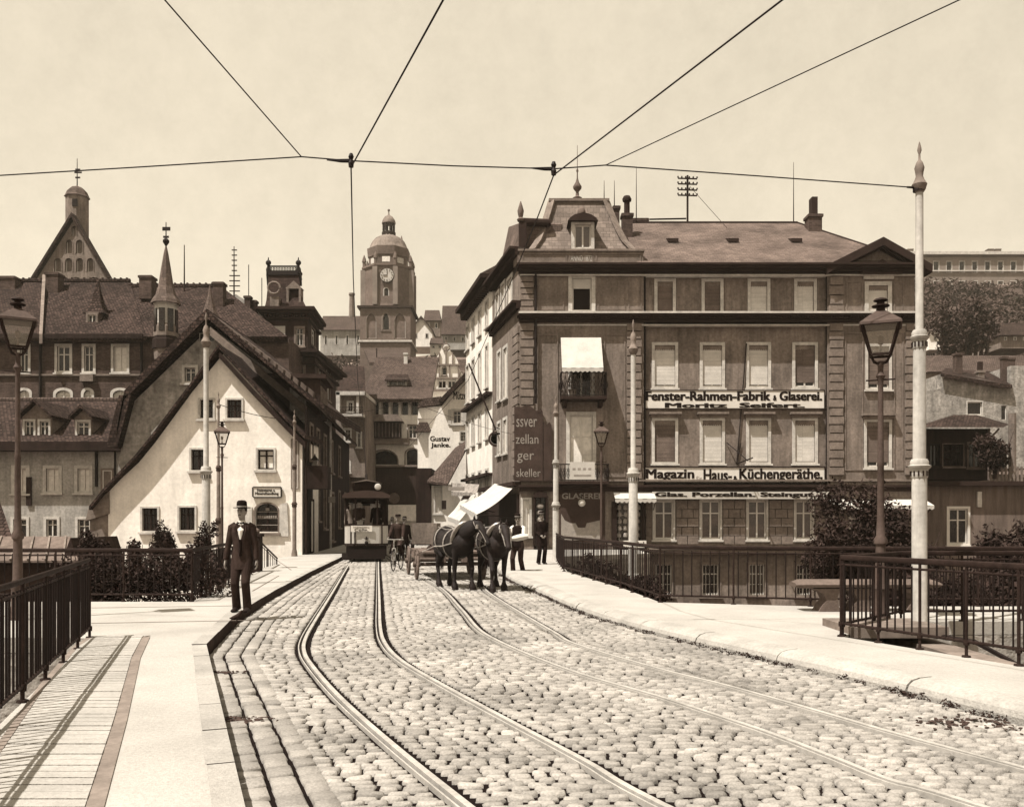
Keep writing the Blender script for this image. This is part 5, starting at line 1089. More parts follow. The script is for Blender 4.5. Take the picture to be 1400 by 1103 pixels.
for k in range(8): a = k * math.pi / 4 + .39; mb.tube([(cxw + math.cos(a) * 1.0, cyw + math.sin(a) * 1.0, zat(317, cyw)), (cxw + math.cos(a) * 1.0, cyw + math.sin(a) * 1.0, zat(305, cyw))], .17, 6)
mb.build('lantern', WOOD_D, t); mb = MB(); mb.lathe((cxw, cyw, 0), [rg2(*q) for q in ((9.5, 305), (9.5, 303.5), (8.5, 300), (5.5, 295.5), (2, 293.5), (.8, 291), (.8, 288), (1.7, 287), (1.7, 285.5), (.3, 284.5))], 12); mb.build('lantern_cap', STUCCO, t, smooth=True)
mb = MB(); c_ = V((xpx(544.5, Yw), cyw, 0)); mb.lathe(c_, [(.5, zat(330, Yw)), (.3, zat(320, Yw)), (.18, zat(315, Yw)), (.05, zat(311, Yw))], 6); mb.build('side_pinnacle', TW, t)
cd_ = V((xpx(528.3, Yw - .8), cyw - s2 * .98 - .25, zat(376, Yw - .2))); mb = MB(); mb.lathe((0, 0, 0), [(1.2, 0), (1.2, .18)], 28); mb.v = [(cd_.x + v[0], cd_.y - v[2], cd_.z + v[1]) for v in mb.v]; ck = mb.build('clock', CLOTH_W, t)
mb = MB()
for k in range(12): a = k * math.pi / 6; d_ = V((math.sin(a), 0, math.cos(a))); mb.bar(cd_ + V((0, -.2, 0)) + d_ * .82, cd_ + V((0, -.2, 0)) + d_ * 1.08, .12 if k % 3 else .16, .05)
mb.build('hour_marks', SIGNK, ck); mb = MB()
for a, l_, w_ in ((math.radians(2), .95, .09), (math.radians(268), .7, .14)): d_ = V((math.sin(a), 0, math.cos(a))); mb.bar(cd_ + V((0, -.24, 0)), cd_ + V((0, -.24, 0)) + d_ * l_, w_, .04)
mb.build('hands', SIGNK, ck); mb = MB(); mb.tube([cd_ + V((1.24 * math.cos(a * .2618), -.12, 1.24 * math.sin(a * .2618))) for a in range(25)], .09, 5, cap=False); mb.build('rim', TRIM_D, ck)
mb = MB(); mb.prism([P(505, 495, 130), P(562, 495, 130), P(556, 478, 152), P(498, 478, 152)], (0, 0, -.5)); mb.build('nave_roof', TILE_L, t)

# --- church gable with ridge turret at far left
Yg = 85.0; h = thing('gothic_gable_church', 'pointed brick church gable with blind arches and a capped ridge turret', 'church', P(104, 400, Yg)); Fh = Fac((xpx(40, Yg), Yg), (xpx(170, Yg), Yg)); cut = MB()
mb = MB(); Fh.poly(mb, [(46, 520), (46, 388), (101, 301), (148, 380), (150, 388), (150, 520)], -.7, 0)
for q in ((97, 308, 106, 323), (89, 327, 100, 347), (103, 327, 114, 347), (73, 352, 85, 372), (88, 352, 100, 372), (103, 352, 115, 372), (118, 352, 129, 372), (98, 378, 110, 395), (122, 378, 134, 395)): window(Fh, h, q, cut, .07, arch=True, sash='none', deep=.3, sm=TRIM_M, pane=STUCCO, sill=False)
mb.build('gable_wall', STUCCO, h, cut=cut)
mb = MB(); gable_bar(Fh, mb, (44, 388), (100, 298), .4, -.6, .4); gable_bar(Fh, mb, (100, 298), (151, 386), .4, -.6, .4)
u0, z0 = Fh.uv(101, 296); u1, z1 = Fh.uv(150, 384); mb.prism([Fh.pt(u0, z0, 0), Fh.pt(u1, z1, 0), Fh.pt(u1 - 5.6, z1, -14), Fh.pt(u0 - 5.9, z0, -14)], (0, 0, .3)); mb.build('roof', TILE, h)
c_ = P(105.5, 300, 87); c_.z = 0; q8 = lambda px, py: (px / F * 87, zat(py, 87)); mb = MB(); mb.lathe(c_, [q8(14.5, 330), q8(14.5, 271), q8(15.5, 270)], 8, .39); mb.build('ridge_turret', STUCCO, h)
mb = MB(); mb.lathe(c_, [q8(16.5, 270.5), q8(15, 268), q8(12.5, 262), q8(8, 257.5), q8(2, 255), q8(.5, 254)], 8, .39); tr_ = mb.build('turret_cap', SLATE, h)
mb = MB(); mb.tube([V((c_.x, c_.y, q8(0, 256)[1])), V((c_.x, c_.y, q8(0, 217)[1]))], [.06, .03], 5)
for yy, w_ in ((243, .3), (236, .45), (232, .3)): z_ = q8(0, yy)[1]; mb.bar(c_ + V((-w_ * .6, 0, z_)), c_ + V((w_, 0, z_)), .05, .16)
mb.build('weathervane', IRON, tr_)
mb = MB(); f_ = Fac((c_.x - 1, c_.y - 14.5 / F * 87 * .93), (c_.x + 1, c_.y - 14.5 / F * 87 * .93)); f_.pbox(mb, 99, 272, 106, 282, 0, .06); mb.build('turret_window', SIGNK, h)
# ================================================================== far houses and the wooded hill
def farhouse(label, x0, x1, yb, ye, yr, Y, wm=WALLC, rm=TILE_L, nwin=4, rows=1, inset=0.06, name='hill_house', group='houses on the far hillside', hip=True, gable=False, ww=2.2, wh_=.5):
    t = thing(name, label, 'house', P((x0 + x1) / 2, yb, Y), group); f = Fac((xpx(x0, Y), Y), (xpx(x1, Y), Y)); D = 8.0; mb = MB(); cut = MB()
    if gable: f.poly(mb, [(x0, yb + 8), (x0, ye), ((x0 + x1) / 2, yr), (x1, ye), (x1, yb + 8)], -D, 0)
    else: f.pbox(mb, x0, ye, x1, yb + 8, -D, 0)
    for r_ in range(rows):
        for k in range(nwin):
            xm = x0 + (x1 - x0) * (k + .5) / nwin; hh = (yb - ye) / rows; y0 = ye + hh * (r_ + .25); window(f, t, (xm - ww, y0, xm + ww, y0 + hh * wh_), cut, .12, deep=.25, sill=False, sash='none', sm=TRIM)
    mb.build('wall', wm, t, cut=cut); w = (x1 - x0)
    mb = MB()
    if gable:
        gable_bar(f, mb, (x0 - 1.5, ye + 2), ((x0 + x1) / 2, yr), .3, -D - .3, .5); gable_bar(f, mb, ((x0 + x1) / 2, yr), (x1 + 1.5, ye + 2), .3, -D - .3, .5)
    else:
        a, b = P(x0 - 1, ye, Y - .5), P(x1 + 1, ye, Y - .5); i = w * inset if hip else 0; c, d = P(x1 - i, yr, Y + D / 2), P(x0 + i, yr, Y + D / 2); e_, g = V((b.x, Y + D + .5, b.z)), V((a.x, Y + D + .5, a.z)); dn = V((0, 0, -.3))
        mb.add([a, b, c, d, e_, g], [(0, 1, 2, 3), (1, 4, 2), (4, 5, 3, 2), (5, 0, 3), (0, 5, 4, 1)])
    mb.build('roof', rm, t); return t, f
farhouse('long pale house with low tiled roof directly left of the church tower', 438, 497, 478, 451, 432, 178, nwin=4)
t = thing('factory_chimney', 'thin brick chimney stack standing just left of the church tower', 'chimney', P(481, 450, 182)); mb = MB(); mb.lathe(P(481, 450, 182), [(.75, -2), (.5, 6.9), (.65, 7), (.65, 7.4)], 10); mb.build('shaft', STUCCO, t)
farhouse('white gable-fronted cottage just right of the church tower', 561, 591, 466, 452, 434, 180, WHITE, gable=True, nwin=2)
farhouse('brown hip-roofed house behind the white gabled cottage', 580, 602, 452, 438, 424, 192, STUCCO, nwin=2)
farhouse('broad house with high tiled roof and two round dormers above the stepped gable', 604, 650, 470, 457, 418, 172, WALLC, TILE_L, nwin=4, inset=.02)
farhouse('small low cottage among the trees right of the tower', 588, 606, 478, 470, 462, 168, WHITE, nwin=2)
t, f_ = farhouse('long institution building stretching along the hilltop at the right edge', 1236, 1500, 404, 350, 344, 212, mat('hill_facade', .23, .2, .3, fine=2), SLATE, nwin=15, rows=2, name='hilltop_building', group=None, ww=4.2, wh_=.6)
mb = MB(); f_.pbox(mb, 1232, 345, 1504, 349, 0, .8); f_.pbox(mb, 1234, 370, 1502, 371.5, 0, .4); mb.build('cornice', TRIM, t)
for x in (1246, 1356, 1366): chimney(x - 5, x + 3, 340, 350, 214, par=t, m=STUCCO)
farhouse('little roofed house at right edge of the wooded slope', 1368, 1420, 468, 458, 442, 120, STUCCO, TILE, nwin=4, group=None)
farhouse('white walled house standing alone halfway up the wooded slope', 1300, 1318, 440, 428, 419, 150, WHITE, TILE_L, nwin=2, group=None)
farhouse('small roofed hut high on the slope near the right edge', 1378, 1398, 412, 403, 394, 165, WALLC, TILE_L, nwin=2, group=None)
farhouse('low garden pavilion with flat cap roof on the wooded slope', 1351, 1371, 450, 443, 437, 135, WALLC, TILE_L, nwin=1, group=None)
farhouse('white wall house glimpsed behind the tram pole', 1270, 1287, 470, 452, 450, 130, WHITE, TILE_L, nwin=1, group=None)
farhouse('tiled house low at the slope foot beside the tram pole', 1256, 1288, 560, 500, 486, 95, STUCCO, TILE_L, nwin=2, group=None, rows=2)
farhouse('long tiled roof ridge house behind the rubble gable', 1270, 1420, 530, 508, 486, 84, STUCCO, TILE_L, nwin=5, group=None)
chimney(1379, 1388, 489, 510, 82, par=t, m=BRICK)
# rubble house, pavilion and wing right of the corner house
h = bld('rubble_house', 'rough rubble walled house with sloping patched roof right of the tram pole', 1330, 560, 66); f_ = Fac((xpx(1270, 66), 66), (xpx(1420, 66), 66)); cut = MB(); mb = MB()
f_.poly(mb, [(1268, 640), (1268, 535), (1290, 530), (1290, 510), (1340, 518), (1382, 526), (1382, 500), (1420, 500), (1420, 640)], -8, 0); window(f_, h, (1321, 548, 1344, 568), cut, .08, sash='none', sm=TRIM); window(f_, h, (1369, 554, 1376, 574), cut, .0, sash='none', sm=TRIM, sill=False); mb.build('wall', RUBBLE, h, cut=cut)
mb = MB(); mb.prism([P(1286, 510, 65.6), P(1384, 527, 65.6), P(1380, 512, 69), P(1292, 503, 69)], (0, 0, -.25)); mb.build('roof', TILE, h); chimney(1307, 1316, 482, 508, 67, par=h); chimney(1338, 1346, 506, 515, 67, 494, par=h, m=STUCCO); chimney(1371, 1378, 487, 528, 66.5, par=h)
h = bld('garden_pavilion', 'dark wooden veranda pavilion with shallow hipped roof on the terrace', 1310, 655, 52); f_ = Fac((xpx(1268, 52), 52), (xpx(1354, 52), 52)); mb = MB(); f_.pbox(mb, 1266, 586, 1354, 656, -4, 0); cut = MB(); window(f_, h, (1322, 604, 1344, 640), cut, .08, sm=WOOD_M, wm=WOOD_M, sash='two', deep=.2); window(f_, h, (1288, 606, 1318, 638), cut, .05, sm=WOOD_M, wm=WOOD_D, sash='grid', deep=.3); window(f_, h, (1270, 606, 1286, 638), cut, .05, sm=WOOD_D, wm=WOOD_D, sash='two', deep=.3); mb.build('wall', WOOD_D, h, cut=cut)
mb = MB(); mb.add([P(1258, 584, 51), P(1372, 584, 51), P(1380, 580, 57), P(1262, 580, 57), P(1304, 567, 54), P(1335, 567, 54)], [(0, 1, 5, 4), (1, 2, 5), (2, 3, 4, 5), (3, 0, 4), (3, 2, 1, 0)]); mb.build('roof', TILE, h)
mb = MB(); mb.tube([P(1351, 602, 51.5), P(1366, 586, 51.2)], .06, 5); mb.tube([P(1352, 656, 51.6), P(1352, 586, 51.6)], .08, 6); mb.build('veranda_post', WOOD_M, h)
h = bld('terrace_wing', 'single storey brown terrace wing with one white framed window', 1320, 750, 48); f_ = Fac((xpx(1250, 48), 48), (xpx(1450, 48), 48)); mb = MB(); f_.pbox(mb, 1250, 664, 1460, 850, -10, 0); cut = MB(); window(f_, h, (1294, 692, 1326, 745), cut, .14, sm=WOODW, deep=.14); window(f_, h, (1360, 770, 1385, 812), cut, .12, sm=TRIM_M); mb.build('wall', mat('wing_render', .17, .3, .4, streak=.3), h, cut=cut)
mb = MB(); f_.pbox(mb, 1250, 658, 1460, 664, -10, .5); mb.build('terrace_edge', TRIM_D, h); mb = MB(); f_.pbox(mb, 1335, 672, 1341, 693, 0, .12); mb.build('pale_bracket', TRIM, h)
t = thing('terrace_fence', 'pale picket fence along the terrace edge at the right', 'fence', P(1380, 660, 50))
for k in range(12): mb = MB(); a = P(1354 + k * 5.4, 664, 50); mb.box(a + V((-.05, 0, 0)), a + V((.05, .05, 1.1))); mb.build('picket', TRIM_M, t)
mb = MB(); mb.bar(P(1352, 650, 50.1), P(1416, 650, 50.1), .05, .1); mb.build('rail', TRIM_M, t)
t = thing('garden_post', 'thick weathered post standing on the terrace at the right', 'post', P(1384, 640, 53)); mb = MB(); mb.tube([P(1384, 655, 53), P(1384, 565, 53)], .22, 8); mb.build('shaft', STUCCO, t)

# woods on the hill: leaf clumps beyond count
def hillleaf(name, xr, yr, n, seed, m=LEAF_H, sz=(3.2, 2.4), keep=lambda x, y: True):
    rs = random.Random(seed); bl = []
    while len(bl) < n:
        x, y = rs.uniform(*xr), rs.uniform(*yr)
        if not keep(x, y): continue
        r = rs.uniform(*sz[::-1]) * (.6 + .4 * y / 200); bl.append((V((x, y, hillz(x, y) + r * .6)), (r, r, r * rs.uniform(.7, 1.2))))
    o = leaves(bl, n * 110, .45, seed, name, m); o['kind'] = 'stuff'; return o
hillleaf('woods', (45, 135), (96, 190), 760, 3, sz=(3.4, 1.3), keep=lambda x, y: .44 < x / y < .64)
hillleaf('woods', (-60, 5), (100, 175), 170, 5, sz=(3.4, 1.6), keep=lambda x, y: not (-31 < x < -12 and y < 162) and -.28 < x / y < -.02)
# poplars / trunks under the slope
for k in range(9):
    x = 1288 + k * 7.5; t = thing('slope_tree', 'thin dark trunked tree, number %s from the pole along the slope foot' % ('one two three four five six seven eight nine'.split()[k]), 'tree', P(x, 490, 104), 'trees at the foot of the slope')
    mb = MB(); a = P(x, 492, 104); mb.tube([a, a + V((.2, 0, 2.2)), a + V((-.1, 0, 4.6))], [.25, .18, .08], 5); mb.build('trunk', BARK, t); leaves(cloudblobs(a + V((0, 0, 3.9)), (2.0, 1.8, 3.6), 9, k), 620, .3, 30 + k, 'crown', LEAF_H, t)
# ================================================================== railings
def railing(label, pts, h, bar, postgap, group='iron railings of the bridge', r=.011, bottom=.13, feet=True, top=.045, name='railing', m=IRON_B):
    pl = [V(p) for p in pts]; t = thing(name, label, 'railing', tuple(pl[0]), group)
    up = V((0, 0, 1)); mb = MB(); mb.tube([p + up * h for p in pl], (top * .8, top * .55), 8); mb.build('top_rail', m, t, smooth=True)
    mb = MB(); mb.tube([p + up * bottom for p in pl], (.018, .016), 6); mb.build('bottom_rail', m, t)
    mb = MB(); mb.tube([p + up * (h - .09) for p in pl], (.014, .012), 6); mb.build('upper_rail', m, t)
    nb = 0
    for a, b in zip(pl[:-1], pl[1:]):
        L_ = (b - a).length; n = max(1, round(L_ / bar)); npst = max(1, round(L_ / postgap))
        for k in range(n):
            q = a.lerp(b, (k + .5) / n); q = q + V((RND.uniform(-.006, .006), RND.uniform(-.006, .006), 0)); nb += 1
            mb = MB(); mb.tube([q + up * (bottom - .02), q + up * (h - .06)], r, 6); mb.build('bar', IRON, t)
        for k in range(npst + 1):
            if k == 0 and a is not pl[0]: continue
            q = a.lerp(b, k / npst); mb = MB(); mb.tube([q - up * .03, q + up * (h - .01)], r * 1.6, 8); mb.lathe(q + up * (bottom - .04), [(r * 2.8, 0), (r * 3, .03), (r * 2.8, .06)], 8); mb.lathe(q, [(.05, 0), (.045, .02)], 8)
            if False: nrm = (b - a).normalized().cross(up) * -.28; mb.tube([q + nrm * .0 + up * .5, q + nrm * .9 - up * .05], .012, 5)
            mb.build('post', m, t)
    return t
N1, N2 = V((-5.27, 10.95, .14)), V((-3.68, 6.3, .14)); dN = (N2 - N1).normalized(); N3 = N1 + dN * 8.2
railing('near railing at the left edge of the bridge beside the boarded walkway', [tuple(N1), tuple(N3)], .975, .112, 1.05, top=.032)
railing('left railing in front of the shrubs, bending toward the street', [(-13.2, 15.9, .14), (-5.8, 15.9, .14), (-6.35, 19, .14), (-7.3, 25.2, .14)], .93, .15, 1.25)
mb = MB(); c = V((-7.45, 25.5, .1)); mb.box(c - V((.16, .16, 0)), c + V((.16, .16, 1.05))); mb.box(c + V((-.2, -.2, 1.05)), c + V((.2, .2, 1.13))); gp_ = thing('gate_post', 'short dark square gate post where the left railing ends', 'post', tuple(c)); mb.build('shaft', WOOD_D, gp_); mb = MB(); mb.ball(c + V((0, 0, 1.2)), (.13, .13, .1), 10, 6); mb.build('cap', STONE_B, gp_)
st_ = railing('short stair railing sloping down beside the gate post', [(-7.7, 26.5, .12), (-7.9, 29.5, -.6)], .95, .3, 1.5)
railing('near right railing around the stairwell, closest to the camera', [(4.16, 11.1, .14), (5.11, 8.85, .14), (6.3, 6.0, .14)], 1.0, .115, .55, bottom=.17)
railing('return railing behind the near right one, running back along the stairwell', [(4.22, 11.2, .14), (5.65, 12.75, .14), (9.3, 12.95, .14)], .99, .14, 1.0, bottom=.15)
railing('long right railing in front of the corner house basement', [(9.4, 15.0, .14), (5.1, 15.0, .14), (2.66, 15.75, .14), (2.36, 19, .14), (1.5, 25.4, .14), (1.65, 33, .14)], .99, .155, 1.3)
tk = thing('area_railing', 'short dark railing of the garden behind the tree', 'railing', (16, 30, LOW)); 
for k in range(26): mb = MB(); a = V((13.2 + k * .22, 33, LOW)); mb.tube([a, a + V((0, 0, 3.3))], .018, 5); mb.build('bar', IRON, tk)
mb = MB(); mb.bar((13.1, 33, .0), (18.9, 33, .0), .05, .05); mb.build('top_rail', IRON, tk)

# ================================================================== poles, lamps, wires
def pole(label, x, y, z0, ztop, r0, r1, arm=None, group='painted tram poles', m=POLE_P):
    t = thing('tram_pole', label, 'pole', (x, y, z0), group); H_ = ztop - z0 - .62 * (r1 / .055)
    k = r0 / .115; mb = MB(); mb.lathe((x, y, z0), [(r0 * 1.5, 0), (r0 * 1.45, .1), (r0 * 1.15, .25), (r0, .3), (r0 * .98, H_ * .38), (r0 * .85, H_ * .39), (r0 * .8, H_ * .66), (r1, H_ * .67), (r1 * .95, H_)], 16); mb.build('shaft', m, t, smooth=True)
    for zz, rr, s in ((H_ * .385, r0, 1.35), (H_ * .665, r0 * .83, 1.4)):
        mb = MB(); mb.lathe((x, y, z0 + zz - .16 * k), [(rr * 1.02, 0), (rr * 1.12, .03 * k), (rr * 1.12, .12 * k), (rr * 1.12, .13 * k), (rr * 1.45, .165 * k), (rr * 1.5, .195 * k), (rr * 1.2, .21 * k), (rr * 1.2, .26 * k), (rr * 1.0, .3 * k)], 16); mb.build('collar', m if r0 > .09 else LAMP_P, t, smooth=True)
        mb = MB()
        for j in range(12): a = j * math.pi / 6; mb.box((x + rr * 1.13 * math.cos(a) - .008, y + rr * 1.13 * math.sin(a) - .008, z0 + zz - .13 * k), (x + rr * 1.13 * math.cos(a) + .008, y + rr * 1.13 * math.sin(a) + .008, z0 + zz - .05 * k))
        mb.build('collar_flutes', IRON_B, t)
    f_ = r1 / .055; mb = MB(); mb.lathe((x, y, z0 + H_), [(r1, -.12 * f_), (r1 * 1.5, -.08 * f_), (r1 * 1.9, 0), (r1 * 1.2, .07 * f_), (r1 * .9, .12 * f_), (r1 * 1.0, .17 * f_), (r1 * 1.25, .24 * f_), (r1 * .8, .32 * f_), (r1 * .3, .36 * f_), (r1 * .25, .44 * f_), (r1 * .55, .49 * f_), (r1 * .45, .54 * f_), (.004, .62 * f_)], 14); mb.build('finial', m if r0 < .09 else TRIM_M, t, smooth=True)
    return t
pole('tall white tram pole rising behind the near right railing', 5.57, 12.0, -.1, 6.78, .1, .052)
pole('white tram pole between the small awning and the signs of the corner house', 2.86, 20.7, LOW, 6.35, .13, .062)
pole('slim white pole in front of the torn poster at the house corner', 1.64, 32.8, .0, 6.3, .12, .06)
pole('white tram pole before the gable of the white limewashed house', -6.97, 20.0, LOW, 6.35, .115, .06)
pole('thin grey pole beside the small lantern in front of the white gable', -10.7, 32.0, -1.0, 6.3, .085, .045, m=TRIM_M)
pole('weathered grey pole at the right corner of the white gabled house', -9.0, 36.3, .14, 6.2, .085, .045, m=TRIM_M)
pole('tram pole on the far left footway holding the end of the cross wire', -9.6, 12.1, LOW, 6.7, .112, .058)

def lamp(label, x, y, z0, ztop, w=.27, group='gas street lamps', dark=LAMP_P):
    t = thing('street_lamp', label, 'street lamp', (x, y, z0), group); lz = ztop - w * 3.55; H_ = lz - z0; s = w / .27
    mb = MB(); mb.lathe((x, y, z0), [(.15 * s, 0), (.15 * s, .12), (.11 * s, .2), (.11 * s, .45), (.13 * s, .5), (.085 * s, .6), (.075 * s, H_ * .30), (.10 * s, H_ * .305), (.105 * s, H_ * .32), (.07 * s, H_ * .335), (.055 * s, H_ * .40), (.05 * s, H_ * .60), (.058 * s, H_ * .605), (.048 * s, H_ * .62), (.04 * s, H_ * .9), (.045 * s, H_ * .93), (.075 * s, H_ * .945), (.04 * s, H_ * .96), (.05 * s, H_)], 12); mb.build('post', dark, t, smooth=True)
    wb, wt = w * .52, w; h_ = w * 1.75; c = [(-1, -1), (1, -1), (1, 1), (-1, 1)]; mb = MB(); z1, z2 = lz + .1 * s, lz + .1 * s + h_
    for k in range(4):
        a, b = c[k], c[(k + 1) % 4]; mb.bar((x + a[0] * wb, y + a[1] * wb, z1), (x + a[0] * wt, y + a[1] * wt, z2), .032 * s); mb.bar((x + a[0] * wb, y + a[1] * wb, z1), (x + b[0] * wb, y + b[1] * wb, z1), .035 * s); mb.bar((x + a[0] * wt, y + a[1] * wt, z2), (x + b[0] * wt, y + b[1] * wt, z2), .04 * s)
        mb.tube([(x, y, lz - .05), (x + a[0] * wb * .7, y + a[1] * wb * .7, lz), (x + a[0] * wb, y + a[1] * wb, z1)], .014 * s, 5)
    lf = mb.build('lantern_frame', IRON_B, t)
    gm = lamp_glass
    for k in range(4):
        a, b = c[k], c[(k + 1) % 4]; e = .96; mb = MB(); mb.quad((x + a[0] * wb * e, y + a[1] * wb * e, z1), (x + b[0] * wb * e, y + b[1] * wb * e, z1), (x + b[0] * wt * e, y + b[1] * wt * e, z2), (x + a[0] * wt * e, y + a[1] * wt * e, z2)); mb.build('glass', gm, lf, recalc=False)
    mb = MB(); mb.lathe((x, y, z1), [(.05 * s, 0), (.02 * s, .05), (.015 * s, h_ * .35), (.045 * s, h_ * .4), (.05 * s, h_ * .6), (.02 * s, h_ * .66)], 10); mb.build('gas_mantle', TRIM_M, lf)
    q2 = math.sqrt(2); mb = MB(); mb.lathe((x, y, z2), [(w * q2 * 1.16, -.015), (w * q2 * 1.14, .02), (w * .62 * q2, w * .55), (w * .22 * q2, w * .88)], 4, math.pi / 4); rf = mb.build('lantern_roof', LAMP_P, t)
    mb = MB(); mb.lathe((x, y, z2 + w * .86), [(w * .26, 0), (w * .24, w * .22), (w * .5, w * .27), (w * .5, w * .34), (w * .22, w * .4), (w * .22, w * .55), (w * .42, w * .62), (w * .36, w * .72), (.01, w * .82)], 10); mb.build('chimney_cap', IRON_B, rf, smooth=True)
    mb = MB(); zc = z0 + H_ * .93; mb.tube([(x - .22 * s, y, zc), (x + .22 * s, y, zc)], .014 * s, 5)
    mb.build('ladder_bar', IRON_B, t); t.rotation_euler = (0, 0, -math.atan2(x, y)); return t
lamp_glass = bpy.data.materials.new('lantern_pane'); lamp_glass.use_nodes = True
_n = lamp_glass.node_tree; _b = _n.nodes['Principled BSDF']; _b.inputs['Roughness'].default_value = .15; _b.inputs['Base Color'].default_value = (.5, .45, .38, 1); _b.inputs['Alpha'].default_value = .2
lamp('tall gas street lamp at the left edge of the picture by the near railing', -7.32, 13.0, .14, 4.86, .218)
lamp('gas street lamp with flared crest in front of the right wing of the corner house', 5.25, 12.5, .14, 4.72, .24)
lamp('gas lamp by the fence before the torn poster and dark shopfront', 2.75, 27, LOW, 4.62, .2)
lamp('small gas lamp in front of the white gable beside the slim grey pole', -8.72, 26.4, -.9, 4.55, .2)

def wire(label, pts, r=.008, sag=.0, name='wire', group='overhead tram wires'):
    pts = [V(p) for p in pts]; out = []
    for a, b in zip(pts[:-1], pts[1:]):
        n = 10 if sag else 1
        for k in range(n): s = k / n; out.append(a.lerp(b, s) - V((0, 0, sag * 4 * s * (1 - s))))
    out.append(pts[-1]); t = thing(name, label, 'wire', tuple(out[0]), group); mb = MB(); mb.tube(out, r, 5); mb.build('strand', IRON, t); return t
def PZ(px, py, z): Y = (z - EYE) * F / (HY - py); return P(px, py, Y)
J1, J2, J3, J4 = PZ(412, 214.5, 6.12), PZ(480, 220, 6.05), PZ(757, 231, 6.08), PZ(828, 226, 6.12); PR = V((5.56, 12.0, 6.15))
wire('cross wire running from the far left pole to the tall white right pole', [(-9.6, 12.1, 6.25), PZ(0, 240, 6.08), PZ(200, 228, 6.08), J1, J2, PZ(620, 227, 6.06), J3, J4, PZ(1040, 241, 6.12), PR], .0085)
wire('left guy wire reaching up and back from the cross wire', [J1, PZ(225, 0, 6.5), PZ(225, 0, 6.5) + (PZ(225, 0, 6.5) - J1)], .0075)
wire('trolley wire above the left track down to the tram', [PZ(606, 0, 6.0) + (PZ(606, 0, 6.0) - J2), PZ(606, 0, 6.0), J2 - V((0, 0, .08)), PZ(483, 380, 5.9), P(489, 520, 27), P(500, 600, 44)], .0095)
wire('trolley wire above the right track passing the mansard roof', [PZ(1070, 0, 6.0) + (PZ(1070, 0, 6.0) - J3), PZ(1070, 0, 6.0), J3 - V((0, 0, .08)), PZ(735, 297, 5.9), P(703, 375, 17), P(640, 520, 32), P(560, 610, 46)], .0095)
wire('right guy wire reaching up and back from the cross wire', [J4, PZ(1312, 0, 6.5), PZ(1312, 0, 6.5) + (PZ(1312, 0, 6.5) - J4)], .0065)
wire('span wire between the two grey poles before the white gable', [(-10.7, 32, 5.85), (-9.05, 36.3, 5.75)], .014, .1)
wire('thin wire from the grey corner pole across the street', [(-9.0, 36.3, 5.75), P(560, 548, 46), FS.pt(1.5, 6.2, .1)], .01, .15)
for j, lb in ((J2, 'cast wire clamp where the cross wire meets the left trolley wire'), (J3, 'cast wire clamp where the cross wire meets the right trolley wire')):
    t = thing('wire_clamp', lb, 'clamp', tuple(j), 'clamps on the cross wire'); mb = MB(); mb.tube([j + V((-.30, 0, .01)), j + V((-.12, 0, 0)), j + V((-.02, 0, 0))], [.008, .024, .026], 6); mb.build('strain_insulator', IRON, t); mb = MB(); mb.lathe(j + V((0, 0, -.08)), [(.03, 0), (.035, .05), (.022, .09), (.035, .13), (.02, .17)], 8); mb.build('bell', IRON, t)
t = thing('pole_bracket', 'small bracket and insulator at the top of the right pole', 'bracket', tuple(PR)); mb = MB(); mb.tube([PR, PR + V((-.16, 0, .01))], [.02, .014], 6); mb.lathe(PR + V((0, 0, -.05)), [(.075, 0), (.075, .1)], 12); mb.build('arm', IRON, t)

# ================================================================== stone bench, steps, sheds, plants
t = thing('stone_bench', 'long rounded stone bench on carved supports behind the near right railing', 'bench', (5.7, 14.2, .14)); xa, xb = xpx(1086, 14.2), xpx(1285, 14.2)
mb = MB(); mb.tube([(xa, 14.3, .57), (xa + .12, 14.3, .58), (xb - .12, 14.3, .58), (xb, 14.3, .57)], [(.04, .2), (.075, .26), (.075, .26), (.04, .2)], 12); mb.v = [(v[0], v[1], v[2]) for v in mb.v]; mb.build('seat', STONE_B, t, smooth=True)
for x in (xa + .45, xa + .95, xb - .5):
    mb = MB(); pr = [(-.08, 0), (-.03, .1), (.05, .2), (.0, .3), (-.16, .38), (.28, .38), (.22, .25), (.24, .1), (.3, 0)]
    mb.prism([(x + u, 14.12, .13 + z) for u, z in pr], (0, .34, 0)); mb.build('support', STONE_B, t)
t = thing('stone_steps', 'pale stone steps descending inside the right railing', 'steps', (6.8, 11.5, -.6))
for k in range(5): mb = MB(); mb.box((5.2 + k * .42, 9.6 - k * .15, -.9), (5.62 + k * .42, 12.6, .02 - k * .17)); mb.build('step', TRIM_M, t)
mb = MB(); mb.box((4.35, 11.25, .1), (5.6, 12.3, .24)); o = mb.build('stone_block', TRIM_M, None); tag(o, 'low pale stone block just inside the near right railing', 'block')
mb = MB(); mb.tube([(5.5, 11.3, .12), (5.75, 10.9, .1), (6.3, 10.2, -.3)], .03, 6); o = mb.build('handrail', IRON, None); tag(o, 'curved iron handrail leading down the stone steps', 'handrail')
t = thing('shed', 'small garden shed with seamed metal roof below the left railing', 'shed', P(50, 760, 21)); f_ = Fac((xpx(-40, 21), 21), (xpx(106, 21), 21)); mb = MB(); f_.poly(mb, [(-60, 900), (-60, 764), (86, 764), (96, 735), (105, 764), (105, 900)], -2.5, 0); mb.build('wall', STUCCO_D, t)
mb = MB(); mb.prism([P(-60, 766, 20.7), P(88, 766, 20.7), P(97, 733, 22.2), P(-60, 733, 22.2)], (0, 0, -.05)); mb.prism([P(88, 766, 20.7), P(107, 766, 20.7), P(97, 733, 22.2)], (0, 0, -.04)); rf = mb.build('roof', mat('zinc_roof', .16, .25, 1.2, streak=.3), t)
mb = MB()
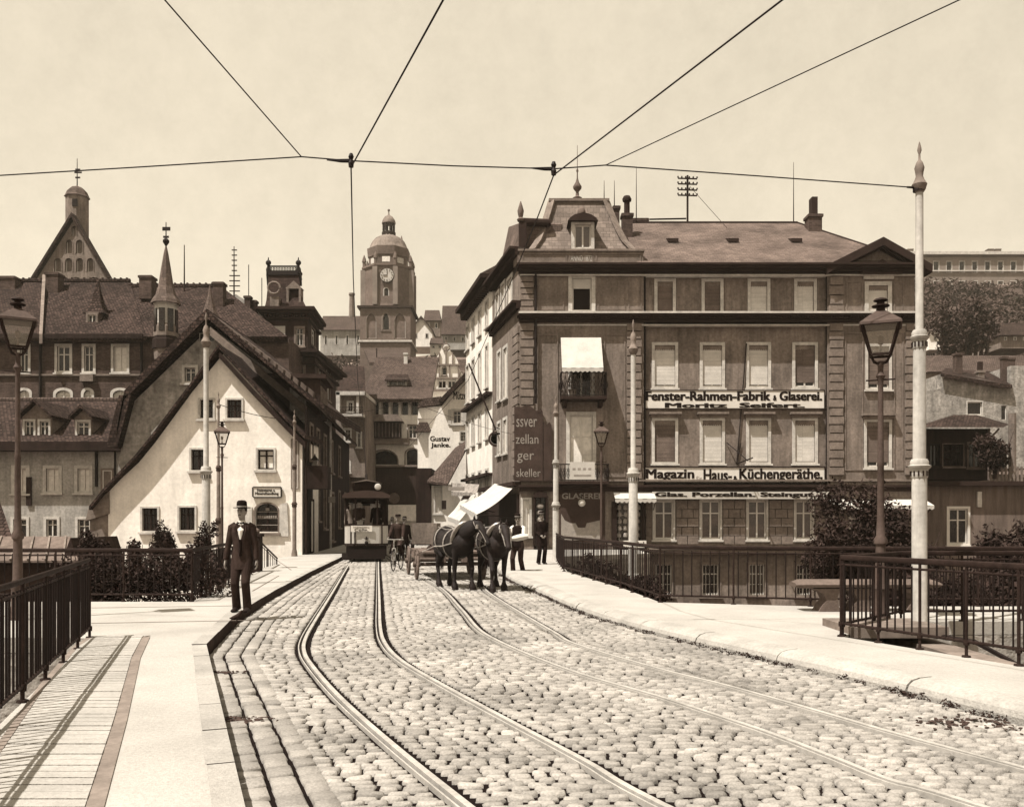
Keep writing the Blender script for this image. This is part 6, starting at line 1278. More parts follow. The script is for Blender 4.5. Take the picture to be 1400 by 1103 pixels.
for k in range(5): mb.bar(P(-10 + k * 24, 765, 20.65), P(2 + k * 22, 733, 22.15), .04, .05)
mb.build('seam_ribs', TRIM_M, rf)
t = thing('lean_roof', 'dark steep little roof at the extreme left edge', 'roof', P(5, 720, 24)); mb = MB(); mb.prism([P(-30, 735, 24), P(17, 735, 24), P(-6, 668, 26), P(-30, 668, 26)], (0, 0, -.15)); mb.build('covering', TILE, t)
def shrub(label, px, py0, py1, Y, w, n, seed, name='shrub', spiky=True, base=LOW, size=.07, group='shrubs behind the left railing'):
    c0 = P(px, py0, Y); top = zat(py1, Y); c0.z = base; t = thing(name, label, 'shrub', tuple(c0), group); bl = []; rs = random.Random(seed)
    zb = zat(py0, Y); mb = MB()
    for k in range(9):
        a = rs.uniform(-1, 1) * w; hh = rs.uniform(.6, 1.0); e = V((c0.x + a, Y + rs.uniform(-.5, .5), zb + (top - zb) * hh)); mb.tube([V((c0.x + a * .3, Y, base)), V((c0.x + a * .7, Y, (base + e.z) / 2)), e], [.04, .025, .006], 5)
        for j in range(5): s = .3 + .7 * j / 4; q = V((c0.x + a * s, Y, zb + (e.z - zb) * s * .95)); bl.append((q, (w * .22 * (1.4 - s), .3, (top - zb) * .14)))
    mb.build('stems', BARK, t); leaves(bl, n, size, seed, 'foliage', LEAF, t, .1); return t
shrub('broad leafy shrub filling the railing left of the white pole', 190, 822, 728, 17.6, 1.15, 9000, 11, size=.042)
shrub('low dense shrub at the left part of the shrubbery', 148, 822, 752, 17.2, .5, 4000, 12, size=.042)
shrub('tall loose shrub reaching up before the lower windows of the white house', 250, 810, 712, 19.2, .75, 6500, 13, size=.042)
shrub('small shrub behind the bend of the left railing', 300, 800, 745, 21.5, .45, 1200, 14, size=.06)
hd = leaves([(V((x_, 16.9, z_)), (.7, .35, .55)) for x_ in (-8.3, -7.7, -7.1, -6.5, -6.0) for z_ in (-.6, .15, .5)], 9000, .045, 77, 'hedge', LEAF); tag(hd, 'dense low hedge filling the lower part of the left railing', 'hedge')
def tree(label, x, y, z0, ztop, cz, r, n, seed, size=.1, m=LEAF, group='trees below the corner house'):
    t = thing('garden_tree', label, 'tree', (x, y, z0), group); mb = MB(); mb.tube([(x, y, z0), (x + .05, y, z0 + (cz - z0) * .5), (x - .05, y, cz)], [.13, .1, .06], 8); rs = random.Random(seed)
    for k in range(8): a = rs.uniform(0, 6.28); mb.tube([(x, y, cz - r[2] * rs.uniform(.2, .8)), (x + math.cos(a) * r[0] * .5, y + math.sin(a) * r[1] * .5, cz + rs.uniform(-.2, .5) * r[2]), (x + math.cos(a) * r[0] * .9, y + math.sin(a) * r[1] * .9, cz + rs.uniform(-.1, .9) * r[2])], [.05, .03, .008], 5)
    mb.build('trunk', BARK, t); leaves(cloudblobs((x, y, cz), r, 26, seed, .38), n, size, seed, 'crown', m, t, .1); return t
tree('leafy dark tree in front of the right bay of the corner house', xpx(1180, 26), 26, LOW, 4, .75, (1.9, 1.3, 1.9), 15000, 21, .075)
tree('low bushy tree beside the right tram pole', xpx(1238, 27), 27, LOW, 3, .1, (1.1, 1.0, 1.3), 6000, 22, .075)
tree('dark tree at the right edge of the picture below the terrace', xpx(1392, 24), 24, LOW, 3, .3, (1.3, 1.2, 1.7), 9000, 23, .08)
tree('bush under the right railing at the far right', xpx(1350, 21), 21, LOW, 1, -1.2, (1.6, 1.0, 1.0), 6000, 24, .07)
tree('small young tree between the pavilion and the rubble house', xpx(1360, 50), 50, 4, 6.6, 5.6, (1.3, .8, 1.3), 1400, 25, .14)
def ivy(label, px, py, Y, r, n, seed): c = P(px, py, Y); o = leaves(cloudblobs(c, r, 14, seed, .45), n, .08, seed, 'bush', LEAF); tag(o, label, 'bush', 'bushes under the right railing')
ivy('bush behind the lower bars left of the basement windows', 868, 810, 20.5, (.8, .5, .45), 1600, 41); ivy('overgrown bush behind the bars beyond the torn poster', 800, 790, 27, (1.1, .6, .8), 1500, 42); ivy('bush in the dark garden right of the basement windows', 1150, 775, 30, (1.5, .8, 1.3), 3500, 43)
ivy('bush filling the garden behind the near right railing', 1330, 835, 19, (2.2, 1, 1.0), 4500, 44); ivy('small bush right of the stone steps', 1390, 880, 14, (1.0, .6, .5), 1800, 45)
# pigeon on the pavement edge
t = thing('pigeon', 'small dark pigeon standing on the pavement before the man', 'bird', tuple(G(323, 851, .14))); c = G(323, 851, .14)
mb = MB(); mb.tube([c + V((-.10, .02, .06)), c + V((-.03, 0, .075)), c + V((.03, 0, .10)), c + V((.055, 0, .135)), c + V((.07, 0, .16)), c + V((.075, 0, .18))], [.008, .03, .036, .022, .018, .010], 10); mb.tube([c + V((.075, 0, .172)), c + V((.1, 0, .165))], [.007, .002], 5)
for s in (-.012, .012): mb.tube([c + V((.01, s, .08)), c + V((.012, s, .0)), c + V((.03, s, .0))], .004, 4)
mb.build('body', CLOTH_B, t, smooth=True)
# ================================================================== people, horses, vehicles
def sw(l): return [(b, a) for a, b in l]
def remesh(ob, vox, it=4, fac=.5):
    m = ob.modifiers.new('r', 'REMESH'); m.mode = 'VOXEL'; m.voxel_size = vox; s = ob.modifiers.new('s', 'SMOOTH'); s.iterations = it; s.factor = fac
    dg = bpy.context.evaluated_depsgraph_get(); nm = bpy.data.meshes.new_from_object(ob.evaluated_get(dg)); old = ob.data; mats = list(old.materials); ob.modifiers.clear(); ob.data = nm; nm.name = ob.name
    nm.materials.clear(); [nm.materials.append(x) for x in mats]; nm.polygons.foreach_set('use_smooth', [True] * len(nm.polygons)); return ob
def ik(a, b, l1, l2, bend):
    a, b, bend = V(a), V(b), V(bend); d = b - a; L_ = min(d.length, (l1 + l2) * .999); u = d.normalized(); b = a + u * L_; x = (l1 * l1 - l2 * l2 + L_ * L_) / (2 * L_); h = math.sqrt(max(l1 * l1 - x * x, 0)); n = (bend - u * bend.dot(u)).normalized(); return a + u * x + n * h, b
def person(label, loc, yaw, h=1.75, feet=None, hands=None, hip=None, lean=0., coat=CLOTH_B, trou=CLOTH_G, hat='bowler', coatlen=.0, vox=.009, headturn=0., group=None, shirt=False, shoulders=.19, apron=False, knee=(0, -1, 0), elbow=(0, 1, -.2), sleeve=None):
    """local frame: the person faces -Y; z up; then scaled to h and turned by yaw"""
    k = h / 1.75; t = thing('person', label, 'person', loc, group, yaw); ORG[t.name] = V((0, 0, 0))
    feet = feet or [(-.1, -.02, 0), (.11, .02, 0)]; hp = V(hip or (0, 0, .93)); ln = V((0, -math.sin(lean), math.cos(lean)))
    chest = hp + ln * .40; neck = hp + ln * .56; hd = neck + V((0, -.02 - .05 * math.sin(lean), .155)); hands = hands or [(-.27, -.04, .80), (.27, -.04, .80)]
    S_ = lambda p: V(p) * k
    body = MB(); coatm = MB(); tr = MB(); sh = MB(); sl_ = MB()
    # trunk
    body.tube([S_(hp - V((0, 0, .06))), S_(hp + ln * .08), S_(hp + ln * .22), S_(hp + ln * .38), S_(hp + ln * .50), S_(hp + ln * .55)], sw([(.10 * k, .14 * k), (.105 * k, .15 * k), (.10 * k, .135 * k), (.11 * k, .16 * k), (.09 * k, .16 * k), (.05 * k, .07 * k)]), 14)
    body.tube([S_(neck - ln * .06), S_(neck + V((0, -.01, .09)))], [.058 * k, .055 * k], 10)
    # head with face: skull, jaw, nose, brows, ears
    rot = Matrix.Rotation(headturn, 3, 'Z'); H = lambda x, y, z: S_(hd) + rot @ V((x * k, y * k, z * k))
    body.ball(H(0, .005, .02), (.076 * k, .094 * k, .105 * k), 14, 10, rot); body.ball(H(0, -.028, -.055), (.055 * k, .062 * k, .062 * k), 12, 8, rot); body.tube([H(0, -.088, .025), H(0, -.105, -.012), H(0, -.088, -.028)], [.010 * k, .015 * k, .013 * k], 8)
    for s in (-1, 1): body.ball(H(s * .077, .012, -.005), (.013 * k, .02 * k, .032 * k), 8, 6, rot); body.ball(H(s * .03, -.078, .032), (.02 * k, .012 * k, .009 * k), 8, 5, rot)
    body.ball(H(0, -.088, -.052), (.024 * k, .012 * k, .008 * k), 8, 5, rot)
    wr = []
    for i, s in enumerate((-1, 1)):
        # leg
        hj = hp + V((s * .09, 0, -.03)); ft = V(feet[i]); an = ft + V((0, .03, .085)); kn, an = ik(hj, an, .44, .43, knee)
        body.tube([S_(hj), S_(hj.lerp(kn, .4)), S_(kn), S_(kn.lerp(an, .3)), S_(an)], [.088 * k, .078 * k, .056 * k, .056 * k, .038 * k], 12)
        body.tube([S_(an), S_(ft + V((0, .0, .05))), S_(ft + V((s * .01, -.13, .03)))], [.04 * k, .042 * k, .03 * k], 10)
        tr.tube([S_(hj + V((-s * .02, 0, .08))), S_(hj - V((0, 0, .05))), S_(hj.lerp(kn, .5)), S_(kn), S_(kn.lerp(an, .5)), S_(an + V((0, 0, -.035)))], [.10 * k, .108 * k, .09 * k, .077 * k, .073 * k, .078 * k], 12)
        sh.tube([S_(ft + V((0, .085, .045))), S_(ft + V((0, .03, .05))), S_(ft + V((s * .01, -.08, .04))), S_(ft + V((s * .02, -.17, .028))), S_(ft + V((s * .02, -.2, .022)))], [(.035 * k, .035 * k), (.045 * k, .045 * k), (.038 * k, .048 * k), (.026 * k, .044 * k), (.015 * k, .03 * k)], 12)
        # arm
        sj = hp + ln * .465 + V((s * shoulders * .97, 0, 0)); hn = V(hands[i]); el, wj = ik(sj, hn, .29, .255, V(elbow) + V((s * .35, 0, 0))); fd = (wj - el).normalized()
        body.tube([S_(sj - V((s * .05, 0, 0))), S_(sj), S_(sj.lerp(el, .5)), S_(el), S_(el.lerp(wj, .35)), S_(wj)], [.05 * k, .055 * k, .047 * k, .038 * k, .038 * k, .026 * k], 12)
        am = sl_ if sleeve else coatm
        am.tube([S_(sj - V((s * .07, 0, -.035))), S_(sj + V((0, 0, -.0))), S_(sj.lerp(el, .5)), S_(el), S_(el.lerp(wj, .5)), S_(wj - fd * .0)], [.066 * k, .072 * k, .064 * k, .057 * k, .053 * k, .047 * k], 12)
        # hand: palm, four bent fingers of different length, thumb from the side of the palm
        side = fd.cross(V((0, -1, 0)));  side = V((1, 0, 0)) if side.length < .2 else side.normalized(); pn = side.cross(fd).normalized(); inw = V((-s, 0, 0)); pn = inw - fd * inw.dot(fd); pn.normalize(); side = fd.cross(pn)
        if side.y > 0: side = -side
        pc = wj + fd * .05; body.tube([S_(wj), S_(wj + fd * .03), S_(wj + fd * .085)], [(.024 * k, .024 * k), (.022 * k, .036 * k), (.017 * k, .040 * k)] if abs(pn.x) > .5 else [.026 * k, .034 * k, .032 * k], 10)
        for j, (o_, l_) in enumerate(((-.032, .062), (-.011, .078), (.011, .083), (.031, .074))):
            b0 = wj + fd * .08 + side * o_; b1 = b0 + fd * l_ * .5 + pn * .006; b2 = b1 + fd * l_ * .3 + pn * .018; b3 = b2 + fd * l_ * .15 + pn * .022; body.tube([S_(b0), S_(b1), S_(b2), S_(b3)], [.0105 * k, .0095 * k, .009 * k, .007 * k], 8)
        b0 = wj + fd * .03 + side * .03; body.tube([S_(b0), S_(b0 + side * .025 + fd * .03 + pn * .01), S_(b0 + side * .035 + fd * .062 + pn * .02)], [.014 * k, .0115 * k, .009 * k], 8)
    bo = body.build('body', SKIN, t, uv=False); remesh(bo, min(vox, .008), 3)
    fm = MB()
    for s in (-1, 1): fm.ball(H(s * .03, -.088, .014), (.015 * k, .008 * k, .007 * k), 8, 5, rot); fm.bar(H(s * .012, -.094, .036), H(s * .048, -.084, .038), .007 * k, .007 * k)
    fm.bar(H(-.022, -.092, -.045), H(.022, -.092, -.045), .008 * k, .02 * k); fm.build('face_features', HAIR, t, uv=False)
    # coat or waistcoat, closed at the neck, hem over the trousers
    cl = coatlen; coatm.tube([S_(hp - V((0, 0, .10 + cl))), S_(hp - V((0, 0, .02 + cl * .3))), S_(hp + ln * .12), S_(hp + ln * .25), S_(hp + ln * .39), S_(hp + ln * .49), S_(hp + ln * .545)], sw([((.145 + cl * .15) * k, (.185 + cl * .12) * k), (.14 * k, .178 * k), (.128 * k, .158 * k), (.13 * k, .165 * k), (.137 * k, .188 * k), (.115 * k, .195 * k), (.068 * k, .085 * k)]), 16)
    co = coatm.build('coat', coat, t, uv=False); remesh(co, vox, 3)
    if sleeve: so_ = sl_.build('shirt_sleeves', sleeve, t, uv=False); remesh(so_, vox, 2)
    tr.tube([S_(hp - V((0, 0, .1))), S_(hp), S_(hp + ln * .12)], sw([(.10 * k, .15 * k), (.125 * k, .165 * k), (.115 * k, .145 * k)]), 14); to = tr.build('trousers', trou, t, uv=False); remesh(to, vox, 2)
    sh.build('shoes', IRON, t, smooth=True, uv=False)
    hr = MB(); hr.ball(H(0, .022, .035), (.082 * k, .092 * k, .098 * k), 14, 9, rot); hr.build('hair', HAIR, t, smooth=True, uv=False)
    if hat:
        hm = MB(); tilt = Matrix.Rotation(-.08, 3, 'X'); c = H(0, .0, .075); rb = {'bowler': (.128, .088, .10), 'hat': (.15, .09, .115), 'cap': (.10, .098, .06)}[hat]
        hm.lathe(c, [(rb[1] * k, -.006 * k), (rb[0] * k, -.004 * k), (rb[0] * 1.02 * k, .006 * k), (rb[1] * 1.0 * k, .008 * k), (rb[1] * 1.0 * k, rb[2] * .55 * k), (rb[1] * .93 * k, rb[2] * .9 * k), (rb[1] * .6 * k, rb[2] * 1.08 * k), (.005, rb[2] * 1.12 * k)], 20); ho = hm.build('hat', CLOTH_D, t, smooth=True, uv=False)
        if hat == 'cap': vm = MB(); vm.prism([H(-.07, -.07, .07), H(.07, -.07, .07), H(.05, -.14, .055), H(-.05, -.14, .055)], (0, 0, .008)); vm.build('peak', CLOTH_D, ho, uv=False)
        else: vm = MB(); vm.lathe(c, [(rb[1] * 1.03 * k, .01 * k), (rb[1] * 1.03 * k, .035 * k)], 20); vm.build('hat_band', LEATHER, ho, uv=False)
    if shirt:
        sm = MB(); y0 = -.142
        sm.add([S_((-.012, y0 - .0, 1.20)), S_((.012, y0, 1.20)), S_((.058, y0 + .02, 1.36)), S_((.052, y0 + .062, 1.46)), S_((0, y0 + .055, 1.475)), S_((-.052, y0 + .062, 1.46)), S_((-.058, y0 + .02, 1.36)), S_((0, y0 - .008, 1.34))], [(0, 1, 7), (1, 2, 7), (2, 3, 4, 7), (4, 5, 6, 7), (6, 0, 7)]); sm.build('shirt_front', SHIRT, t, uv=False)
        bm_ = MB(); bm_.lathe(S_((0, -.005, 1.475)), [(.066 * k, 0), (.062 * k, .035 * k)], 16); bm_.build('collar', SHIRT, t, uv=False)
        bm_ = MB(); q = S_((0, y0 + .040, 1.468))
        for s in (-1, 1): bm_.prism([q, q + S_((s * .06, 0, .024)), q + S_((s * .06, 0, -.022))], (0, -.012, 0))
        bm_.ball(q, (.014, .014, .014), 8, 5); bm_.build('bow_tie', SIGNK, t, uv=False)
        lp = MB()
        for s in (-1, 1): lp.prism([S_((s * .014, y0 - .012, 1.185)), S_((s * .05, y0 - .004, 1.19)), S_((s * .105, y0 + .012, 1.37)), S_((s * .075, y0 + .06, 1.475)), S_((s * .05, y0 + .052, 1.46)), S_((s * .06, y0 + .008, 1.35))], (0, -.010, .0))
        lp.build('lapels', coat, co, uv=False)
        wc = MB(); wc.tube([S_((0, y0 + .02, .93)), S_((0, y0 + .012, 1.05)), S_((0, y0 + .015, 1.2))], [(.03 * k, .055 * k), (.03 * k, .045 * k), (.02 * k, .022 * k)], 10); wc.build('waistcoat', CLOTH_D, t, smooth=True, uv=False)
    return t

mp = G(331, 836, .14)
person('man in dark open suit, white shirt front and brimmed hat on the left pavement', (mp.x, mp.y, .14), math.radians(4), 1.70, feet=[(-.105, .02, 0), (.095, -.03, 0)], hands=[(-.30, .02, .82), (.27, -.03, .78)], coat=CLOTH_B, trou=CLOTH_G, hat='hat', coatlen=.13, shirt=True, shoulders=.185, headturn=-.25, vox=.007).scale = (.93, .95, 1.0)
# carter holding a pale parcel, and a bystander by the railing
cp = G(708, 786, 0); person('carter in waistcoat and pale sleeves carrying a white bundle beside the horses', (cp.x, cp.y, 0), math.radians(-20), 1.74, feet=[(-.12, -.1, 0), (.12, .12, 0)], hands=[(-.16, -.36, 1.12), (.16, -.36, 1.12)], coat=CLOTH_D, trou=CLOTH_G, hat='bowler', sleeve=SHIRT, headturn=.3)
t = thing('bundle', 'white cloth bundle held in the arms of the carter', 'bundle', (cp.x + .12, cp.y - .4, 1.12)); mb = MB(); mb.tube([(cp.x - .22, cp.y - .36, 1.08), (cp.x - .05, cp.y - .40, 1.1), (cp.x + .14, cp.y - .42, 1.14), (cp.x + .3, cp.y - .42, 1.16)], [(.05, .1), (.09, .15), (.10, .16), (.06, .1)], 12); mb.build('cloth', CLOTH_W, t, smooth=True)
bp = G(740, 771, .14); person('dark dressed bystander with hands in front standing at the corner railing', (bp.x, bp.y, .14), math.radians(15), 1.72, hands=[(-.08, -.2, .98), (.08, -.2, .98)], coat=CLOTH_D, trou=CLOTH_D, hat='bowler', coatlen=.2)
# cyclist and bicycle
yb_ = 28.6; xb_ = (543 - CX) / F * yb_
bk = thing('bicycle', 'black bicycle seen from the front beside the tram', 'bicycle', (xb_, yb_, 0), None, math.radians(-6)); ORG[bk.name] = V((0, 0, 0))
def wheel(c, r, par, nm='wheel', tm=IRON, sp=14, tr=.018):
    mb = MB(); mb.tube([V(c) + V((0, r * math.cos(a * math.pi / 14), r * math.sin(a * math.pi / 14))) for a in range(29)], tr, 6, cap=False); w = mb.build(nm, tm, par, uv=False)
    mb = MB()
    for a in range(sp): q = V((0, math.cos(a * 6.283 / sp), math.sin(a * 6.283 / sp))); mb.tube([V(c), V(c) + q * r], .004, 4)
    mb.ball(V(c), .03, 8, 5); mb.build('spokes', STEEL, w, uv=False); return w
wheel((0, -.52, .34), .325, bk); wheel((0, .52, .34), .325, bk)
mb = MB()
for a, b in (((0, -.44, .88), (0, .05, .30)), ((0, -.44, .80), (0, .18, .84)), ((0, .05, .30), (0, .2, .92)), ((0, .05, .30), (0, .52, .34)), ((0, .18, .84), (0, .52, .34))): mb.tube([a, b], .016, 6)
mb.build('frame', IRON, bk, uv=False); mb = MB(); [mb.tube([(s * .05, -.44, .72), (s * .05, -.52, .34)], .011, 5) for s in (-1, 1)]; mb.tube([(-.05, -.44, .72), (.05, -.44, .72)], .012, 5); mb.tube([(0, -.44, .7), (0, -.43, 1.0)], .014, 6); mb.build('fork', STEEL, bk, uv=False)
mb = MB(); mb.tube([(-.27, -.25, 1.0), (-.22, -.40, 1.01), (0, -.44, 1.0), (.22, -.40, 1.01), (.27, -.25, 1.0)], .012, 6); mb.build('handlebar', STEEL, bk, uv=False); mb = MB(); mb.ball((0, .24, .95), (.09, .13, .035), 10, 6); mb.build('saddle', LEATHER, bk, uv=False); mb = MB()
mb.tube([(-.1, .05, .30), (.1, .05, .30)], .012, 5); mb.box((-.17, -.06, .13), (-.08, .04, .15)); mb.box((.08, .06, .45), (.17, .16, .47)); mb.tube([(-.08, .05, .3), (-.09, -.01, .14)], .01, 4); mb.tube([(.08, .05, .3), (.09, .11, .46)], .01, 4); mb.build('pedals', IRON, bk, uv=False)
person('cyclist in dark jacket sitting upright on the bicycle beside the tram', (xb_, yb_, 0), math.radians(-6), 1.70, feet=[(-.12, .02, .17), (.12, .14, .48)], hip=(0, .24, 1.03), lean=.16, hands=[(-.24, -.24, 1.08), (.24, -.24, 1.08)], coat=CLOTH_B, trou=CLOTH_G, hat='cap', elbow=(0, .4, -1), knee=(0, -1, .3))
for (px, py, z, lb, yw, ht) in ((553, 765, 0, 'walker in dark clothes behind the cyclist', .4, 'bowler'), (536, 757, 0, 'man in dark hat standing at the right side of the tram', .9, 'bowler')):
    q = G(px, py, z); person(lb, (q.x, q.y, z), yw, 1.72, coat=CLOTH_D, trou=CLOTH_D, hat=ht, vox=.012, coatlen=.1)

# ------------------------------------------------------------------ tram
TY = 34.2; tx = (501 - CX) / F * TY; ta = math.radians(9.5); tram = thing('tram', 'small electric tram with pale front dash, open platform and round headlamp', 'tram', (tx, TY, 0), None, ta); ORG[tram.name] = V((0, 0, 0)); hw = .84
mb = MB(); mb.box((-hw, 1.5, .75), (hw, 6.2, 1.35)); mb.build('body_panel', TRAMP, tram)
mb = MB()
for s in (-1, 1):
    for k in range(7): mb.box((s * hw - .035, 1.5 + k * .76, 1.35), (s * hw + .035, 1.58 + k * .76, 2.45))
for s in (-1, 1): mb.box((s * .72 - .12, 1.5, 1.35), (s * .72 + .12, 1.55, 2.45))
mb.box((-hw, 1.5, 2.3), (hw, 6.2, 2.5)); mb.build('window_posts', WOOD_D, tram)
for s in (-1, 1): mb = MB(); mb.box((s * (hw - .04) - .01, 1.6, 1.36), (s * (hw - .04) + .01, 6.1, 2.3)); mb.build('side_window', GLASS, tram)
for s in (-1, 1): mb = MB(); mb.box((s * .36 - .2, 1.52, 1.36), (s * .36 + .2, 1.54, 2.3)); mb.build('bulkhead_window', LAMPGL, tram)
arc = [(-hw, .35), (-.74, .12), (-.5, .01), (0, -.03), (.5, .01), (.74, .12), (hw, .35)]
mb = MB(); mb.prism([(x, y, .62) for x, y in arc] + [(hw, 1.5, .62), (-hw, 1.5, .62)], (0, 0, .1)); mb.build('platform', WOOD_D, tram)
mb = MB(); q = arc; 
for (a, b) in zip(q[:-1], q[1:]): mb.hexa([(a[0], a[1], .66), (b[0], b[1], .66), (b[0], b[1] + .04, .66), (a[0], a[1] + .04, .66), (a[0], a[1], 1.42), (b[0], b[1], 1.42), (b[0], b[1] + .04, 1.42), (a[0], a[1] + .04, 1.42)])
mb.build('dash', TRAMP, tram)
mb = MB()
for (a, b) in zip(q[:-1], q[1:]): mb.bar((a[0], a[1] + .02, 1.44), (b[0], b[1] + .02, 1.44), .06, .05); mb.bar((a[0], a[1] - .008, .70), (b[0], b[1] - .008, .70), .02, .05)
for x, y in ((-.60, .055), (-.44, .0), (.6, .055)): mb.box((x - .025, y - .03, .70), (x + .025, y + .01, 1.42))
mb.build('dash_moulding', WOOD_D, tram)
for x, y in ((-hw + .03, .36), (hw - .03, .36), (-.42, .03), (.42, .03)): mb = MB(); mb.tube([(x, y, 1.4), (x, y, 2.5)], .03, 6); mb.build('platform_post', WOOD_D, tram)
mb = MB(); mb.prism([(-.30 - .3, -.06, 1.18), (.22, -.06, 1.18), (.22, -.06, 1.42), (-.60, -.06, 1.42)], (0, -.02, 0)); sg = mb.build('destination_board', SIGNW, tram)
class _TF(Fac):
    def __init__(s): s.A = V((0, -.081, 0)); s.U = V((1, 0, 0)); s.N = V((0, -1, 0))
TFc = _TF(); text('MEISSEN', TFc, (-.5, 1.33, .1, 1.39), .0, SIGNL, sg, .0); text('Cölln.', TFc, (-.46, 1.2, .08, 1.31), .0, SIGNK, sg, .0)
mb = MB(); mb.tube([(.0, -.05, .98), (.0, -.12, .98), (.02, -.14, .86)], .025, 6); mb.tube([(-.08, -.05, .92), (.08, -.05, .92)], .02, 5); mb.ball((0, -.05, .76), (.07, .05, .07), 8, 6); mb.build('coupling_hook', IRON, tram)
mb = MB(); mb.box((-.78, .1, .22), (.78, 6.4, .62)); mb.box((-.72, -.02, .12), (.72, .04, .5)); mb.prism([(-.95, .2, .08), (-.6, .0, .08), (-.6, .0, .35), (-.95, .2, .35)], (0, .1, 0)); mb.build('underframe', IRON, tram)
for y in (1.9, 4.4):
    for s in (-1, 1): mb = MB(); mb.tube([(s * .5 - .05, y, .38), (s * .5 + .05, y, .38)], .37, 18); mb.build('wheel', IRON, tram)
mb = MB(); pr = [(-.93, 2.5), (-.9, 2.62), (-.6, 2.74), (0, 2.79), (.6, 2.74), (.9, 2.62), (.93, 2.5)]; mb.prism([(x, -.12, z) for x, z in pr], (0, 7.4, 0)); rf = mb.build('roof', mat('tram_roof', .06, .2, 2), tram)
mb = MB(); mb.prism([(-.5, .15, 2.76), (-.46, .15, 3.08), (0, .15, 3.17), (.46, .15, 3.08), (.5, .15, 2.76)], (0, 6.5, 0)); cs = mb.build('clerestory', WOOD_D, rf); mb = MB(); mb.prism([(-.62, .05, 3.08), (0, .05, 3.22), (.62, .05, 3.08), (0, .05, 3.17)], (0, 6.8, 0)); mb.build('clerestory_roof', TRIM_M, rf)
mb = MB(); mb.lathe((0, 0, 0), [(.13, 0), (.15, .03), (.15, .16)], 18); mb.v = [(.44 + v[0], .0 - v[2] + .1, 2.93 + v[1]) for v in mb.v]; mb.build('headlamp', IRON, tram); mb = MB(); mb.ball((.44, -.06, 2.93), (.13, .04, .13), 16, 8); mb.build('headlamp_lens', CLOTH_W, tram, smooth=True)
mb = MB(); mb.tube([(0, 3.2, 3.2), (0, 3.4, 3.6)], .05, 6); mb.tube([(0, 3.3, 3.5), (-.12, 6.5, 5.72)], .02, 5); mb.build('trolley_pole', IRON, rf)
mb = MB(); mb.lathe((-.25, .35, .7), [(.12, 0), (.12, .85), (.15, .9), (.02, .92)], 10); mb.tube([(-.25, .35, 1.63), (-.05, .3, 1.68)], .015, 5); mb.build('controller', STEEL, tram)
Rt = Matrix.Rotation(ta, 3, 'Z')
def ontram(x, y, z): q = Rt @ V((x, y, z)); return (tx + q.x, TY + q.y, z)
person('tram driver at the controller behind the pale dash', ontram(-.28, .75, .72), ta, 1.66, hands=[(-.2, -.32, 1.02), (.16, -.34, 1.02)], coat=CLOTH_G, trou=CLOTH_D, hat='cap', sleeve=None, vox=.012)
person('passenger in pale coat on the left of the tram platform', ontram(-.62, 1.0, .72), ta + .3, 1.6, coat=STUCCO, trou=CLOTH_D, hat='hat', vox=.012); person('dark passenger on the right of the tram platform', ontram(.42, .9, .72), ta - .3, 1.68, coat=CLOTH_D, trou=CLOTH_D, hat='bowler', vox=.012)
# handcart and cabinet right of the tram
t = thing('freight_cart', 'brown box cart standing right of the tram in the shade', 'cart', P(577, 745, 40)); a = P(563, 744, 40); mb = MB(); mb.box((a.x, 40, .55), (a.x + 1.15, 42, 1.5)); mb.build('box', STUCCO, t)
for x in (a.x - .03, a.x + 1.18):
    mb = MB(); c = V((x, 40.6, .45)); mb.tube([c + V((0, .42 * math.cos(k * .449), .42 * math.sin(k * .449))) for k in range(15)], .04, 5, cap=False); w_ = mb.build('wheel', WOOD_D, t); mb = MB()
    for k in range(8): mb.tube([c, c + V((0, .42 * math.cos(k * .785), .42 * math.sin(k * .785)))], .02, 4)
    mb.build('spokes', WOOD_D, w_)

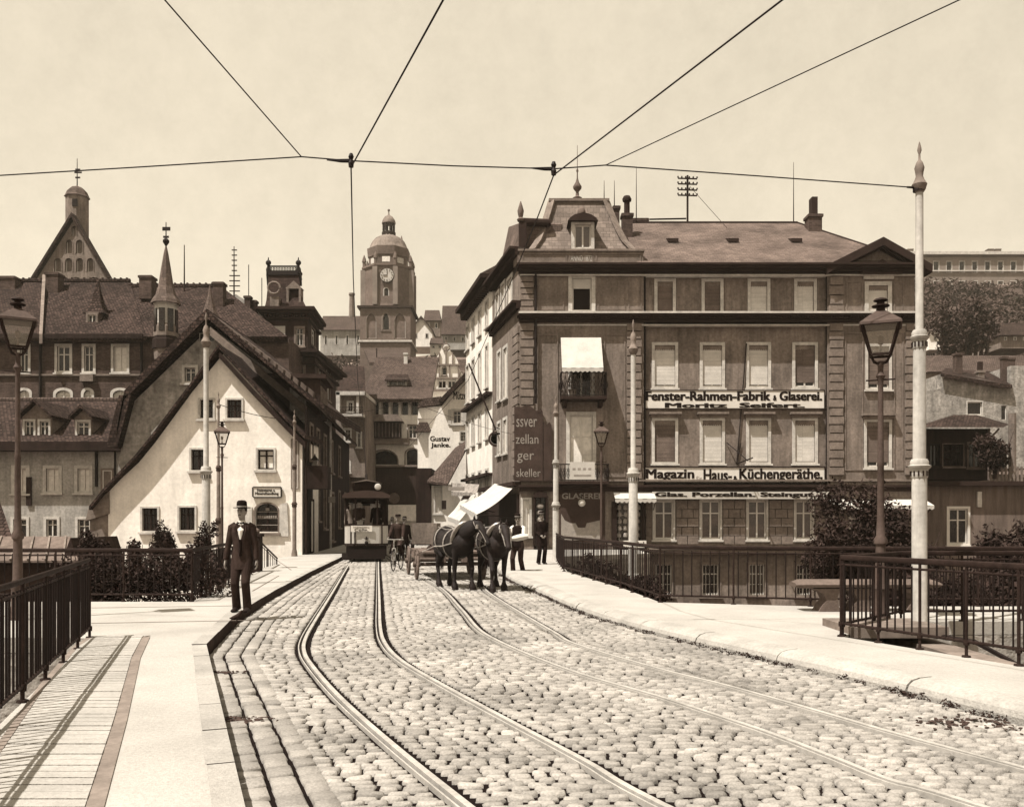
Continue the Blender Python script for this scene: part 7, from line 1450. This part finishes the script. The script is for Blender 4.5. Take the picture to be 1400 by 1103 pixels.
# ------------------------------------------------------------------ horses and timber wagon
def horse(label, loc, yaw, m, headturn=0., headdrop=0., step=0., group='cart horses'):
    t = thing('horse', label, 'horse', loc, group, yaw); ORG[t.name] = V((0, 0, 0)); b = MB()
    # barrel from buttock to chest (faces -Y)
    b.tube([(0, 1.02, 1.18), (0, .95, 1.20), (0, .72, 1.19), (0, .40, 1.12), (0, .05, 1.08), (0, -.28, 1.10), (0, -.52, 1.14), (0, -.68, 1.16), (0, -.76, 1.17)], sw([(.12, .12), (.25, .24), (.33, .31), (.32, .31), (.35, .34), (.36, .32), (.34, .28), (.24, .22), (.10, .1)]), 20)
    b.ball((0, .72, 1.30), (.25, .3, .22), 14, 10); b.ball((0, -.38, 1.38), (.13, .26, .17), 12, 8)
    nk = [V((0, -.42, 1.28)), V((0, -.66, 1.42)), V((headturn * .15, -.84, 1.58 - headdrop * .3)), V((headturn * .3, -.96, 1.74 - headdrop * .6))]
    b.tube(nk, sw([(.28, .21), (.24, .17), (.20, .13), (.145, .105)]), 16)
    rot = Matrix.Rotation(headturn, 3, 'Z'); pp = nk[-1] + V((0, -.02, .02)); hdp = lambda x, y, z: pp + rot @ V((x, y, z))
    b.tube([hdp(0, .06, .02), hdp(0, -.06, -.02), hdp(0, -.19, -.16), hdp(0, -.31, -.34), hdp(0, -.38, -.47), hdp(0, -.40, -.53)], sw([(.10, .075), (.135, .105), (.115, .085), (.082, .062), (.078, .064), (.04, .035)]), 16)
    for s in (-1, 1):
        b.tube([hdp(s * .055, .02, .07), hdp(s * .07, .0, .14), hdp(s * .075, -.02, .22)], [.032, .03, .006], 8); b.ball(hdp(s * .09, -.13, -.07), (.022, .032, .026), 8, 6)
        # fore leg: shoulder, elbow, knee, fetlock, hoof
        f = step * s; x = s * .17
        b.tube([(x * .9, -.50, 1.18), (x, -.46, .92), (x, -.48 - f * .12, .74), (x, -.50 - f * .26, .50), (x, -.49 - f * .22, .30), (x, -.50 - f * .26, .14), (x, -.54 - f * .28, .07)], sw([(.17, .11), (.115, .09), (.078, .07), (.062, .058), (.040, .040), (.052, .048), (.056, .052)]), 12)
        b.ball((x, -.50 - f * .26, .505), (.062, .066, .07), 10, 6)
        # hind leg: stifle forward, hock back
        x = s * .18; g = -step * s
        b.tube([(x * .8, .74, 1.12), (x, .66, .92), (x, .60 - g * .1, .78), (x, .76 - g * .12, .62), (x, .86 - g * .16, .52), (x, .82 - g * .18, .34), (x, .80 - g * .2, .15), (x, .76 - g * .22, .07)], sw([(.24, .15), (.20, .12), (.14, .10), (.088, .072), (.066, .055), (.045, .042), (.054, .05), (.058, .054)]), 12)
    bo = b.build('body', m, t, uv=False); remesh(bo, .014, 4)
    for s in (-1, 1):
        hf = MB()
        f = step * s; g = -step * s
        for (x, y) in ((s * .17, -.56 - f * .28), (s * .18, .74 - g * .22)): hf.lathe((x, y, 0), [(.085, 0), (.082, .02), (.062, .09)], 12)
        for (x, y) in ((s * .17, -.50 - f * .26), (s * .18, .80 - g * .2)): hf.tube([(x, y + .01, .2), (x, y, .12), (x, y - .02, .06)], [.045, .075, .085], 10)
        hf.build('hooves', IRON, t, smooth=True, uv=False)
    # mane and tail of many strands
    rs = random.Random(4); mn = MB()
    for k in range(90):
        u = rs.random(); i = min(2, int(u * 3)); p = nk[i].lerp(nk[i + 1], u * 3 - i) + V((0, .14 - .06 * u, .13 - .03 * u)); s = rs.choice((-1, 1)); mn.tube([p, p + V((s * .09, .0, -.02)), p + V((s * rs.uniform(.11, .16), rs.uniform(-.04, .05), -rs.uniform(.15, .30)))], [.014, .012, .002], 4)
    for k in range(16): p = hdp(rs.uniform(-.04, .04), -.0, .1); mn.tube([p, p + rot @ V((rs.uniform(-.05, .05), -.1, .0)), p + rot @ V((rs.uniform(-.06, .06), -.17, -.16))], [.012, .01, .002], 4)
    mn.build('mane', CLOTH_D, t, uv=False); tl = MB()
    for k in range(46): a = rs.uniform(-.05, .05); tl.tube([(a * .5, 1.05, 1.22), (a, 1.17, 1.08), (a * 1.8, 1.18 + rs.uniform(-.04, .04), .75), (a * 2, 1.12 + rs.uniform(-.05, .05), rs.uniform(.35, .55))], [.02, .022, .016, .002], 4)
    tl.build('tail', CLOTH_D, t, uv=False)
    # harness
    cl = MB(); n = 20
    cl.tube([V((.27 * math.cos(a) * (1 + .0 * math.sin(a)), -.50 - .20 * math.sin(a), 1.25 + .36 * math.sin(a))) for a in [k * 2 * math.pi / n for k in range(n + 1)]], (.055, .045), 8, cap=False); cl.build('collar', LEATHER, t, smooth=True, uv=False)
    hr = MB()
    for (y, z, rx, rz) in ((-.12, 1.09, .37, .385), (.55, 1.18, .34, .36)): hr.tube([V((rx * math.cos(a), y, z + rz * math.sin(a))) for a in [k * 2 * math.pi / 24 for k in range(25)]], (.012, .022), 5, cap=False)
    for s in (-1, 1): hr.tube([(s * .28, -.5, 1.12), (s * .385, -.1, 1.04), (s * .37, .5, 1.02), (s * .33, 1.5, .85)], (.012, .02), 5); hr.tube([(s * .25, -.55, 1.45), (s * .2, .1, 1.44), (s * .16, .8, 1.50), (s * .14, 1.3, 1.3)], .009, 4)
    hr.build('straps', LEATHER, t, uv=False); br = MB()
    for (y, z, w_, d_) in ((-.24, -.22, .085, .115), (-.05, -.02, .118, .145)):
        br.tube([hdp(w_ * math.cos(a), y + d_ * .55 * math.sin(a), z + d_ * .8 * math.sin(a)) for a in [k * 2 * math.pi / 16 for k in range(17)]], .010, 4, cap=False)
    for s in (-1, 1): br.tube([hdp(s * .112, -.03, .02), hdp(s * .09, -.25, -.22), hdp(s * .07, -.36, -.42)], .010, 4); br.box(hdp(s * .115, -.12, -.06) - V((.015, .05, .05)), hdp(s * .115, -.12, -.06) + V((.015, .05, .05)))
    br.tube([hdp(.07, -.36, -.42), hdp(.16, -.1, -.45), V((.24, -.5, 1.3))], .007, 4); br.build('bridle', LEATHER, t, uv=False)
    return t
hy = math.radians(15)
def place(px, py): q = G(px, py, 0); return q
Rh = Matrix.Rotation(hy, 3, 'Z')
q1 = G(627, 806, 0); q2 = G(682, 808, 0)
off1 = Rh @ V((.1, -.55, 0))
horse('dark cart horse on the left of the team, head lowered under the white awning', (q1.x - off1.x + .14, q1.y - off1.y, 0), hy + .16, HORSE, headturn=.45, headdrop=.3, step=.5).scale = (1.0, 1.0, .97)
horse('bay cart horse on the right of the team with blinkers and pale harness straps', (q2.x - off1.x + .12, q2.y - off1.y, 0), hy - .05, HORSE2, headturn=.1, headdrop=.4, step=-.6).scale = (.98, .98, .95)
wc_ = V((-1.95, 25.3, 0)); wg = thing('timber_wagon', 'low wooden timber wagon drawn by the two dark horses', 'wagon', tuple(wc_), None, math.radians(12)); ORG[wg.name] = V((0, 0, 0))
mb = MB()
for k in range(5): mb.box((-.8 + k * .33, -1.7, .72), (-.49 + k * .33, 1.9, .77 + .012 * (k % 2)))
mb.build('bed_planks', WOOD_M, wg); mb = MB(); mb.box((-.35, -2.0, .5), (-.22, 2.1, .66)); mb.box((.22, -2.0, .5), (.35, 2.1, .66)); mb.box((-.95, -1.55, .6), (.95, -1.4, .72)); mb.box((-.95, 1.4, .6), (.95, 1.55, .72)); mb.tube([(-.95, -1.2, .42), (.95, -1.2, .42)], .05, 8); mb.tube([(-.95, 1.2, .42), (.95, 1.2, .42)], .05, 8); mb.build('chassis', WOOD_M, wg)
for y in (-1.2, 1.2):
    for s in (-1, 1):
        c = V((s * .92, y, .42)); mb = MB(); mb.tube([c + V((0, .40 * math.cos(k * math.pi / 12), .40 * math.sin(k * math.pi / 12))) for k in range(25)], (.035, .04), 6, cap=False); w_ = mb.build('wheel', WOOD_M, wg, uv=False); mb = MB()
        for k in range(10): a = k * math.pi / 5; mb.tube([c, c + V((0, .39 * math.cos(a), .39 * math.sin(a)))], .022, 5)
        mb.build('spokes', WOOD_M, w_, uv=False); mb = MB(); mb.tube([c - V((.1, 0, 0)), c + V((.1, 0, 0))], .075, 10); mb.build('hub', WOOD_M, w_, uv=False)
mb = MB(); mb.tube([(0, -1.5, .5), (.1, -3.0, .75), (.0, -4.3, .95)], .05, 8); mb.tube([(-.9, -1.75, .58), (.9, -1.75, .58)], .045, 8); mb.build('shaft_pole', WOOD_M, wg)
t = thing('timber_beam', 'squared pale timber beam laid across the rear of the wagon', 'beam', tuple(P(590, 762, 25))); mb = MB(); mb.bar(P(566, 757, 25.6), P(626, 762, 24.6), .22, .18); mb.build('beam', WOOD_M, t)
t = thing('log', 'short log with pale sawn end lying on the wagon bed', 'log', tuple(P(600, 748, 25))); mb = MB(); mb.tube([P(588, 752, 24.6), P(655, 748, 26.5)], .14, 12); mb.build('log', BARK, t)
# ------------------------------------------------------------------ smoky summer air over the town
hz = bpy.data.materials.new('haze_air'); hz.use_nodes = True; n_ = hz.node_tree; n_.nodes.clear(); vo = n_.nodes.new('ShaderNodeVolumePrincipled'); ho_ = n_.nodes.new('ShaderNodeOutputMaterial'); n_.links.new(vo.outputs[0], ho_.inputs['Volume'])
vo.inputs['Color'].default_value = (.95, .86, .70, 1); vo.inputs['Density'].default_value = .00028; vo.inputs['Anisotropy'].default_value = .2
mb = MB(); mb.box((-520, -520, LOW - 1), (520, 530, 95)); o = mb.build('haze', hz, None, uv=False); o['kind'] = 'stuff'
